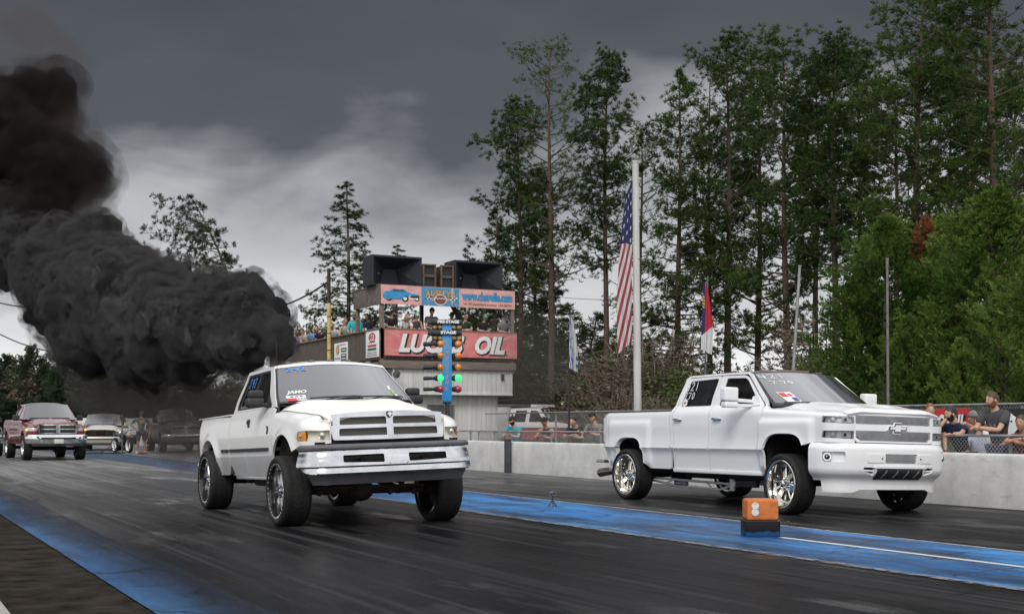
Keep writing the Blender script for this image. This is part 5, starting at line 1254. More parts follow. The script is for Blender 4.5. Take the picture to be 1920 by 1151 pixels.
# roof banner: car picture, track name, web address
def wob(u, v): return .012*math.sin(u*5+v*3)+.006*math.sin(u*13)
def banner(name, label, x0, x1, y, z0, z1, m, nx=24, wav=1.):
    t = thing(name, label, 'banner', ((x0+x1)/2, y, (z0+z1)/2)); w, h = x1-x0, z1-z0
    f = lambda u, v, o=0.: (u, -.03-o+wob(u, v)*wav, v)
    b = MB(); b.grid(f, linsp(-w/2, w/2, nx+1), linsp(-h/2, h/2, 7)); o = b.obj('sheet', m, t); b = MB()
    b.grid(lambda u, v: (u, -.022+wob(u, v)*wav, v), linsp(-w/2, w/2, nx+1), linsp(-h/2, h/2, 7)); o2 = b.obj('backing', INK, t)
    return t, f, w, h
def patch(t, f, x0, x1, z0, z1, m, name, o=.004):
    b = MB(); b.grid(lambda u, v: f(u, v, o), linsp(x0, x1, max(2, int((x1-x0)/.12))), linsp(z0, z1, 4)); b.obj(name, m, t)
t, f, w, h = banner('roof_banner', 'long pink and blue banner with a blue car along the tower roof edge', TX-.02, TX2, TY-.02, 5.47, 6.14, BAN_P)
xa = lambda q: -w/2+w*q
patch(t, f, xa(.293), xa(.572), -h/2+.01, h/2-.01, BAN_B, 'blue_panel')
b = MB(); X0 = xa(.145); S_ = .50
car = [(-.70, -.10), (-.66, .06), (-.58, .13), (-.42, .15), (-.30, .235), (.08, .235), (.26, .12), (.62, .06), (.70, .0), (.70, -.10), (.60, -.16), (-.62, -.18)]
pl = lambda P, o, m: b.add([f(X0+p[0], p[1]*.85+.0, o) for p in P], [tuple(range(len(P)))], m)
pl(car, .006, 0); pl([(-.29, .215), (-.36, .14), (-.06, .13), (-.06, .22)], .009, 1); pl([(-.03, .22), (-.03, .13), (.20, .12), (.06, .22)], .009, 1); pl([(.30, .11), (.40, .115), (.62, .055), (.52, .05)], .009, 3)
pl([(.35, -.03), (.69, -.01), (.69, -.08), (.35, -.10)], .009, 2); pl([(.30, -.12), (.70, -.11), (.68, -.15), (.32, -.18)], .009, 3)
for cx, r in ((-.45, .115), (.15, .125), (.60, .09)):
    pl([(cx+r*math.cos(a), -.15+r*math.sin(a)) for a in linsp(0, 2*math.pi, 17)[:-1]], .012, 2); pl([(cx+r*.55*math.cos(a), -.15+r*.55*math.sin(a)) for a in linsp(0, 2*math.pi, 13)[:-1]], .015, 3)
b.obj('car_picture', [INK_B, mat('picture_window', (.05, .08, .11), .5), INK, INK_W], t)
b = MB(); xc = xa(.43)
add_text(b, "AUSLEY'S", lambda u, v: f(xc+u, .12+v-.10*(u/.6)**2*.6, .006), fit=(1.22, .24), offset=.055, m=1); add_text(b, "AUSLEY'S", lambda u, v: f(xc+u, .125+v-.10*(u/.6)**2*.6, .010), fit=(1.17, .21), offset=.02, m=0)
for s in (-1, 1):
    for i in range(4):
        for j in range(2):
            x = xc+s*(.38+i*.075); z = -.06-.05*j; b.add([f(x, z, .006), f(x+.07, z, .006), f(x+.07, z+.05, .006), f(x, z+.05, .006)], [(0, 1, 2, 3)], 2 if (i+j) % 2 else 1)
el = lambda rx, rz, o, m: b.add([f(xc+rx*math.cos(a), -.11+rz*math.sin(a), o) for a in linsp(0, 2*math.pi, 25)[:-1]], [tuple(range(24))], m)
el(.24, .19, .008, 2); el(.21, .165, .011, 3); pl2 = [(-.36, -.02), (.36, -.02), (.32, -.15), (-.32, -.15)]; b.add([f(xc+p[0], p[1]-.02, .014) for p in pl2], [(0, 1, 2, 3)], 4)
strokes(b, [[(-.2, -.08), (-.14, -.02), (-.12, -.09), (-.04, -.05), (.02, -.08), (.08, -.03), (.12, -.08), (.2, -.04)]], lambda u, v: f(xc+u, v, .017), .025, 2); b.obj('track_emblem', [INK_Y, INK, INK_W, mat('maroon_ink', (.20, .06, .05), .6), mat('tan_ink', (.42, .26, .20), .6)], t)
b = MB(); xc2 = xa(.785); add_text(b, 'www.chevelle.com', lambda u, v: f(xc2+u, .075+v, .006), fit=(2.06, .33), offset=.07, m=1); add_text(b, 'www.chevelle.com', lambda u, v: f(xc2+u, .075+v, .010), fit=(2.04, .31), offset=.035, m=0)
add_text(b, '1964-1972 Chevelle Parts & Accessories   1-800-228-7539', lambda u, v: f(xc2+u, -.21+v, .006), fit=(1.95, .09), offset=.02, m=2); b.obj('banner_lettering', [INK_B, mat('banner_navy', (.03, .08, .17), .6), mat('maroon_ink2', (.16, .05, .05), .6)], t)
t, f, w, h = banner('oil_banner', 'red banner with big white slanted letters on the tower deck rail', TX+.10, TX2+.06, TY-.06, 3.66, 4.58, BAN_R, wav=.3)
b = MB(); b.add([f(-.10+p[0], -.02+p[1], .004) for p in [(-1.9, -.34)]], [])
for tx, cx, fw in (('LUCAS', -.80, 2.55), ('OIL', 1.50, 1.22)):
    add_text(b, tx, lambda u, v: f(cx+u+.035, v-.03, .006), fit=(fw+.06, .74), shear=.28, offset=.085, m=1); add_text(b, tx, lambda u, v: f(cx+u, v, .014), fit=(fw, .67), shear=.28, offset=.05, m=0)
b.add([f(w/2-.42+.035*math.cos(a), -.33+.035*math.sin(a), .008) for a in linsp(0, 2*math.pi, 13)[:-1]], [tuple(range(12))], 1)
b.obj('banner_lettering', [INK_W, INK], t)
for sx_ in (-1, 1):
    for sz in (-1, 1): b = MB(); b.add([f(sx_*(w/2-.02), sz*(h/2-.02), .004), f(sx_*(w/2-.6), sz*(h/2-.22), .004), f(sx_*(w/2-.55), sz*(h/2-.27), .006)], [(0, 1, 2)], 0); b.obj('corner_crease', BAN_P, t)
# boards on the long side rail
def sign(label, px0, px1, z0, z1, body):
    def onXy(px, X=TX-.06): u = (px-960)/2400.; d = X/(u*CY+SY); return d*(CY-u*SY)
    ya, yb = onXy(px0), onXy(px1); t = thing('notice_board', label, 'sign', (TX-.06, (ya+yb)/2, (z0+z1)/2)); w = abs(ya-yb); h = z1-z0
    b = MB(); b.box((0, 0, 0), (.03, w, h), 0, .004); b.obj('board', STICK_W, t); f = lambda u, v, o=.02: (-o, -u, v)
    b = MB(); body(b, f, w, h); b.obj('board_lettering', [INK_G, INK_Y, INK_R, INK_W, INK], t); return t
def rect(b, f, x0, x1, z0, z1, m, o=.018): b.add([f(x0, z0, o), f(x1, z0, o), f(x1, z1, o), f(x0, z1, o)], [(0, 1, 2, 3)], m)
def disc(b, f, x, z, rx, rz, m, o=.018): b.add([f(x+rx*math.cos(a), z+rz*math.sin(a), o) for a in linsp(0, 2*math.pi, 19)[:-1]], [tuple(range(18))], m)
def s1(b, f, w, h):
    disc(b, f, -w*.24, h*.24, w*.13, h*.17, 0); disc(b, f, -w*.24, h*.24, w*.10, h*.14, 1, .022)
    rect(b, f, w*.02, w*.44, h*.14, h*.30, 0); rect(b, f, w*.02, w*.44, -h*.18, h*.09, 0)
    for z in (.22, .03, -.09): rect(b, f, w*.08, w*.38, h*(z-.022), h*(z+.022), 3, .023)
    for x0, x1, z, m in ((-.22, .42, .42, 2), (-.42, -.02, -.06, 0), (-.42, .40, -.28, 4), (-.40, .42, -.36, 4), (-.36, .30, -.43, 4)):
        n = 9
        for k in range(n):
            a = lerp(x0, x1, k/n); rect(b, f, w*a, w*(a+(x1-x0)/n*.72), h*(z-.025), h*(z+.025-.012*(k % 3)), m, .021)
def s2(b, f, w, h):
    disc(b, f, 0, h*.26, w*.27, h*.17, 2); disc(b, f, w*.02, h*.24, w*.20, h*.12, 3, .022); add_text(b, '901', lambda u, v: f(u, h*.25+v, .026), fit=(w*.5, h*.16), m=2, shear=.2, offset=.04); strokes(b, [[(-w*.22, h*.05), (-w*.1, h*.10), (-w*.08, h*.05), (w*.05, h*.09), (w*.08, h*.06), (w*.24, h*.10)]], lambda u, v: f(u, v, .022), .035, 4)
    rect(b, f, -w*.34, w*.34, -h*.11, -h*.02, 2); rect(b, f, -w*.34, w*.34, -h*.24, -h*.15, 0); [rect(b, f, -w*.38, w*.38, -h*(.32+.06*k), -h*(.30+.06*k), 4) for k in range(3)]
sign('white board with green boxes and yellow emblem on the deck side', 627.5, 652, 3.30, 4.33, s1)
sign('white poster with red round emblem near the tower corner post', 686.5, 710.5, 3.62, 4.56, s2)
sign('small yellow board low on the far end of the deck side', 541, 549, 3.0, 3.6, lambda b, f, w, h: (rect(b, f, -w*.45, w*.45, -h*.45, h*.45, 1), disc(b, f, 0, 0, w*.3, h*.3, 4, .022)))
# loudspeakers on the roof
def horn(label, x0, x1, h, z0, y):
    t = thing('loudspeaker', label, 'loudspeaker', ((x0+x1)/2, y, z0)); w = x1-x0
    b = MB(); o = [(-w/2, 0), (w/2, 0), (w/2, h), (-w/2, h)]; i1 = [(-w/2+.05, .05), (w/2-.05, .05), (w/2-.05, h-.07), (-w/2+.05, h-.07)]; i2 = [(-w*.20, h*.10), (w*.20, h*.10), (w*.12, h*.62), (-w*.12, h*.62)]
    V = [(p[0], 0, p[1]) for p in o]+[(p[0], .0, p[1]) for p in i1]+[(p[0], .75, p[1]) for p in i2]+[(p[0], .95, p[1]) for p in o]
    F = [(i, (i+1) % 4, 4+(i+1) % 4, 4+i) for i in range(4)]+[(4+i, 4+(i+1) % 4, 8+(i+1) % 4, 8+i) for i in range(4)]+[(8, 9, 10, 11)]+[((i+1) % 4, i, 12+i, 12+(i+1) % 4) for i in range(4)]+[(15, 14, 13, 12)]
    b.add(V, F); b.obj('horn', SPK, t, smooth=False)
    for x in (-w*.30, w*.30): b = MB(); b.cyl((x, .40, h*.42), (x, .36, h*.42), .03, n=10); b.obj('bolt', GREYPL, t)
    return t
def cabinet(label, x0, x1, z0, h, y):
    t = thing('horn_cabinet', label, 'loudspeaker', ((x0+x1)/2, y, z0)); w = x1-x0
    b = MB(); b.box((0, .25, h/2), (w-.08, .46, h-.04)); b.obj('cabinet', SPK, t)
    for k in range(2):
        b = MB(); z = h*(.25+.5*k); hh = h*.23
        for s in (-1, 1): b.box((s*(w/2-.035), 0, z), (.07, .08, hh*2), 0, .01); b.box((0, 0, z+s*hh), (w, .08, .06), 0, .01)
        b.obj('frame', mat('brown_frame', (.11, .075, .05), .8, var=.35), t)
    return t
sx0 = lambda px, Y=TY+.3: onYx(px, Y)
horn('big black horn loudspeaker on the left end of the tower roof', sx0(698), sx0(791), 1.06, 6.16, TY+.30)
horn('big black horn loudspeaker above the web address on the roof', sx0(853), sx0(942.5), 1.05, 6.16, TY+.30)
cabinet('brown framed horn cabinet joined to the left loudspeaker', sx0(793), sx0(818.5), 6.16, .83, TY+.35)
cabinet('brown framed horn cabinet joined to the right loudspeaker', sx0(826.5), sx0(852), 6.16, .82, TY+.35)
# yellow pole beside the deck
p = ray(617, 46.0); t = thing('yellow_pole', 'yellow painted steel pole with rusty top beside the deck', 'pole', (p.x, p.y, 0))
b = MB(); b.cyl((0, 0, 0), (0, 0, 5.6), .072, .068, 14); b.obj('shaft', mat('yellow_paint', (.52, .40, .10), .6, var=.25, scale=4), t)
b = MB(); b.cyl((0, 0, 5.6), (-.01, 0, 6.85), .066, .06, 14); b.obj('rusty_top', RUST, t)
for z in (3.9, 4.5, 5.1): b = MB(); b.cyl((0, 0, z), (0, 0, z+.03), .078, n=14); b.obj('band', INK, t)
# ---------------------------------------------------------------- starting-light tree on the median
def light_tree():
    x, y = 8.80, 19.1; u = (838-960)/2400.; d = 8.8/(u*CY+SY); y = d*(CY-u*SY)
    pxm = d/2400.; z_ = lambda py: CAMH-(py-797)*pxm
    t = thing('starting_lights', 'drag strip starting light post with amber, green and red bulbs', 'start lights', (8.8, y, 0), -YAW+R(5))
    b = MB(); zb = z_(752); zt_ = z_(602); b.box((0, 0, (zb+zt_)/2), (.16, .12, zt_-zb), 0, .01); body = b.obj('column', mat('light_tree_blue', (.02, .26, .56), .45, coat=.3, var=.08), t)
    b = MB(); b.box((0, 0, zb-.02), (.15, .11, .05), 0, .01); b.cyl((0, 0, 0), (0, 0, zb-.03), .045, n=14); b.box((0, 0, .03), (.4, .4, .05), 0, .01); b.obj('stand', BLACKGL, t)
    b = MB()
    for k, ch in enumerate('COMPULINK'): add_text(b, ch, lambda u, v: (u, -.064, z_(640)-k*(z_(640)-z_(728))/8+v), fit=(.055, .07), shear=.25, offset=.03)
    b.obj('column_lettering', mat('orange_lettering', (.55, .20, .10), .6), body)
    for nm, py, w_ in (('PRE-STAGE', 604, .50), ('STAGE', 624, .50)):
        z = z_(py); b = MB(); b.box((0, -.02, z), (w_, .16, .075), 0, .01); b.box((-w_/2-.03, .0, z+.0), (.09, .14, .11), 0, .01); br = b.obj('sign_bar', BLACKGL, t)
        b = MB(); add_text(b, nm, lambda u, v: (u+.02, -.104, z+v), fit=(.36 if nm[0] == 'P' else .26, .052), offset=.05); b.obj('bar_lettering', STICK_W, br)
        b = MB()
        for s in (-1, 1): b.box((s*.165, .03, z-.085), (.18, .10, .11), 0, .01)
        b.obj('lamp_box', BLACKGL, t)
        for q in (-.205, -.115, .115, .205): b = MB(); b.ball((q, -.035, z-.085), (.042, .03, .042), 0, 2); b.obj('stage_lamp', mat('dim_stage_bulb', (.34, .24, .10), .3, coat=.6, var=.3), t)
    for k, (py, mt) in enumerate(((645, 'a'), (667, 'a'), (688.5, 'a'), (709, 'g'), (729.5, 'r'))):
        z = z_(py)
        for s in (-1, 1):
            x = s*.155; m = {'a': mat('amber_bulb', (.62, .20, .03), .22, coat=.8, var=.25), 'r': mat('red_bulb', (.34, .014, .03), .22, coat=.8), 'g': mat('lit_green_bulb', (.04, .80, .20), .4, emit=.85, var=.05)}[mt]
            # spot bulbs: glass face towards the driver, tapering neck and socket behind
            dr = Vector((-.92, .36, 0)) if s < 0 else Vector((-.90, .42, 0))
            c = Vector((-.12 if s < 0 else .175, -.03, z)); 
            h = MB(); ax = dr; pts = [c+ax*.02, c+ax*.07, c+ax*.12, c+ax*.15, c+ax*.29]; rr_ = [.052, .045, .026, .036, .040] if mt == 'a' else [.052, .046, .024, .030, .034]
            h.tube(pts, rr_, 16, 0); hs = h.obj('lamp_socket', BLACKPL, t)
            h = MB(); h.ball(c-ax*.012, (.062, .062, .062), 0, 3); h.obj('bulb', m, hs)
light_tree()
# ---------------------------------------------------------------- vehicles waiting behind
PLATE = mat('number_plate', (.55, .56, .52), .5)
def onXr(px, X): u = (px-960)/2400.; d = X/(u*CY+SY); return d*(CY-u*SY)
def simple_pickup(name, label, loc, rz, pm, style='red', cat='pickup truck'):
    """a pickup seen small, from the front: flank surface, fenders, hood, cab, grille, bumper, lamps, wheels"""
    t = thing(name, label, cat, loc, rz); W = 1.0; lift = .12 if style == 'red' else (-.10 if style == 'tan' else .05)
    wag = style == 'tan'
    Z = lambda z: z+lift
    B = Body(W, [(Z(.40), .06), (Z(.60), .01), (Z(.85), 0), (Z(1.15), .015), (Z(1.28), .06), (Z(1.32), .10), (Z(1.85), .27)], [(0, Z(.48), .44), (3.6, Z(.48), .44)], -.45, .32, .34, lambda u: interp(u, [(-.9, Z(1.08)), (0, Z(1.17)), (.6, Z(1.24))]), .24, .12, .6, .035, .07)
    ue = B.uc-B.Lc; arch = arch_pts(0, Z(.48), .44, Z(.42), 2., 16)
    hl = rpoly([(ue+.01, Z(.90), .01), (ue+.01, Z(1.04), .01), (B.uc-.05, Z(1.05), .04), (B.uc+.02, Z(.91), .02)])
    o = [(u, B.vtop(u)) for u in linsp(.6, ue, 10)]+[(ue, Z(.80)), (-.55, Z(.70))]+[p for p in reversed(arch)][1:-1]+[(.6, Z(.48))]
    def both(mb, nm, m):
        for mi in (False, True): mb.obj(nm, m, t, mirror=mi)
    b = MB(); b.panel(o, B.fn, .07, [hl], .03); both(b, 'front_fender', pm)
    hm = {'red': [mat('lamp_glass_grey', (.42, .43, .42), .15, .2, coat=.8, var=.3), mat('lit_amber', (1., .42, .08), .4, emit=1.3)], 'tan': [BLACKGL, mat('lit_lamp', (1., .98, .9), .4, emit=1.6)], 'dark': [BLACKGL, CLEAR]}[style]
    b = MB(); b.panel(hl, lambda u, v: B.fn(u, v, -.01), .05, (), .02)
    p = Vector(B.fn(B.uc-.12 if style == 'red' else B.uc-.25, Z(.97 if style == 'tan' else .94), -.01)); b.ball(p, (.07 if style == 'red' else .09, .03, .04), 1, 2); both(b, 'headlight', hm)
    cabr = 2.5
    for nm, u0, u1 in (('front_door', .612, 1.60), ('rear_door', 1.612, cabr)):
        b = MB(); b.panel(rpoly([(u0, Z(.42), .03), (u1, Z(.42), .03), (u1, Z(1.29)), (u0, Z(1.25))]), B.fn, .09, (), .02); both(b, nm, pm)
    arr = arch_pts(3.6, Z(.48), .44, Z(.42), 2., 16)
    top = Z(1.30)
    o = [(cabr+.012, top), (cabr+.012, Z(.42)), (3.14, Z(.42))]+[p for p in reversed(arr)][1:-1]+[(4.06, Z(.45)), (4.55, Z(.5)), (4.55, top)]
    b = MB(); b.panel(o, B.fn, .09, (), .07); both(b, 'bed_side' if not wag else 'rear_quarter', pm)
    b = MB(); b.box((0, 4.53, Z(.9)), (1.75, .06, .8), 0, .02); b.box((0, 3.5, Z(.78)), (1.7, 2., .05)); b.obj('tailgate', pm, t)
    hole = rpoly([(1.02, Z(1.35), .03), (1.42, Z(1.79), .05), (2.32, Z(1.79), .06), (2.42, Z(1.35), .03)]); top_r = 2.42
    if wag: hole = rpoly([(1.02, Z(1.35), .03), (1.42, Z(1.76), .05), (4.1, Z(1.76), .06), (4.3, Z(1.35), .03)]); top_r = 4.4
    out = rpoly([(.66, Z(1.30)), (1.22, Z(1.85), .06), (top_r, Z(1.84), .10), (top_r+.14, Z(1.30))])
    b = MB(); b.panel(out, B.fn, .08, [hole], .05); both(b, 'cab_frame', pm)
    b = MB(); b.panel([(.98, Z(1.34)), (1.40, Z(1.81)), (top_r-.05, Z(1.81)), (top_r+.05, Z(1.34))], lambda u, v: B.fn(u, v, -.02), .1, (), 0); both(b, 'side_window', S_GLASS)
    b = MB(); b.panel([(1.66, Z(1.34)), (1.62, Z(1.81)), (1.70, Z(1.81)), (1.74, Z(1.34))], lambda u, v: B.fn(u, v, -.012), .1, (), .01); both(b, 'window_post', BLACKPL)
    ya = lambda v: lerp(.66, 1.22, v); za = lambda v: lerp(Z(1.32), Z(1.845), v)
    def ws(s, v, out=0.):
        e = B.fn(max(.61, ya(v)), za(v)); return ((-e[0]-.012)*s, ya(v)-lerp(.26, .15, v)*(1-s*s)-out*.7, za(v)+(1-s*s)*lerp(.01, .04, v)+out*.7)
    b = MB(); b.grid(lambda s, v: ws(s, v), linsp(-1, 1, 17), linsp(-.03, 1, 7)); b.obj('windshield', glass_mat('pale_windshield', (.16, .18, .18), 3.6, .03) if style != 'dark' else W_GLASS, t)
    b = MB(); b.tube([ws(s, .04, .02) for s in linsp(-.8, -.05, 5)], .012, 5); b.obj('wiper', BLACKPL, t); b = MB(); b.tube([ws(s, .04, .02) for s in linsp(.0, .75, 5)], .012, 5); b.obj('wiper', BLACKPL, t)
    b = MB(); b.grid(lambda s, v: (-B.fn(lerp(1.22, top_r, v), Z(1.845))[0]*s, lerp(ws(s, 1)[1], top_r+.05, v), Z(1.845)+.07*(1-abs(s)**3)*(1-.4*abs(2*v-1)**3)), linsp(-1, 1, 17), linsp(0, 1, 9)); b.obj('roof', pm, t)
    b = MB(); b.box((0, top_r+.07, Z(1.55)), (1.6, .04, .6)); b.obj('rear_window', BLACKGL, t)
    xh = lambda y: W-interp(B.zt(y)-.12, B.ins)-.245
    def hood(x, y):
        k = min(1, abs(x)/xh(y)); ze = B.zt(y)+.01; zc = interp(y, [(-.9, Z(1.16)), (-.3, Z(1.25)), (.6, Z(1.36))]); fr = -.86+.06*(x/.75)**2
        return (x, y, ze+(zc-ze)*(1-k**4)-.05*smooth01((fr+.1-y)/.1)**2)
    o = [(x, -.86+.06*(x/.75)**2) for x in linsp(-.74, .74, 12)]+[(xh(y), y) for y in linsp(-.7, .55, 8)]+[(x, .62-.24*(1-(x/.85)**2)) for x in linsp(.78, -.78, 10)]+[(-xh(y), y) for y in linsp(.55, -.7, 8)]
    b = MB(); b.panel(o, hood, .08, (), .06, hint=(0, 0, 1)); b.obj('hood', pm, t)
    yg = lambda x, z: -.88+.05*(x/.7)**2
    gm = {'red': CHROME, 'tan': BLACKGL, 'dark': CHROME_D}[style]
    if style == 'tan': gh = [rpoly([(-.66, Z(.90), .02), (.66, Z(.90), .02), (.66, Z(1.02), .02), (-.66, Z(1.02), .02)])]; go = rpoly([(-.70, Z(.87), .03), (.70, Z(.87), .03), (.70, Z(1.06), .03), (-.70, Z(1.06), .03)])
    else:
        go = rpoly([(-.64, Z(.80), .06), (.64, Z(.80), .06), (.72, Z(1.13), .08), (-.72, Z(1.13), .08)]); gh = [[(sg*p[0], p[1]) for p in rpoly([(.07, z0, .02), (xo, z0, .03), (xo+.02, z1, .03), (.07, z1, .02)])] for sg in (-1, 1) for z0, z1, xo in ((Z(.835), Z(.945), .58), (Z(.985), Z(1.09), .60))]
    b = MB(); b.panel(go, lambda x, z: (x, yg(x, z), z), .06, gh, .05, hint=(0, -1, 0)); g = b.obj('grille', gm, t)
    b = MB(); b.panel([(-.66, Z(.82)), (.66, Z(.82)), (.66, Z(1.11)), (-.66, Z(1.11))], lambda x, z: (x, yg(x, z)+.04, z), .15, (), 0, hint=(0, -1, 0)); b.obj('grille_back', BLACKGL, g)
    b = MB()
    if style == 'red': b.prism(rpoly([(-.055, Z(1.07), .01), (-.02, Z(1.09), .02), (.02, Z(1.09), .02), (.055, Z(1.07), .01), (.04, Z(.99), .02), (.015, Z(.95), .01), (-.015, Z(.95), .01), (-.04, Z(.99), .02)][::-1]), lambda u, v, w_: (u, -.90+w_, v), .03)
    elif style == 'tan': b.prism([(.10*math.cos(a), Z(.96)+.035*math.sin(a)) for a in linsp(2*math.pi, 0, 19)[:-1]], lambda u, v, w_: (u, -.895+w_, v), .02)
    else: [b.box((0, -.885, Z(z)), (1.2, .02, .02)) for z in (.86, .92, .98)]
    b.obj('grille_emblem', CHROME, g)
    bp = Plan([(0, -1.02), (.5, -1.0), (.8, -.95), (.97, -.82), (1.02, -.6)], [(Z(.40), -.05), (Z(.5), 0), (Z(.62), .02), (Z(.74), .01), (Z(.78), -.03)]); e = bp.L
    cm = {'red': CHROME, 'tan': pm, 'dark': CHROME_D}[style]
    hs = [rpoly([(-.58, Z(.615), .02), (.58, Z(.615), .02), (.58, Z(.68), .02), (-.58, Z(.68), .02)])]
    b = MB(); b.panel([(s, Z(.47)) for s in linsp(-e, e, 24)]+[(s, Z(.775)) for s in linsp(e, -e, 24)], bp.fn, .05, hs, .04, hint=(0, -1, 0), rows=[Z(z) for z in linsp(.49, .76, 9)]); b.obj('front_bumper', cm, t)
    b = MB(); b.box((0, -.80, Z(.62)), (1.7, .1, .35)); b.box((0, -.85, Z(.43)), (1.7, .3, .12), 0, .03); b.obj('lower_valance', BLACKPL, t)
    if style == 'red': b = MB(); b.box((0, -1.055, Z(.545)), (.31, .02, .15), 0, .005); pl_ = b.obj('number_plate', PLATE, t)
    b = MB(); b.box((0, .5, Z(.55)), (1.6, 2.4, .2)); b.box((0, -.2, Z(.8)), (1.2, 1.0, .3)); b.box((0, 3., Z(.5)), (1.0, 2.8, .15)); b.cyl((-.8, 0, .40), (.8, 0, .40), .06); b.cyl((-.8, 3.6, .40), (.8, 3.6, .40), .06); b.ball((.1, 0, .4), .15); b.box((0, .95, Z(1.22)), (1.5, .4, .2)); b.obj('chassis', DARK, t)
    for x in (-.4, .4): seats(t, x, 1.75, Z(.85))
    for mi in (False, True):
        b = MB(); b.box((-1.10, .98, Z(1.37)), (.22, .12, .20), 0, .04); b.beam((-1.03, .98, Z(1.31)), (-.88, .95, Z(1.30)), .08, .04); b.obj('wing_mirror', BLACKPL if style != 'tan' else pm, t, mirror=mi)
    r = .44 if style == 'red' else .37
    add_wheels(t, 'chrome' if style == 'red' else 'plain', r, .30, .26, [(-.90, 0, -1, 0), (.90, 0, 1, 0), (-.90, 3.6, -1, 0), (.90, 3.6, 1, 0)])
    return t
simple_pickup('red_pickup_truck', 'dark red pickup with chrome grille and amber lamps queued at the left', (6.05, 47.7, 0), R(3.0), paint('maroon_paint', (.20, .018, .028), 1., .3, .2), 'red')
simple_pickup('tan_wagon', 'beige lowered wagon with a lit headlight parked behind the flagman', (10.4, 64.5, 0), R(-14), paint('tan_paint', (.52, .48, .40), 1., .3, .3), 'tan', 'station wagon')
simple_pickup('dark_pickup_truck', 'dark pickup half hidden in smoke behind the man with the broom', (13.0, 58.5, 0), R(-3), paint('dark_paint', (.060, .058, .055), 1., .3), 'dark')
simple_pickup('grey_pickup_truck', 'pale grey pickup roof behind the red pickup at the picture edge', (3.9, 54.2, 0), R(4), paint('grey_paint', (.22, .24, .28), 1., .3, .3), 'dark')
# white service truck beyond the fence
def service_truck():
    p = ray(1072, 56); t = thing('service_truck', 'white service truck with roof lights and red stripe behind the fence', 'truck', (p.x, p.y, 0), R(28))
    wm = paint('service_white', (.66, .66, .65)); rm = paint('service_red', (.32, .03, .035))
    W = 1.08
    ins = [(.5, .04), (1.25, 0), (1.4, .03), (1.95, .14)]
    f = lambda u, v: (-(W-interp(v, ins)), u, v)
    def both(mb, nm, m):
        for mi in (False, True): mb.obj(nm, m, t, mirror=mi)
    h1 = rpoly([(.72, 1.36, .03), (1.18, 1.86, .05), (1.52, 1.86, .03), (1.56, 1.36, .02)]); h2 = rpoly([(1.75, 1.36, .02), (1.70, 1.86, .03), (2.3, 1.86, .05), (2.42, 1.36, .03)])
    b = MB(); b.panel(rpoly([(-1.0, .6, .05), (2.6, .6, .05), (2.6, 1.95, .05), (1.05, 1.95, .06), (.5, 1.36, .03), (-1.0, 1.25, .1)]), f, .12, [h1, h2], .04, split=1.12, m2=1); both(b, 'cab_side', [wm, rm])
    for h in (h1, h2): b = MB(); b.panel(h, lambda u, v: (f(u, v)[0]+.02, u, v), .2, (), 0); both(b, 'side_window', S_GLASS)
    b = MB(); b.grid(lambda s, v: ((W-interp(lerp(1.37, 1.94, v), ins))*s, lerp(.46, 1.02, v)-.12*(1-s*s), lerp(1.37, 1.94, v)), linsp(-.97, .97, 9), linsp(0, 1, 5)); b.obj('windshield', bpy.data.materials['pale_windshield'], t)
    b = MB(); b.grid(lambda s, v: ((W-.14)*s, lerp(.98-.1*(1-s*s), 2.6, v), 1.95+.06*(1-abs(s)**3)), linsp(-1, 1, 9), linsp(0, 1, 5)); b.obj('roof', wm, t)
    b = MB(); b.grid(lambda s, v: ((W-.06)*s, lerp(-1.02, .5, v), lerp(1.20, 1.37, v)+.05*(1-abs(s)**4)), linsp(-1, 1, 9), linsp(0, 1, 5)); b.obj('hood', rm, t)
    b = MB(); b.box((0, -1.02, .9), (1.9, .08, .7), 0, .04); b.obj('grille', CHROME, t); b = MB(); b.box((0, -1.15, .62), (2.1, .2, .25), 0, .05); b.obj('front_bumper', CHROME, t)
    b = MB(); b.box((0, 4.1, 1.35), (2.2, 2.9, 1.35), 0, .03); bx = b.obj('service_body', mat('grey_white_panel', (.42, .42, .42), .6, var=.15, scale=2), t)
    for i in range(4):
        b = MB(); b.box((-1.105, 3.0+i*.72, 1.38), (.02, .66, 1.1), 0, .01); b.obj('locker_door', mat('grey_white_panel', (.42, .42, .42)), bx)
    b = MB(); b.box((0, 1.5, 2.07), (1.5, .35, .13), 0, .03); b.obj('light_bar', mat('clear_lightbar', (.6, .6, .58), .2, coat=.6), t)
    b = MB(); b.box((0, 3.2, 2.10), (1.8, 1.6, .10), 0, .02); b.obj('roof_rack', GREYPL, t)
    for k in range(4): b = MB(); b.box((-.75+k*.45, .98, 2.01), (.09, .06, .04), 0, .015); b.obj('roof_marker_light', REDLENS, t)
    b = MB(); b.tube([(.85, 1.0, 2.0), (.85, 1.0, 2.14)], .02); b.box((.85, 1.0, 2.2), (.2, .1, .16), 0, .04); b.obj('spotlight', wm, t)
    b = MB(); b.box((0, 2.2, .5), (1.8, 6, .25)); b.obj('chassis', DARK, t)
    add_wheels(t, 'plain', .40, .28, .24, [(-.92, -.2, -1, 0), (.92, -.2, 1, 0), (-.92, 4.2, -1, 0), (.92, 4.2, 1, 0)])
service_truck()
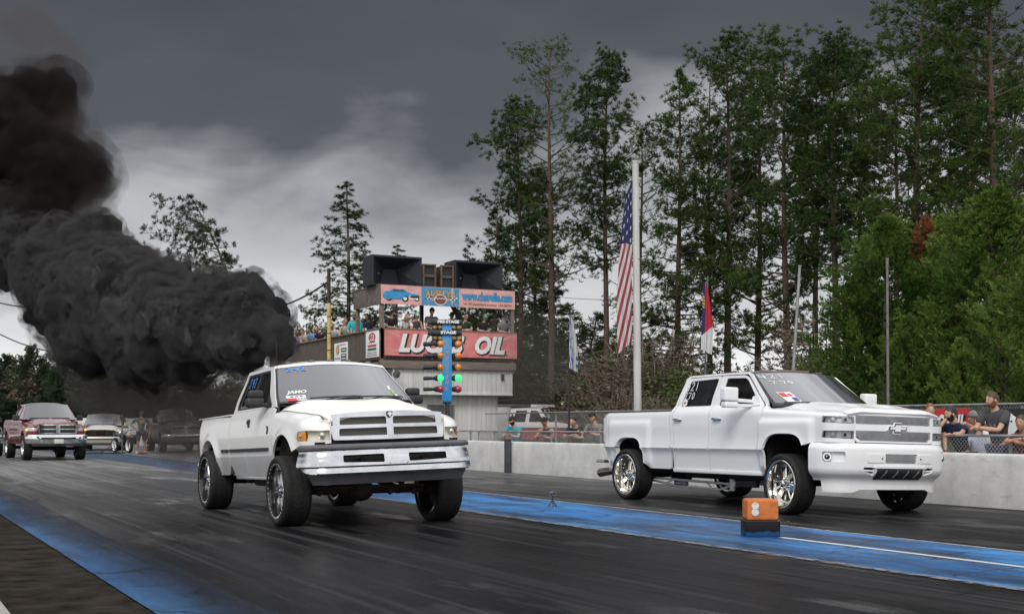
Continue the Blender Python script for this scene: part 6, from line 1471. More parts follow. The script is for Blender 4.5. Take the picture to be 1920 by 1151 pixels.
# ---------------------------------------------------------------- marker block, action camera
p = ray(1425.5, 14.15); t = thing('foam_block', 'orange foam block with two white discs standing on the black base', 'foam block', (p.x, p.y, .176), R(-28))
b = MB(); b.box((0, 0, .118), (.345, .345, .232), 0, .035, None, 4); b.v = [v+Vector((noise.noise(v*14), noise.noise(v*14+Vector((3, 0, 0))), noise.noise(v*12+Vector((0, 7, 0)))))*.006 for v in b.v]; b.obj('block', mat('orange_foam', (.52, .155, .035), .85, var=.22, scale=9, bump=.5, bscale=70), t)
for zc in (.165, .095): b = MB(); b.cyl((-.085, -.172, zc), (-.085, -.182, zc), .040, n=20); b.obj('white_disc', mat('chalky_disc', (.62, .60, .56), .7, var=.15, scale=20), t)
t = thing('block_base', 'black and blue painted box under the orange foam block', 'box', (p.x, p.y, 0), R(-28))
def base_mat():
    m, nt, b_ = nodes('black_blue_box'); tc = N(nt, 'ShaderNodeTexCoord'); sp = N(nt, 'ShaderNodeSeparateXYZ'); L(nt, tc.outputs['Object'], sp.inputs[0])
    f = mathn(nt, 'ADD', sp.outputs[2], mathn(nt, 'MULTIPLY', noise_tex(nt, 14, 5, .7), -.10)); L(nt, ramp(nt, f, [(-.02 if False else .0, (.012, .06, .16)), (.012, (.008, .008, .010))]), b_.inputs['Base Color']); b_.inputs['Roughness'].default_value = .6; b_.inputs['Specular IOR Level'].default_value = .2; return m
b = MB(); b.box((0, 0, .09), (.375, .375, .170), 0, .012); b.obj('box', base_mat(), t); b = MB(); b.box((0, 0, .172), (.385, .385, .012), 0, .004); b.obj('top_plate', BLACKPL, t)
p = ray(1036, 19.0); t = thing('action_camera', 'small grey action camera on a black mini tripod standing on blue paint', 'camera', (p.x, p.y, 0), R(-20))
b = MB(); b.box((0, 0, .205), (.085, .045, .068), 0, .010); bd = b.obj('camera_body', mat('camera_grey', (.16, .165, .175), .4, var=.2), t); b = MB(); b.cyl((.018, -.022, .213), (.018, -.034, .213), .018, n=16); b.obj('lens', BLACKGL, bd); b = MB(); b.box((-.018, -.024, .200), (.032, .004, .028)); b.obj('front_screen', BLACKGL, bd)
b = MB(); b.cyl((0, 0, .10), (0, 0, .17), .009, n=8); b.ball((0, 0, .125), .017, 0, 1); b.obj('tripod_head', BLACKPL, t)
for k in range(3):
    a = 2*math.pi*k/3+.5; b = MB(); b.tube([(0, 0, .115), (.075*math.cos(a), .075*math.sin(a), .004)], [.008, .006], 6); b.obj('leg', BLACKPL, t)
# ---------------------------------------------------------------- chain-link fences
def chainlink(scale=14.):
    m, nt, b_ = nodes('chain_link'); tc = N(nt, 'ShaderNodeTexCoord'); sp = N(nt, 'ShaderNodeSeparateXYZ'); L(nt, tc.outputs['Object'], sp.inputs[0])
    def tri(sg): a = mathn(nt, 'ADD', mathn(nt, 'MULTIPLY', sp.outputs[1], scale), mathn(nt, 'MULTIPLY', sp.outputs[2], scale*sg)); return mathn(nt, 'ABSOLUTE', mathn(nt, 'SUBTRACT', mathn(nt, 'FRACT', a), .5))
    wire = ramp(nt, mathn(nt, 'MINIMUM', tri(1.), tri(-1.)), [(.055, 1.), (.085, 0.)])
    b_.inputs['Base Color'].default_value = (.38, .38, .37, 1); b_.inputs['Metallic'].default_value = .5; b_.inputs['Roughness'].default_value = .5
    tr = N(nt, 'ShaderNodeBsdfTransparent'); ms = N(nt, 'ShaderNodeMixShader'); L(nt, wire, ms.inputs[0]); L(nt, tr.outputs[0], ms.inputs[1]); L(nt, b_.outputs[0], ms.inputs[2]); L(nt, ms.outputs[0], nt.nodes['Material Output'].inputs[0]); return m
LINK = chainlink(); GALV = mat('galvanised_steel', (.30, .30, .30), .5, .5, var=.25)
def fence(label, x, y0, y1, z0, z1, step=2.4):
    t = thing('chain_link_fence', label, 'fence', (x, (y0+y1)/2, 0)); l = y1-y0
    b = MB(); b.grid(lambda u, v: (0, u, v), [-l/2, l/2], [z0, z1-.03]); b.obj('wire_mesh', LINK, t)
    b = MB(); b.cyl((0, -l/2, z1), (0, l/2, z1), .024, n=10); b.obj('top_rail', GALV, t)
    y = -l/2
    while y <= l/2: b = MB(); b.cyl((0.03, y, 0), (.03, y, z1), .028, n=10); b.obj('post', GALV, t); y += step
    return t
fence('waist-high chain-link fence along the back of the concrete wall', 15.42, 9, 46, .5, 1.06)
fence('taller chain-link fence hung with banners under the cedars', 19.3, 8, 40, .3, 1.62, 3.)
def fban(label, px0, px1, z0, z1, m, body):
    X = 19.22; ya, yb = onXr(px0, X), onXr(px1, X); t = thing('fence_banner', label, 'banner', (X, (ya+yb)/2, (z0+z1)/2)); w, h = abs(ya-yb), z1-z0
    f = lambda u, v, o=0.: (-o+.008*math.sin(u*6+v*4), -u, v)
    b = MB(); b.grid(f, linsp(-w/2, w/2, 14), linsp(-h/2, h/2, 5)); b.obj('sheet', m, t); b = MB(); body(b, f, w, h); b.obj('banner_lettering', [INK_W, INK, INK_Y, mat('deep_red', (.28, .02, .03), .6)], t)
def rb(b, f, w, h):
    add_text(b, 'S OIL', lambda u, v: f(u+.04, v-.02, .012), fit=(w*.80, h*.66), shear=.25, offset=.06, m=1); add_text(b, 'S OIL', lambda u, v: f(u, v, .02), fit=(w*.77, h*.60), shear=.25, offset=.035, m=0)
fban('red banner with white slanted letters on the far fence', 1752, 1819, .98, 1.55, mat('bright_red_banner', (.50, .03, .04), .55), rb)
def kb(b, f, w, h):
    add_text(b, 'M', lambda u, v: f(-w*.06+u, v+.02, .012), fit=(w*.74, h*.66), offset=.05, m=0); rect(b, f, -w*.5, -w*.3, -h*.5, -h*.12, 3, .006)
fban('black banner with a big silver M on the far fence', 1878, 1960, .90, 1.53, mat('black_banner', (.02, .02, .022), .55), kb)
# steel pedestrian barriers left of the fence people
for k, px in enumerate((905, 935)):
    p = ray(px, 37); t = thing('crowd_barrier', 'grey steel crowd barrier behind the wall, %s' % ('closer to the tower' if k == 0 else 'closer to the man in teal'), 'barrier', (p.x+.2, p.y, 0), R(82))
    b = MB(); b.tube([(-1, 0, .1), (-1, 0, .98), (-.92, 0, 1.05), (.92, 0, 1.05), (1, 0, .98), (1, 0, .1)], .022, 8); b.tube([(-1, 0, .2), (1, 0, .2)], .018, 6); b.obj('frame', GALV, t); b = MB(); [b.tube([(x, 0, .2), (x, 0, 1.05)], .009, 5) for x in linsp(-.85, .85, 13)]; b.obj('bars', GALV, t)
    for x in (-.7, .7): b = MB(); b.box((x, 0, .05), (.05, .6, .04)); b.obj('foot', GALV, t)
# dark drain post against the wall
p = ray(953, 27.8); t = thing('wall_post', 'short dark steel post standing against the concrete wall', 'post', (14.84, onXr(952, 14.84), 0)); b = MB(); b.box((0, 0, .42), (.08, .26, .84), 0, .01); b.obj('post', mat('dark_post', (.05, .055, .065), .6, var=.3), t); b = MB(); b.box((0, 0, .85), (.11, .30, .03), 0, .008); b.obj('cap', mat('dark_post', (.05, .055, .065)), t)
# ---------------------------------------------------------------- flag poles, flags, posts, wires
def cloth_flag(t, z_top, length, width, side, m, nu=10, nv=28, rip=5., sway=.0, name='flag', amp=1.):
    """a flag hanging limp along its pole: u across the cloth, v down it"""
    def f(u, v):
        fold = math.sin(u*rip*2+v*1.4)*.06*amp+math.sin(u*rip*4.3+v*3)*.022*amp
        fall = v*length+.10*u*length*(1-.2*v)
        return (side*(.05+u*width*(.42+.58*math.sin(min(1, v*1.25)*math.pi/2))*(1-.25*max(0, v-.7)))+sway*v, fold*(.4+.6*v), z_top-fall)
    b = MB(); us, vs_ = linsp(0, 1, nu*3), linsp(0, 1, nv); b.grid(f, us, vs_)
    o = b.obj(name, m, t, ang=180); uv = o.data.uv_layers.new(name='UVMap'); k = len(vs_)
    for lp in o.data.loops: i = lp.vertex_index; uv.data[lp.index].uv = (us[i//k], 1-vs_[i % k])
    return f
def flag_mat(name, kind):
    m, nt, b_ = nodes(name); tc = N(nt, 'ShaderNodeTexCoord'); sp = N(nt, 'ShaderNodeSeparateXYZ'); L(nt, tc.outputs['UV'], sp.inputs[0]); U, V = sp.outputs[0], sp.outputs[1]
    red, white, blue = (.30, .045, .05), (.52, .51, .52), (.018, .022, .085)
    gt = lambda a, b: mathn(nt, 'GREATER_THAN', a, b); lt = lambda a, b: mathn(nt, 'LESS_THAN', a, b); mul = lambda a, b: mathn(nt, 'MULTIPLY', a, b)
    if kind == 'stripes':      # limp: the canton hangs at the top, stripes run down and across the folds
        ph = mathn(nt, 'ADD', mul(U, 2.1), mul(V, 6.2)); st = gt(mathn(nt, 'FRACT', ph), .5); c = mixc(nt, st, red, white)
        can = gt(V, mathn(nt, 'ADD', .60, mul(U, .10)))
        def dots(ax, n, off): a = mathn(nt, 'FRACT', mathn(nt, 'ADD', mul(ax, n), off)); return mathn(nt, 'POWER', mathn(nt, 'SUBTRACT', a, .5), 2)
        d = mathn(nt, 'ADD', dots(U, 3., .1), dots(V, 13., .2)); star = lt(d, .028); c = mixc(nt, can, c, mixc(nt, star, blue, white))
    elif kind == 'state':      # blue with a yellow scroll at the top, red beside it, white along the bottom
        c = mixc(nt, gt(U, mathn(nt, 'ADD', .22, mul(V, .22))), (.022, .020, .075), (.42, .02, .04)); c = mixc(nt, lt(mathn(nt, 'ADD', V, mul(U, -.22)), .20), c, (.55, .55, .55)); c = mixc(nt, mul(lt(mathn(nt, 'ADD', mathn(nt, 'POWER', mul(mathn(nt, 'SUBTRACT', U, .16), 7.), 2), mathn(nt, 'POWER', mul(mathn(nt, 'SUBTRACT', V, .72), 9.), 2)), 1.), gt(mathn(nt, 'FRACT', mul(V, 20.)), .35)), c, (.52, .36, .04))
    else:
        n = noise_tex(nt, 3.2, 2, .5, coord='UV', stretch=(3, 1.6, 1)); c = ramp(nt, n, [(.46, (.50, .50, .50)), (.50, (.05, .10, .28)), (.60, (.05, .10, .28)), (.62, (.5, .5, .5)), (.70, (.45, .10, .10))]); c = mixc(nt, gt(U, .45), c, mixc(nt, lt(V, .35), (.50, .50, .49), mixc(nt, mul(gt(mathn(nt, 'FRACT', mul(V, 7.)), .5), gt(U, .78)), (.46, .46, .45), (.06, .10, .26))))
    L(nt, c, b_.inputs['Base Color']); b_.inputs['Roughness'].default_value = .85; b_.inputs['Subsurface Weight'].default_value = 0.; return m
p = ray(1194.5, 30.2); t = thing('flag_pole', 'thick white flag pole standing behind the crew-cab pickup bed', 'flag pole', (p.x, p.y, 0)); PZ = lambda py, d: CAMH-(py-797)*d/2400.
b = MB(); b.cyl((.035, 0, 0), (-.045, 0, PZ(306, 30.2)), .097, .075, 24); b.cyl((-.045, 0, PZ(306, 30.2)), (-.045, 0, PZ(303, 30.2)), .083, n=24); b.obj('shaft', mat('pole_white_paint', (.52, .51, .49), .5, var=.16, scale=3, stretch=(1, 1, .3), coat=.2), t)
b = MB(); b.cyl((0, 0, PZ(487, 30.2)), (0, 0, PZ(487, 30.2)+.02), .089, n=24); b.obj('joint_ring', GALV, t)
p2 = p+Vector((-CY, SY, 0))*.0; t = thing('national_flag', 'stars and stripes flag hanging limp against the white pole', 'flag', (p.x-.09*CY, p.y+.09*SY-.05, 0), -YAW)
cloth_flag(t, PZ(338, 30.2), PZ(338, 30.2)-PZ(640, 30.2), .37, -1, flag_mat('flag_stripes', 'stripes'), name='cloth', rip=4.)
p = ray(1322, 30); t = thing('flag_staff', 'thin dark staff carrying the red and blue state flag', 'flag pole', (p.x, p.y, 0), -YAW); b = MB(); b.cyl((-.06, 0, 0), (.06, 0, PZ(518, 30)), .030, .022, 10); b.obj('shaft', GREYPL, t)
t = thing('state_flag', 'red white and blue state flag hanging limp from the thin staff', 'flag', (p.x-.02, p.y-.06, 0), -YAW); cloth_flag(t, PZ(527, 30), PZ(527, 30)-PZ(655, 30), .26, 1, flag_mat('flag_state', 'state'), sway=-.04, name='cloth', amp=.8)
bpy.data.objects['cloth.001'].location.x = -.12 if 'cloth.001' in bpy.data.objects else 0
p = ray(1067, 32.4); t = thing('flag_staff', 'black staff of the small white and blue flag beside the fence', 'flag pole', (p.x, p.y, 0), -YAW); b = MB(); b.cyl((-.02, 0, 0), (.03, 0, PZ(578, 32.4)), .034, .018, 10); b.obj('shaft', BLACKPL, t)
t = thing('sponsor_flag', 'small white flag with blue pattern drooping from the black staff', 'flag', (p.x-.08, p.y-.05, 0), -YAW); cloth_flag(t, PZ(590, 32.4), PZ(590, 32.4)-PZ(690, 32.4), .22, 1, flag_mat('flag_sponsor', 'x'), name='cloth', amp=.9)
def pole(label, px0, py0, px1, py1, d, r, m, name='steel_post', zbot=0.):
    a = ray(px0, d, py0); c = ray(px1, d, py1); t = thing(name, label, 'post', (c.x, c.y, 0)); b = MB(); dv = (a-c); k = (0-c.z)/dv.z if abs(dv.z) > 0 else 0; base = c+dv*k
    b.cyl(base-Vector((c.x, c.y, 0)), a-Vector((c.x, c.y, 0)), r, r*.85, 10); b.obj('shaft', m, t); b = MB(); b.cyl(a-Vector((c.x, c.y, 0)), a-Vector((c.x, c.y, 0))+Vector((0, 0, .03)), r*1.1, n=10); b.obj('cap', m, t); return t
pole('tall grey steel post in front of the green cedars', 1663.5, 487, 1665, 755, 25, .030, mat('post_grey', (.16, .155, .15), .6, .3, var=.3))
pole('leaning pale steel post holding wires above the crew cab', 1499.5, 500, 1487, 700, 27, .036, GALV)
pole('dark utility post standing in the smoke left of the deck', 536.5, 590, 537, 700, 60, .06, WOOD, 'utility_post')
def wire(label, a, c, sag, r=.012, name='wire'):
    b = MB(); b.tube([a.lerp(c, k)-Vector((0, 0, sag*4*k*(1-k))) for k in linsp(0, 1, 16)], r, 5); o = b.obj(name, INK, ang=180); tag(o, label, 'wire')
wire('heavy black cable from the yellow pole sinking into the smoke', ray(617, 46, 527), ray(440, 60, 575), .5, .035, 'cable')
wire('black cable crossing the sky left of the smoke', ray(-60, 60, 549), ray(160, 60, 572), .4, .03, 'cable')
wire('black cable sloping down over the trees on the left', ray(-60, 62, 590), ray(150, 62, 663), .5, .03, 'cable')
wire('thin wire from the loudspeaker to the leaning post', ray(944, 46, 536), ray(1500, 27, 508), .55, .008)
wire('thin wire from the leaning post to the cedars', ray(1499, 27, 506), ray(1640, 32, 497), .05, .008)
wire('lower thin wire behind the state flag', ray(1270, 36, 607), ray(1497, 30, 600), .03, .008)
# ---------------------------------------------------------------- people
tc_ = lambda n, c: cloth(n, c)
BLK = tc_('black', (.018, .018, .020)); NAVY = tc_('navy', (.015, .02, .05)); GRY = tc_('grey', (.17, .17, .18)); CHAR = tc_('charcoal', (.055, .055, .062)); WHT = tc_('white', (.62, .62, .64)); TEAL = tc_('teal', (.03, .40, .42)); TEAL2 = tc_('turquoise', (.02, .25, .36)); GRN = tc_('sage', (.16, .22, .15)); TAN = tc_('tan', (.42, .36, .26)); LBL = tc_('light_blue', (.10, .26, .55)); PLAID = tc_('pale_check', (.42, .44, .52)); MINT = tc_('mint', (.38, .62, .52)); NEON = tc_('neon', (.55, .70, .08)); CAMO = tc_('camo', (.14, .14, .09)); BROWN = tc_('brown', (.10, .06, .04)); GRNCAP = tc_('green', (.10, .30, .20)); MAR = tc_('maroon', (.20, .03, .05))
DZ = 3.57
def deck_front(px, label, y=.46, **kw):
    q = TY+y; return person((onYx(px, q), q, DZ), kw.pop('rz', 0.), label, kw.pop('shirt'), **kw)
ra = rail_arms
deck_front(727, 'bearded person in black shirt and cap leaning at the deck corner post', shirt=BLK, cap=BLK, skin=SKIN_T, lean=24, arms=ra(w=.02), turn=35, rz=R(25), beard=HAIR_D)
deck_front(757, 'fair-haired woman in white shirt resting her cheek on her hand', shirt=WHT, hair=HAIR_Y, longhair=.22, lean=30, arms={-1: ((-.26, -.30, 1.08), (-.02, -.42, 1.09)), 1: ((.20, -.36, 1.08), (.085, -.33, 1.30))}, turn=25, scale=.95)
deck_front(777, 'person in mint cap and sleeveless charcoal top on the deck', shirt=CHAR, cap=MINT, sleeve='none', hair=HAIR_B, longhair=.18, lean=18, arms=ra(w=.06), nod=14, scale=.97)
deck_front(808, 'tall man in dark tee, cap and sunglasses standing above the others', shirt=CHAR, cap=BLK, shades=True, skin=SKIN_T, lean=6, arms=ra(z=1.05, w=.20), scale=1.06, y=.42)
deck_front(844, 'man in dark cap half hidden by the pre-stage sign', shirt=BLK, cap=BLK, skin=SKIN_D, lean=12, arms=ra(w=.1), y=.62)
deck_front(868, 'man in sunglasses and dark green tee with folded arms', shirt=tc_('dark_green', (.02, .045, .035)), shades=True, lean=24, arms=ra(w=.1, cross=True), turn=-6, nod=4)
deck_front(903, 'person in green cap and black tee leaning on the deck rail', shirt=BLK, cap=GRNCAP, lean=26, arms=ra(w=.06), nod=12, turn=-10)
deck_front(941, 'person in grey tee and charcoal cap at the right deck post', shirt=GRY, cap=CHAR, lean=20, arms=ra(w=.10), nod=18)
def deck_side(px, label, x=.48, **kw):
    X = TX+x; return person((X, onXr(px, X), DZ), kw.pop('rz', R(-72)), label, kw.pop('shirt'), **kw)
deck_side(698, 'dark-clad person leaning behind the tower corner post', shirt=NAVY, hair=HAIR_B, skin=SKIN_T, lean=24, arms=ra(w=.08), longhair=.1, rz=R(-60))
deck_side(668, 'bearded man in teal shirt, camo cap and sunglasses', shirt=TEAL, cap=CAMO, shades=True, beard=HAIR_D, sleeve='long', lean=14, arms=ra(w=.14), rz=R(-40), scale=1.08, turn=30)
deck_side(650, 'man in sage tank top and sunglasses beside the teal shirt', shirt=GRN, shades=True, hair=HAIR_R, sleeve='none', lean=14, arms=ra(w=.2), rz=R(-30), turn=10)
deck_side(630, 'man in pale checked shirt leaning far over the rail', shirt=PLAID, hair=HAIR_B, beard=HAIR_B, lean=34, arms=ra(w=.16), rz=R(-45), turn=20)
deck_side(607, 'man in black tee bent over the rail by the yellow pole', shirt=BLK, lean=36, arms=ra(w=.1), rz=R(-62), turn=25)
deck_side(597, 'man in navy cap standing behind the bent man', shirt=NAVY, cap=NAVY, lean=8, x=.85, arms=ra(w=.1), rz=R(-50))
deck_side(592, 'person in light blue shirt with dark hair on the deck', shirt=LBL, hair=HAIR_D, skin=SKIN_T, lean=32, arms=ra(w=.1), turn=20)
deck_side(581, 'person in tan and black shirt looking down from the deck', shirt=TAN, lean=34, arms=ra(w=.1), turn=12)
deck_side(571, 'woman with long black hair and white shirt on the deck', shirt=WHT, hair=HAIR_D, longhair=.25, skin=SKIN_T, lean=28, arms=ra(w=.1))
deck_side(560, 'man in black tee looking towards the smoke', shirt=BLK, hair=HAIR_D, lean=30, arms=ra(w=.1))
deck_side(551, 'spectator in brown top at the smoky end of the deck', shirt=BROWN, hair=HAIR_D, lean=26, arms=ra(w=.1))
deck_side(562, 'yellow drink cup holder at the far rail', shirt=BROWN, hair=HAIR_B, lean=20, x=1.1, arms=ra(w=.1)) if False else None
# behind the wall, left group
def at_fence(px, d, label, z=-.24, **kw):
    p = ray(px, d); return person((p.x, p.y, z), kw.pop('rz', R(-75)), label, kw.pop('shirt'), **kw)
FA = {-1: ((-.24, -.36, 1.16), (.08, -.52, 1.24)), 1: ((.26, -.34, 1.16), (-.04, -.50, 1.22))}
at_fence(972, 34.7, 'bearded man in turquoise tee and dark cap behind the steel barriers', shirt=TEAL2, cap=BLK, beard=HAIR_D, shades=True, lean=22, arms=FA, z=-.26, rz=R(-64), turn=-10)
at_fence(1033, 33.1, 'man in black tank top and cap leaning on the fence', shirt=BLK, sleeve='none', cap=BLK, lean=26, arms=FA, z=-.28, rz=R(-62), turn=10, skin=SKIN_T)
at_fence(1084, 31.9, 'dark-haired man in black tee by the small flag staff', shirt=BLK, hair=HAIR_D, lean=28, arms=FA, z=-.26, rz=R(-52), turn=-8, nod=10)
at_fence(1125, 31.0, 'person in dark cap just behind the crew-cab bed', shirt=GRY, cap=BLK, lean=24, arms=FA, z=-.18, rz=R(-70))
# behind the wall, right group
at_fence(1806, 20.6, 'bearded man in navy tee leaning with his fist at his mouth', shirt=NAVY, hair=HAIR_D, beard=HAIR_D, lean=30, z=-.16, rz=R(-78), turn=-30, nod=6, arms={1: ((.20, -.36, 1.24), (.09, -.46, 1.24)), -1: ((-.20, -.54, 1.24), (-.03, -.40, 1.50))})
at_fence(1876, 20.0, 'bearded man in black printed tee gesturing with both hands', shirt=CHAR, hair=HAIR_B, beard=HAIR_R, lean=16, z=-.08, rz=R(-80), turn=-26, nod=8, scale=1.05, arms={1: ((.16, -.30, 1.16), (.02, -.58, 1.20)), -1: ((-.24, -.28, 1.16), (-.14, -.66, 1.26))}, design=(GRY, [(-.09, -.05, 1.28, 1.32), (-.02, .02, 1.27, 1.33), (.05, .09, 1.28, 1.32)]))
at_fence(1833, 21.0, 'person in neon-trimmed cap, sunglasses and pale tee between the two bearded men', shirt=PLAID, cap=NEON, shades=True, z=-.34, rz=R(-20), lean=8, scale=.96, turn=10)
at_fence(1821, 22.2, 'person in grey cap behind the neon cap', shirt=CHAR, cap=GRY, z=-.30, rz=R(-25), lean=4)
at_fence(1851, 21.6, 'woman with reddish hair behind the gesturing man', shirt=WHT, hair=HAIR_R, longhair=.2, z=-.32, rz=R(20), lean=4, turn=25)
at_fence(1929, 19.4, 'person in maroon top at the right picture edge with arms on the rail', shirt=MAR, lean=24, z=-.34, rz=R(-70), arms={-1: ((-.2, -.36, 1.30), (.08, -.46, 1.36)), 1: ((.24, -.34, 1.26), (-.04, -.48, 1.32))}, skin=SKIN_T)
at_fence(1741, 22.5, 'red-haired person hidden behind the crew-cab hood', shirt=BLK, hair=HAIR_R, z=-.16, rz=R(-30), lean=6)
# flagman at the start and his things
p = ray(265, 54.5)
person((p.x, p.y, 0), R(-4), 'track worker in grey tee and shorts holding a broom by the smoke', GRY, shorts=CHAR, skin=SKIN_T, hair=HAIR_D, scale=1.05, arms={-1: ((-.42, .02, 1.18), (-.24, -.12, 1.00)), 1: ((.36, -.02, 1.16), (.30, -.16, .94))}, legs={-1: ((-.13, -.03, .50), (-.15, .03, .08)), 1: ((.13, -.02, .50), (.15, .03, .08))}, design=(INK_Y, [(-.10, .10, 1.30, 1.36), (-.08, .06, 1.24, 1.28)]))
t = thing('broom', 'long wooden broom leaning in the hand of the track worker', 'broom', (p.x, p.y-.2, 0)); b = MB(); b.tube([(.0, -.12, .05), (.46, 0, 1.35)], .016, 8); b.obj('handle', mat('broom_wood', (.42, .20, .10), .6), t); b = MB(); b.box((-.02, -.12, .04), (.40, .08, .07), 0, .01); b.obj('brush', BROWN, t)
p = ray(229, 55.6); t = thing('timing_stand', 'thin steel stand with dark feet on the start line', 'stand', (p.x, p.y, 0)); b = MB(); b.cyl((0, 0, .03), (0, 0, 1.55), .03, n=8); b.obj('shaft', GREYPL, t); b = MB(); b.box((-.7, -.05, .03), (1.6, .3, .05), 0, .01); b.beam((-.9, 0, .04), (-.5, 0, .30), .04, .03); b.beam((-.1, 0, .04), (-.5, 0, .30), .04, .03); b.obj('feet', BLACKPL, t)
p = ray(242, 56.5); t = thing('drag_bike', 'dark motorcycle with pale wheel rims parked behind the thin stand', 'motorcycle', (p.x, p.y, 0), R(15))
for y, nm in ((0, 'front_wheel'), (1.4, 'rear_wheel')):
    b = MB(); b.lathe([(.24, -.06), (.32, -.05), (.335, 0), (.32, .05), (.24, .06)], (0, y, .33), 'x', 28); w_ = b.obj(nm, RUBBER, t); b = MB(); b.lathe([(.25, -.05), (.21, -.03), (.21, .03), (.25, .05)], (0, y, .33), 'x', 28); [b.tube([(0, y, .33), (0, y+.22*math.cos(a), .33+.22*math.sin(a))], .012, 5) for a in linsp(0, 5.2, 6)]; b.obj('rim', STICK_W, w_)
b = MB(); b.ball((0, .55, .78), (.17, .38, .16), 0, 3); b.ball((0, 1.15, .80), (.15, .36, .09), 0, 3); b.box((0, .6, .48), (.26, .5, .35), 0, .08); b.tube([(0, .02, .34), (0, .22, .92)], .05, 8); b.obj('bike_body', BLACKGL, t); b = MB(); b.tube([(-.36, .34, 1.0), (0, .22, 1.02), (.36, .34, 1.0)], .018, 8); b.obj('handlebar', CHROME, t); b = MB(); b.ball((0, -.02, .80), (.13, .12, .14), 0, 2); b.obj('front_cowl', TAN, t)
# pale trailer behind the waiting vehicles
p = ray(228, 84); t = thing('box_trailer', 'long white enclosed trailer beyond the beige wagon', 'trailer', (p.x, p.y, 0), R(20)); b = MB(); b.box((0, 0, 1.05), (6.4, 2.2, 1.25), 0, .06); b.obj('box', mat('trailer_white', (.62, .62, .62), .5, var=.08), t); b = MB(); b.box((0, -1.11, .55), (6.4, .03, .1)); b.obj('trim', GREYPL, t)
for x in (-.5, .5): b = MB(); b.cyl((x, -1.12, .33), (x, -.9, .33), .33, n=20); b.obj('wheel', RUBBER, t)
# ---------------------------------------------------------------- trees and shrubs
def leaf_mat(name, c0, c1, trans=.25):
    m, nt, b = nodes(name); oi = N(nt, 'ShaderNodeObjectInfo'); n = noise_tex(nt, .55, 3, .6); n2 = noise_tex(nt, 4., 2, .5)
    f = mathn(nt, 'ADD', mathn(nt, 'MULTIPLY', n, .75), mathn(nt, 'MULTIPLY', n2, .25)); f = mathn(nt, 'ADD', f, mathn(nt, 'MULTIPLY', mathn(nt, 'SUBTRACT', oi.outputs['Random'], .5), .22))
    c = ramp(nt, f, [(.32, c0), (.66, c1)]); L(nt, c, b.inputs['Base Color']); b.inputs['Roughness'].default_value = .6; b.inputs['Specular IOR Level'].default_value = .25
    t = N(nt, 'ShaderNodeBsdfTranslucent'); L(nt, c, t.inputs[0]); ms = N(nt, 'ShaderNodeMixShader'); ms.inputs[0].default_value = trans
    L(nt, b.outputs[0], ms.inputs[1]); L(nt, t.outputs[0], ms.inputs[2]); L(nt, ms.outputs[0], nt.nodes['Material Output'].inputs[0]); return m
PINE = leaf_mat('pine_needles', (.015, .036, .008), (.066, .114, .019)); PINE_D = leaf_mat('dark_pine_needles', (.008, .020, .006), (.030, .055, .014), .12); PINE2 = leaf_mat('soft_pine_needles', (.026, .056, .014), (.095, .150, .038)); CEDAR = leaf_mat('cedar_sprays', (.042, .096, .015), (.195, .280, .058), .35)
FAR = leaf_mat('far_needles', (.018, .036, .020), (.060, .085, .042)); DEAD = leaf_mat('dead_brown_leaves', (.095, .075, .050), (.20, .165, .115)); REDL = leaf_mat('rusty_leaves', (.085, .030, .022), (.20, .085, .060)); OLIVE = leaf_mat('olive_leaves', (.036, .066, .016), (.095, .135, .036)); RUSTC = leaf_mat('dead_cedar_sprays', (.16, .055, .018), (.30, .12, .045)); TWIG = mat('bare_twigs', (.17, .135, .11), .9, var=.35)
BARK = mat('pine_bark', (.085, .058, .042), .95, var=.5, scale=7, bump=.8, bscale=22, stretch=(3, 3, .7), detail=6); BARK2 = mat('grey_bark', (.10, .085, .072), .95, var=.4, scale=6, bump=.6, bscale=26)
def tuft(V, F, c, ax, r, n, w, rg, spread=1.):
    """a spray of needle blades fanning out from c about the axis ax"""
    ax = Vector(ax).normalized()
    for _ in range(n):
        d = Vector((rg.gauss(0, 1), rg.gauss(0, 1), rg.gauss(0, 1))).normalized()*spread+ax*.9; d.normalize()
        l = r*rg.uniform(.6, 1.1); s = d.cross(Vector((rg.gauss(0, 1), rg.gauss(0, 1), rg.gauss(0, 1)))).normalized()*w*rg.uniform(.6, 1.1)
        b = c+d*l*.12; m = c+d*l*.6; t = c+d*l; o = len(V)
        V += [b-s*.35, b+s*.35, m+s, t, m-s]; F.append((o, o+1, o+2, o+3, o+4))
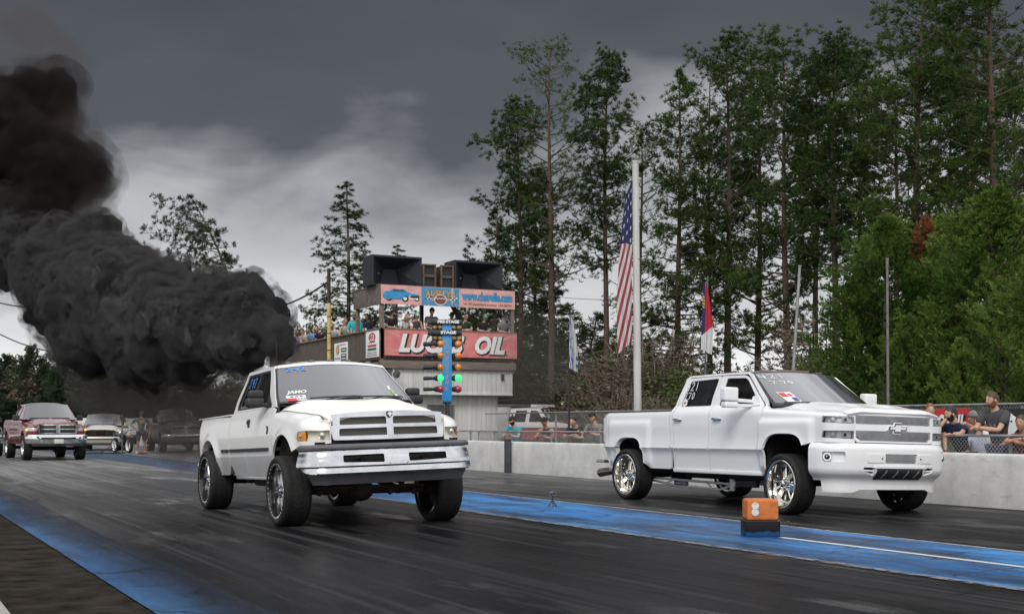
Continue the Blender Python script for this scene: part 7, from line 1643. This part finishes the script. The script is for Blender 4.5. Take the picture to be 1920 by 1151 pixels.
def make_pine(seed, H, base, Rm, nb, tr=.16, bend=(0, 0), kind='loblolly', tuft_r=.25, tn=24, dens=1.4, skew=(0, 0)):
    rg = random.Random(seed); b = MB(); pts = []; n = 14
    ph = rg.uniform(0, 6)
    def axis(z):
        k = z/H; return Vector((bend[0]*k*k+.12*math.sin(k*7+ph)*k, bend[1]*k*k+.12*math.cos(k*6+ph)*k, z))
    b.tube([axis(H*i/n) for i in range(n+1)], [max(.02, tr*(1-.86*(i/n)**1.1)) for i in range(n+1)], 9)
    V, F = [], []
    for i in range(nb):
        k = (i+rg.random())/nb; z = base+(H-base)*k**.92; a = rg.uniform(0, 2*math.pi); kk = (z-base)/(H-base)
        if kind == 'loblolly': prof = (.55+.45*math.sin(min(1, kk*1.5)*math.pi/2))*(1-kk**3*.78)*rg.uniform(.45, 1.15)
        elif kind == 'cone': prof = (1-kk)**.8*rg.uniform(.65, 1.1)+.05
        else: prof = (1-kk)**.65*rg.uniform(.5, 1.15)+.06
        l = Rm*prof; c = axis(z); out = Vector((math.cos(a), math.sin(a), 0))
        l *= 1+skew[0]*out.x+skew[1]*out.y
        rise = {'loblolly': rg.uniform(.15, .55)+.4*kk, 'cone': rg.uniform(-.10, .18)+.4*kk, 'feather': rg.uniform(-.05, .25)}[kind]
        p1 = c+out*l*.5+Vector((0, 0, l*.5*rise*.7)); p2 = c+out*l+Vector((0, 0, l*rise*1.1))
        side = Vector((-out.y, out.x, 0)); p1 += side*rg.uniform(-.12, .12)*l
        b.tube([c, p1, p2], [max(.012, tr*.30*(1-kk*.7)), max(.010, tr*.16*(1-kk*.6)), .008], 5)
        nt_ = max(4, int(l/Rm*17*dens))
        if kind == 'loblolly':       # needles gather in pads towards the ends of the limbs
            for q in range(max(1, int(round(l/Rm*3.4*dens/1.35)))):
                s = rg.uniform(.42, 1.02); base_p = c.lerp(p1, s*2) if s < .5 else p1.lerp(p2, s*2-1)
                pc = base_p+side*rg.gauss(0, .20)*l+Vector((0, 0, rg.uniform(0, .12)*l)); pr_ = rg.uniform(.30, .55)
                if (pc-base_p).length > .3: b.tube([base_p, pc], [.014, .007], 4, cap=False)
                for _ in range(int(9*pr_/.42)):
                    tp = pc+Vector((rg.gauss(0, pr_*.62), rg.gauss(0, pr_*.62), rg.gauss(0, pr_*.36))); tuft(V, F, tp, (tp-c).normalized()*.6+Vector((0, 0, .8)), tuft_r*rg.uniform(.8, 1.2), tn, tuft_r*.062, rg)
            nt_ = 2
        for q in range(nt_):
            s = rg.uniform(.28, 1.02); base_p = c.lerp(p1, s*2) if s < .5 else p1.lerp(p2, s*2-1)
            off = side*rg.gauss(0, .24)*l*(.3+s*.6)+Vector((0, 0, rg.uniform(-.08, .16)*l)); tp = base_p+off*1.0
            if off.length > .35: b.tube([base_p, tp], [.012, .006], 4, cap=False)
            tuft(V, F, tp, (tp-c).normalized()+Vector((0, 0, .5)), tuft_r*rg.uniform(.75, 1.3), tn, tuft_r*.066, rg)
    tuft(V, F, axis(H), (0, 0, 1), tuft_r*1.2, tn*2, tuft_r*.066, rg)
    c_ = MB(); c_.add(V, F, 0); return b, c_
def make_cedar(seed, H, Rm, n, pr=.34, rusty=0.):
    rg = random.Random(seed); b = MB(); b.tube([(0, 0, 0), (.05, .05, H*.5), (0, 0, H*.92)], [Rm*.07, Rm*.05, .02], 8)
    for i in range(26):
        z = rg.uniform(.05, .8)*H; a = rg.uniform(0, 6.283); l = Rm*(1-z/H)**.5*.8; b.tube([(0, 0, z), (math.cos(a)*l*.6, math.sin(a)*l*.6, z+l*.3), (math.cos(a)*l, math.sin(a)*l, z+l*.75)], [.045, .028, .01], 5)
    V, F = [], []; lob = [(rg.uniform(0, 6.283), rg.uniform(.08, .95), rg.uniform(.75, 1.22)) for _ in range(34)]
    for i in range(n):
        z = H*(1-rg.random()**1.25*.99); k = z/H; a = rg.uniform(0, 6.283)
        env = (min(1., k*5)**.5)*(1-k**2.0)**.62*1.02
        m = sum(w*math.exp(-((((a-la+math.pi) % 6.283)-math.pi)/.42)**2-((k-lk)/.075)**2) for la, lk, w in lob)
        r = Rm*env*(.34+.62*min(1.3, m))*rg.uniform(.62, 1.0)*(1.22 if rg.random() < .10 else 1)
        c = Vector((math.cos(a)*r, math.sin(a)*r, z+rg.uniform(-.1, .1))); ax = Vector((math.cos(a)+rg.gauss(0, .25), math.sin(a)+rg.gauss(0, .25), .85+rg.gauss(0, .3)))
        # a frond: short flat fans set along a rising stem
        for q in range(4):
            cc = c+ax.normalized()*pr*(q*.38-.5)+Vector((rg.gauss(0, 1), rg.gauss(0, 1), rg.gauss(0, 1)))*pr*.16
            tuft(V, F, cc, ax, pr*(.74-.10*q), 10, pr*.058, rg, .60)
    for i in range(int(n/24)):          # boughs that reach out past the rest
        k = rg.uniform(.06, .9); a = rg.uniform(0, 6.283); l = Rm*(1-k**2)**.6*rg.uniform(.85, 1.32); z0 = k*H
        for q in range(13):
            s = rg.uniform(.45, 1.0); c = Vector((math.cos(a)*l*s, math.sin(a)*l*s, z0+l*.42*s*s))+Vector((rg.gauss(0, 1), rg.gauss(0, 1), rg.gauss(0, 1)))*pr*.55*(1.15-s*.6)
            ax = Vector((math.cos(a)*.9+rg.gauss(0, .3), math.sin(a)*.9+rg.gauss(0, .3), .8))
            for h in range(3): tuft(V, F, c+ax.normalized()*pr*(h*.35-.3), ax, pr*(.74-.12*h), 9, pr*.058, rg, .6)
    c_ = MB(); c_.add(V, F, 0); return b, c_
def make_shrub(seed, H, Rm, stems, leaves, ls=.10, droop=.1):
    rg = random.Random(seed); b = MB(); V, F = [], []
    for i in range(stems):
        a = rg.uniform(0, 6.283); r0 = rg.uniform(0, .35)*Rm; r1 = rg.uniform(.2, 1.)*Rm; h = H*rg.uniform(.55, 1.)*(1-.35*(r1/Rm)**2)
        p0 = Vector((math.cos(a)*r0, math.sin(a)*r0, 0)); p2 = Vector((math.cos(a)*r1, math.sin(a)*r1, h)); p1 = p0.lerp(p2, .5)+Vector((rg.gauss(0, .1), rg.gauss(0, .1), h*.12))*1.; b.tube([p0, p1, p2], [.028, .018, .006], 5)
        for j in range(5):
            s = rg.uniform(.35, .95); q = p0.lerp(p1, s*2) if s < .5 else p1.lerp(p2, s*2-1); e = q+Vector((rg.gauss(0, 1), rg.gauss(0, 1), rg.uniform(.1, 1.2)))*H*.11; b.tube([q, e], [.011, .004], 4, cap=False)
            for _ in range(int(leaves/stems/5)):
                s2 = rg.random(); c = q.lerp(e, s2)+Vector((rg.gauss(0, 1), rg.gauss(0, 1), rg.gauss(0, 1)))*H*.030; d = Vector((rg.gauss(0, 1), rg.gauss(0, 1), rg.gauss(0, .8))).normalized(); n = d.cross(Vector((rg.gauss(0, 1), rg.gauss(0, 1), 1))).normalized()
                o = len(V); l = ls*rg.uniform(.6, 1.3); V += [c, c+d*l*.5+n*l*.3, c+d*l, c+d*l*.5-n*l*.3]; F.append((o, o+1, o+2, o+3))
    c_ = MB(); c_.add(V, F, 0); return b, c_
class Kind:
    """one built tree; further trees of the kind are copies that share its meshes"""
    def __init__(s, name, geo, H, bark, leaf, cat='tree', crown='crown'):
        s.name, s.H, s.cat = name, H, cat; b, c = geo; s.bark, s.leaf, s.b, s.c, s.crown = bark, leaf, b, c, crown; s.first = None
    def put(s, p, h, label, group=None, rz=0., wide=1., leaf=None, base=0.):
        k = (h-base)/s.H
        if s.first is None:
            t = thing(s.name, label, s.cat, (p.x, p.y, base), rz, group); s.b.obj('trunk' if s.cat == 'tree' else 'stems', s.bark, t, ang=60); s.c.obj(s.crown, s.leaf, t, smooth=False); s.first = t
        else:
            t = copy_tree(s.first); tag(t, label, s.cat, group)
            if group is None and 'group' in t: del t['group']
        t.location = (p.x, p.y, base); t.rotation_euler = (0, 0, rz); t.scale = (k*wide, k*wide, k)
        if leaf:
            for ch in t.children:
                if ch.name.startswith(s.crown): 
                    if len(ch.material_slots): ch.material_slots[0].link = 'OBJECT'; ch.material_slots[0].material = leaf
        return t
def top_h(py, d): return CAMH-(py-797)*d/2400.
rt = random.Random(21)
L1 = Kind('pine_tree', make_pine(1, 19, 6.0, 3.0, 96, .20), 19, BARK, PINE); L2 = Kind('pine_tree', make_pine(2, 19, 8.5, 2.5, 84, .19), 19, BARK, PINE); L3 = Kind('pine_tree', make_pine(5, 19, 4.5, 3.3, 104, .21, bend=(.5, .2)), 19, BARK, PINE)
C1 = Kind('pine_tree', make_pine(3, 17, 3.2, 3.1, 120, .17, kind='cone', tuft_r=.25), 17, BARK, PINE); F1 = Kind('pine_tree', make_pine(4, 17, 2.0, 2.7, 140, .16, kind='feather', tuft_r=.20, dens=1.7), 17, BARK2, PINE_D)
O1 = Kind('pine_tree', make_pine(8, 19, 7.0, 3.1, 66, .19, tuft_r=.23, tn=13, dens=1.1), 19, BARK, PINE)
def tree(K, px, py, d, label, **kw): return K.put(ray(px, d), top_h(py, d), label, **kw)
# the tall pines, left to right, at their own tops
T = [(O1, 1033, 92, 60, 'open-crowned tall pine with bare upper limbs, first tall one right of the tower', 1.05), (L2, 1137, 108, 58, 'narrow tall pine with clumped crown just left of the white flag pole', .95), (C1, 1272, 138, 55, 'cone-topped pine just right of the white flag pole', 1.05),
     (L1, 1365, 82, 56, 'tall bushy pine above the rear door of the crew-cab pickup', 1.0), (L3, 1478, 84, 52, 'broad dark pine above the leaning wire post', 1.0), (L2, 1566, 74, 50, 'dark pine with rounded top above the green cedars', 1.15), (L1, 1722, -48, 47, 'very tall pine rising out of the picture behind the cedars', 1.1), (L3, 1868, -95, 46, 'tallest dark pine at the right picture edge', 1.15), (O1, 1680, 160, 47, 'crooked pine with long bare limbs left of the very tall pine', 1.1),
     (L1, 975, 205, 62, 'wide dark pine left of the open-crowned tall pine', 1.0), (C1, 930, 395, 58, 'lower dense pine right behind the loudspeakers', 1.2), (F1, 880, 462, 60, 'small feathery pine peeking over the right loudspeaker', 1.0), (F1, 652, 345, 66, 'feathery leaning pine standing left of the tower roof', 1.45), (F1, 745, 462, 68, 'wide feathery pine behind the left loudspeaker', 1.5)]
for K, px, py, d, lab, wd in T: tree(K, px, py, d, lab, wide=wd, rz=rt.uniform(0, 6))
gl = 'dark pine among the crowd of trunks in the wood behind the track'
for px, py, d in ((1005, 330, 66), (1200, 250, 66), (1330, 150, 62), (1420, 118, 60), (1530, 140, 62), (1610, 100, 56), (1780, 120, 56), (1830, 60, 54), (1905, 130, 58)):
    K = rt.choice([L1, L2, L3, O1, C1, L2]); tree(K, px, py, d, gl, group='pines crowded in the wood', wide=rt.uniform(.8, 1.05), rz=rt.uniform(0, 6))
# wind-bent pine over the smoke
BT = Kind('bent_pine', make_pine(11, 11.2, 5.2, 3.3, 56, .15, bend=(-3.0*CY, 3.0*SY), kind='feather', tuft_r=.19, dens=2.0, skew=(-.85*CY, .85*SY)), 11.2, BARK2, PINE_D); tree(BT, 486, 372, 62, 'wind-bent thin pine leaning left above the black smoke')
# cedars and a dead one behind the right fence
Q1 = Kind('cedar_tree', make_cedar(31, 7, 2.5, 1500, .30), 7, BARK, CEDAR); Q2 = Kind('cedar_tree', make_cedar(32, 7, 2.2, 1350, .30), 7, BARK, CEDAR)
for K, px, py, d, lab, wd in ((Q1, 1664, 418, 33, 'bright green cedar behind the grey steel post', .95), (Q1, 1870, 372, 31, 'biggest bright green cedar at the right picture edge', 1.1), (Q2, 1775, 420, 35, 'bright green cedar between the two big ones', 1.0), (Q2, 1612, 515, 34, 'smaller green cedar at the left end of the cedar row', .72), (Q1, 1955, 470, 27, 'green cedar cut off by the right picture edge', .9), (Q2, 1700, 600, 30, 'low green cedar below the others behind the hood', .85), (Q2, 1800, 640, 28.5, 'low pale green cedar behind the banner fence', .8)): tree(K, px, py, d, lab, wide=wd, rz=rt.uniform(0, 6))
DC = Kind('dead_cedar_top', make_cedar(35, 2.2, .75, 190, .24), 2.2, BARK, RUSTC); p = ray(1736, 32.6); DC.put(p, top_h(412, 32.6), 'rust-brown dead cedar top between the green cedars', base=top_h(500, 32.6))
DC2 = Kind('thin_dead_trunk', (MB().tube([(0, 0, 0), (.06, 0, 2.2), (.02, 0, 4.6)], [.10, .07, .03], 8), MB().tube([(0, 0, 2), (.4, .1, 3), (.5, .2, 3.9)], [.03, .02, .008], 5)), 4.6, BARK, BARK, crown='branches'); DC2.put(p, top_h(490, 32.6), 'thin dark trunk under the rust-brown cedar top')
# undergrowth on the bank
S1 = Kind('shrub', make_shrub(41, 4, 2.0, 46, 5200, .14), 4, BARK2, OLIVE, 'shrub', 'leaves'); S2 = Kind('shrub', make_shrub(42, 4, 1.9, 60, 2600, .11), 4, TWIG, DEAD, 'shrub', 'leaves')
G1 = Kind('young_pine', make_pine(43, 6, .3, 1.8, 84, .09, kind='feather', tuft_r=.20, tn=16, dens=1.3), 6, BARK2, PINE2)
for px, py, d in ((905, 600, 66), (960, 585, 64), (1010, 600, 66), (1050, 640, 63), (1110, 590, 66), (1140, 640, 64), (985, 660, 62), (880, 640, 66), (930, 570, 68), (1075, 575, 68), (1030, 560, 70), (1180, 600, 60), (1210, 640, 58)): tree(G1, px, py, d, 'young bushy green pine on the bank right of the tower', group='young pines on the bank', wide=1.5, rz=rt.uniform(0, 6))
for px, py, d in ((940, 690, 62), (1000, 700, 62), (1060, 700, 62), (1210, 670, 54), (1275, 680, 50), (1300, 700, 46), (1350, 690, 48), (1430, 690, 50), (1500, 690, 46), (1545, 660, 44), (1580, 700, 40), (1640, 720, 36), (1180, 650, 56)): tree(S1, px, py, d, 'olive green shrub growing along the foot of the wood', group='olive shrubs under the trees', wide=1.4, rz=rt.uniform(0, 6), leaf=None)
for px, py, d, lf, lab in ((1040, 690, 62, REDL, 'r'), (1085, 650, 63, REDL, 'r'), (1130, 660, 62, REDL, 'r'), (1110, 720, 61, REDL, 'r'), (1150, 690, 60, REDL, 'r'), (1165, 640, 52, DEAD, 'd'), (1225, 590, 52, DEAD, 'd'), (1250, 650, 52, DEAD, 'd'), (1185, 710, 44, DEAD, 'd'), (1240, 730, 42, DEAD, 'd'), (1545, 560, 48, DEAD, 'd'), (1530, 640, 44, DEAD, 'd'), (1560, 700, 40, DEAD, 'd'), (1620, 740, 34, DEAD, 'd')):
    tree(S2, px, py, d, 'rusty red shrub on the bank left of the white flag pole' if lab == 'r' else 'dry brown twiggy shrub on the bank', group='rusty shrubs' if lab == 'r' else 'dry shrubs', wide=1.35, rz=rt.uniform(0, 6), leaf=lf)
p = ray(585, 64); S1.put(p, top_h(590, 64), 'small leafy sapling behind the deck spectators', wide=.7)
# far wood at the left end of the strip
FT = [Kind('far_tree', make_pine(51, 12, 1.5, 3.2, 44, .2, kind='feather', tuft_r=.6, tn=9, dens=1.0), 12, BARK2, FAR), Kind('far_tree', make_cedar(52, 11, 3.3, 420, .7), 11, BARK2, FAR), Kind('far_tree', make_shrub(53, 10, 3.4, 60, 3600, .45), 10, TWIG, DEAD, 'tree')]
for i in range(46):
    px = -60+i*11.5+rt.uniform(-6, 6); d = rt.uniform(120, 160); py = 690+rt.uniform(-26, 26)-26*math.exp(-((px-85)/45)**2)+(18 if px > 200 else 0); k = rt.choice([0, 0, 1, 1, 1, 2]); K = FT[k]
    K.put(ray(px, d), top_h(py, d), ('far green conifer in the wood behind the waiting vehicles', 'far rounded green tree in the wood behind the waiting vehicles', 'far bare brown tree in the wood behind the waiting vehicles')[k], group=('far conifers', 'far rounded trees', 'far bare trees')[k], rz=rt.uniform(0, 6), wide=rt.uniform(1.0, 1.5))
for px in range(-60, 470, 28):
    d = rt.uniform(100, 115); FT[1].put(ray(px, d), top_h(745+rt.uniform(-14, 14), d), 'low far green bush along the edge of the left wood', group='far low bushes', rz=rt.uniform(0, 6), wide=2.2)
scene.cycles.volume_step_rate = 4.0; scene.cycles.volume_max_steps = 256
# ---------------------------------------------------------------- exhaust smoke
def vol_mat(name, dens, col, aniso=0., absorb=None, grain=None):
    m = bpy.data.materials.new(name); m.use_nodes = True; nt = m.node_tree; nt.nodes.remove(nt.nodes['Principled BSDF'])
    v = nt.nodes.new('ShaderNodeVolumePrincipled'); v.inputs['Color'].default_value = c4(col); v.inputs['Density'].default_value = dens; v.inputs['Anisotropy'].default_value = aniso
    if absorb: v.inputs['Absorption Color'].default_value = c4(absorb)
    if grain:
        n = noise_tex(nt, grain[0], grain[3] if len(grain) > 3 else 3, .62); nt.links.new(mathn(nt, 'MULTIPLY', ramp(nt, n, [(grain[1], .0), (grain[2], 1.)]), dens), v.inputs['Density'])
    nt.links.new(v.outputs[0], nt.nodes['Material Output'].inputs['Volume']); return m
def billow_mesh(name, balls, voxel, mat_, parent, seed, gen=((22, .42), (7, .34)), rough=.0, freq=3., halo=None):
    """the union of many puffs grown on puffs, fused into one closed skin"""
    rg = random.Random(seed); S = [(Vector(c), r) for c, r in balls]; cur = list(S)
    for cnt, k in gen:
        nxt = []
        for c, r in cur:
            for _ in range(max(3, int(cnt*rg.uniform(.7, 1.2)))):
                d = Vector((rg.gauss(0, 1), rg.gauss(0, 1), rg.gauss(0, 1))).normalized(); rr = r*k*rg.uniform(.6, 1.25); nxt.append((c+d*(r-rr*.25), rr))
        S += nxt; cur = nxt
    mb = MB()
    for c, r in S:
        if r > voxel*.8: mb.ball(c, r, 0, 3 if r > .5 else (2 if r > .12 else 1))
    def fuse(o, vx, it):
        md = o.modifiers.new('r', 'REMESH'); md.mode = 'VOXEL'; md.voxel_size = vx; md.use_smooth_shade = True
        if it: s2 = o.modifiers.new('s', 'SMOOTH'); s2.iterations = it; s2.factor = .5
        dg = bpy.context.evaluated_depsgraph_get(); me = bpy.data.meshes.new_from_object(o.evaluated_get(dg)); bpy.data.objects.remove(o); return me
    def wrap(me): o = bpy.data.objects.new('tmp', me); COL.objects.link(o); return o
    me = fuse(mb.obj('tmp', mat_), voxel, 1)
    if rough:
        co = [v.co.copy() for v in me.vertices]; no = [v.normal.copy() for v in me.vertices]
        for v, q, n in zip(me.vertices, co, no):
            k = 0.; a = rough; f = freq
            for _ in range(3): k += a*(.45-abs(noise.noise(q*f+Vector((seed, 0, 0))))*1.9); a *= .55; f *= 2.1
            v.co = q+n*k
        me = fuse(wrap(me), voxel, 1)
    out = []
    if halo:
        m2 = me.copy()
        for v, q, n in zip(m2.vertices, [v.co.copy() for v in me.vertices], [v.normal.copy() for v in me.vertices]):
            v.co = q+n*(halo[0]*(1+.9*noise.noise(q*1.7)))
        m2 = fuse(wrap(m2), voxel*1.6, 2); out.append((m2, halo[2], halo[1]))
    out.append((me, name, mat_))
    for me_, nm, mt in out:
        me_.materials.clear(); me_.materials.append(mt); o = bpy.data.objects.new(nm, me_); COL.objects.link(o); o.parent = parent
    return o
def at(px, py, d, r): p = ray(px, d, py); return (p, r*d/2400.)
sm = thing('exhaust_smoke', 'thick black diesel smoke billowing from the near white pickup', 'smoke', (0, 0, 0)); sm['kind'] = 'stuff'
core = [at(528, 650, 18.9, 22), at(505, 628, 19.0, 38), at(470, 600, 19.3, 55), at(440, 640, 19.4, 50), at(425, 585, 19.7, 58), at(385, 610, 20.0, 75), at(335, 610, 20.6, 82), at(285, 620, 21.3, 84), at(245, 565, 22.0, 92), at(195, 590, 22.6, 88), at(150, 545, 23.4, 92), at(165, 640, 23.0, 50), at(225, 500, 22.6, 55), at(170, 470, 23.4, 62), at(110, 500, 24.2, 78), at(60, 460, 25.0, 72), at(10, 440, 25.8, 75), at(350, 670, 20.4, 45), at(270, 670, 21.2, 45), at(470, 548, 19.4, 34), at(300, 545, 21.0, 45)]
billow_mesh('dense_billows', core, .034, vol_mat('soot_smoke', 45., (.115, .115, .119)), sm, 5, ((22, .38), (10, .38), (7, .42)), .062, 3.4, (.11, vol_mat('soot_fringe', 7., (.105, .101, .100), grain=(4.5, .44, .60, 3)), 'soft_fringe'))
dark = [at(75, 400, 25.2, 62), at(95, 350, 25.6, 72), at(60, 300, 26.2, 80), at(140, 330, 25.8, 58), at(45, 235, 26.8, 78), at(85, 200, 26.9, 60), at(10, 290, 26.6, 60), at(170, 350, 25.6, 34), at(15, 200, 27.2, 55), at(110, 160, 27.2, 32), at(-60, 420, 26, 80), at(-70, 260, 27, 80)]
billow_mesh('dark_column', dark, .055, vol_mat('black_smoke', 3.0, (.028, .024, .024)), sm, 8, ((16, .42), (7, .40)), .08, 1.6, (.22, vol_mat('black_fringe', 1.3, (.055, .045, .041), grain=(1.6, .40, .62, 4)), 'dark_fringe'))
veil = [at(180, 395, 25.2, 40), at(70, 140, 27.4, 60), at(20, 100, 27.8, 60), at(120, 110, 27.6, 45), at(20, 530, 25.4, 60), at(-40, 550, 25, 60), at(130, 230, 26.4, 55), at(265, 450, 22.6, 40), at(95, 615, 24.5, 45), at(-50, 120, 27.8, 80), at(60, 60, 28, 45)]
billow_mesh('brown_veil', veil, .10, vol_mat('brown_smoke', .8, (.15, .118, .10), grain=(.9, .40, .66, 5)), sm, 12, ((12, .5), (4, .4)), .14, 1.1)
low = [at(420, 730, 20.6, 60), at(380, 790, 21.2, 62), at(350, 840, 21.6, 42), at(330, 760, 22.2, 60), at(300, 820, 22.4, 48), at(280, 740, 22.8, 62), at(235, 730, 23.4, 60), at(180, 715, 24., 55), at(400, 845, 20.8, 34), at(440, 690, 20.0, 40), at(345, 800, 21.4, 60), at(390, 760, 20.8, 55), at(310, 700, 22, 60)]
billow_mesh('low_veil', low, .10, vol_mat('thin_soot', .85, (.175, .158, .145)), sm, 14, ((12, .5), (4, .4)), .14, 1.1)
dr = thing('drifting_smoke', 'thin grey smoke drifting along the wall right of the near pickup', 'smoke', (0, 0, 0)); dr['kind'] = 'stuff'
billow_mesh('thin_smoke', [at(890, 870, 22.5, 45), at(950, 880, 22.6, 45), at(1020, 890, 22.8, 36), at(1080, 895, 23, 26), at(985, 720, 40, 70), at(1000, 680, 42, 80), at(985, 630, 43, 60)], .16, vol_mat('thin_grey_smoke', .085, (.16, .148, .14)), dr, 17, ((12, .5), (3, .45)))
bpy.context.view_layer.update()
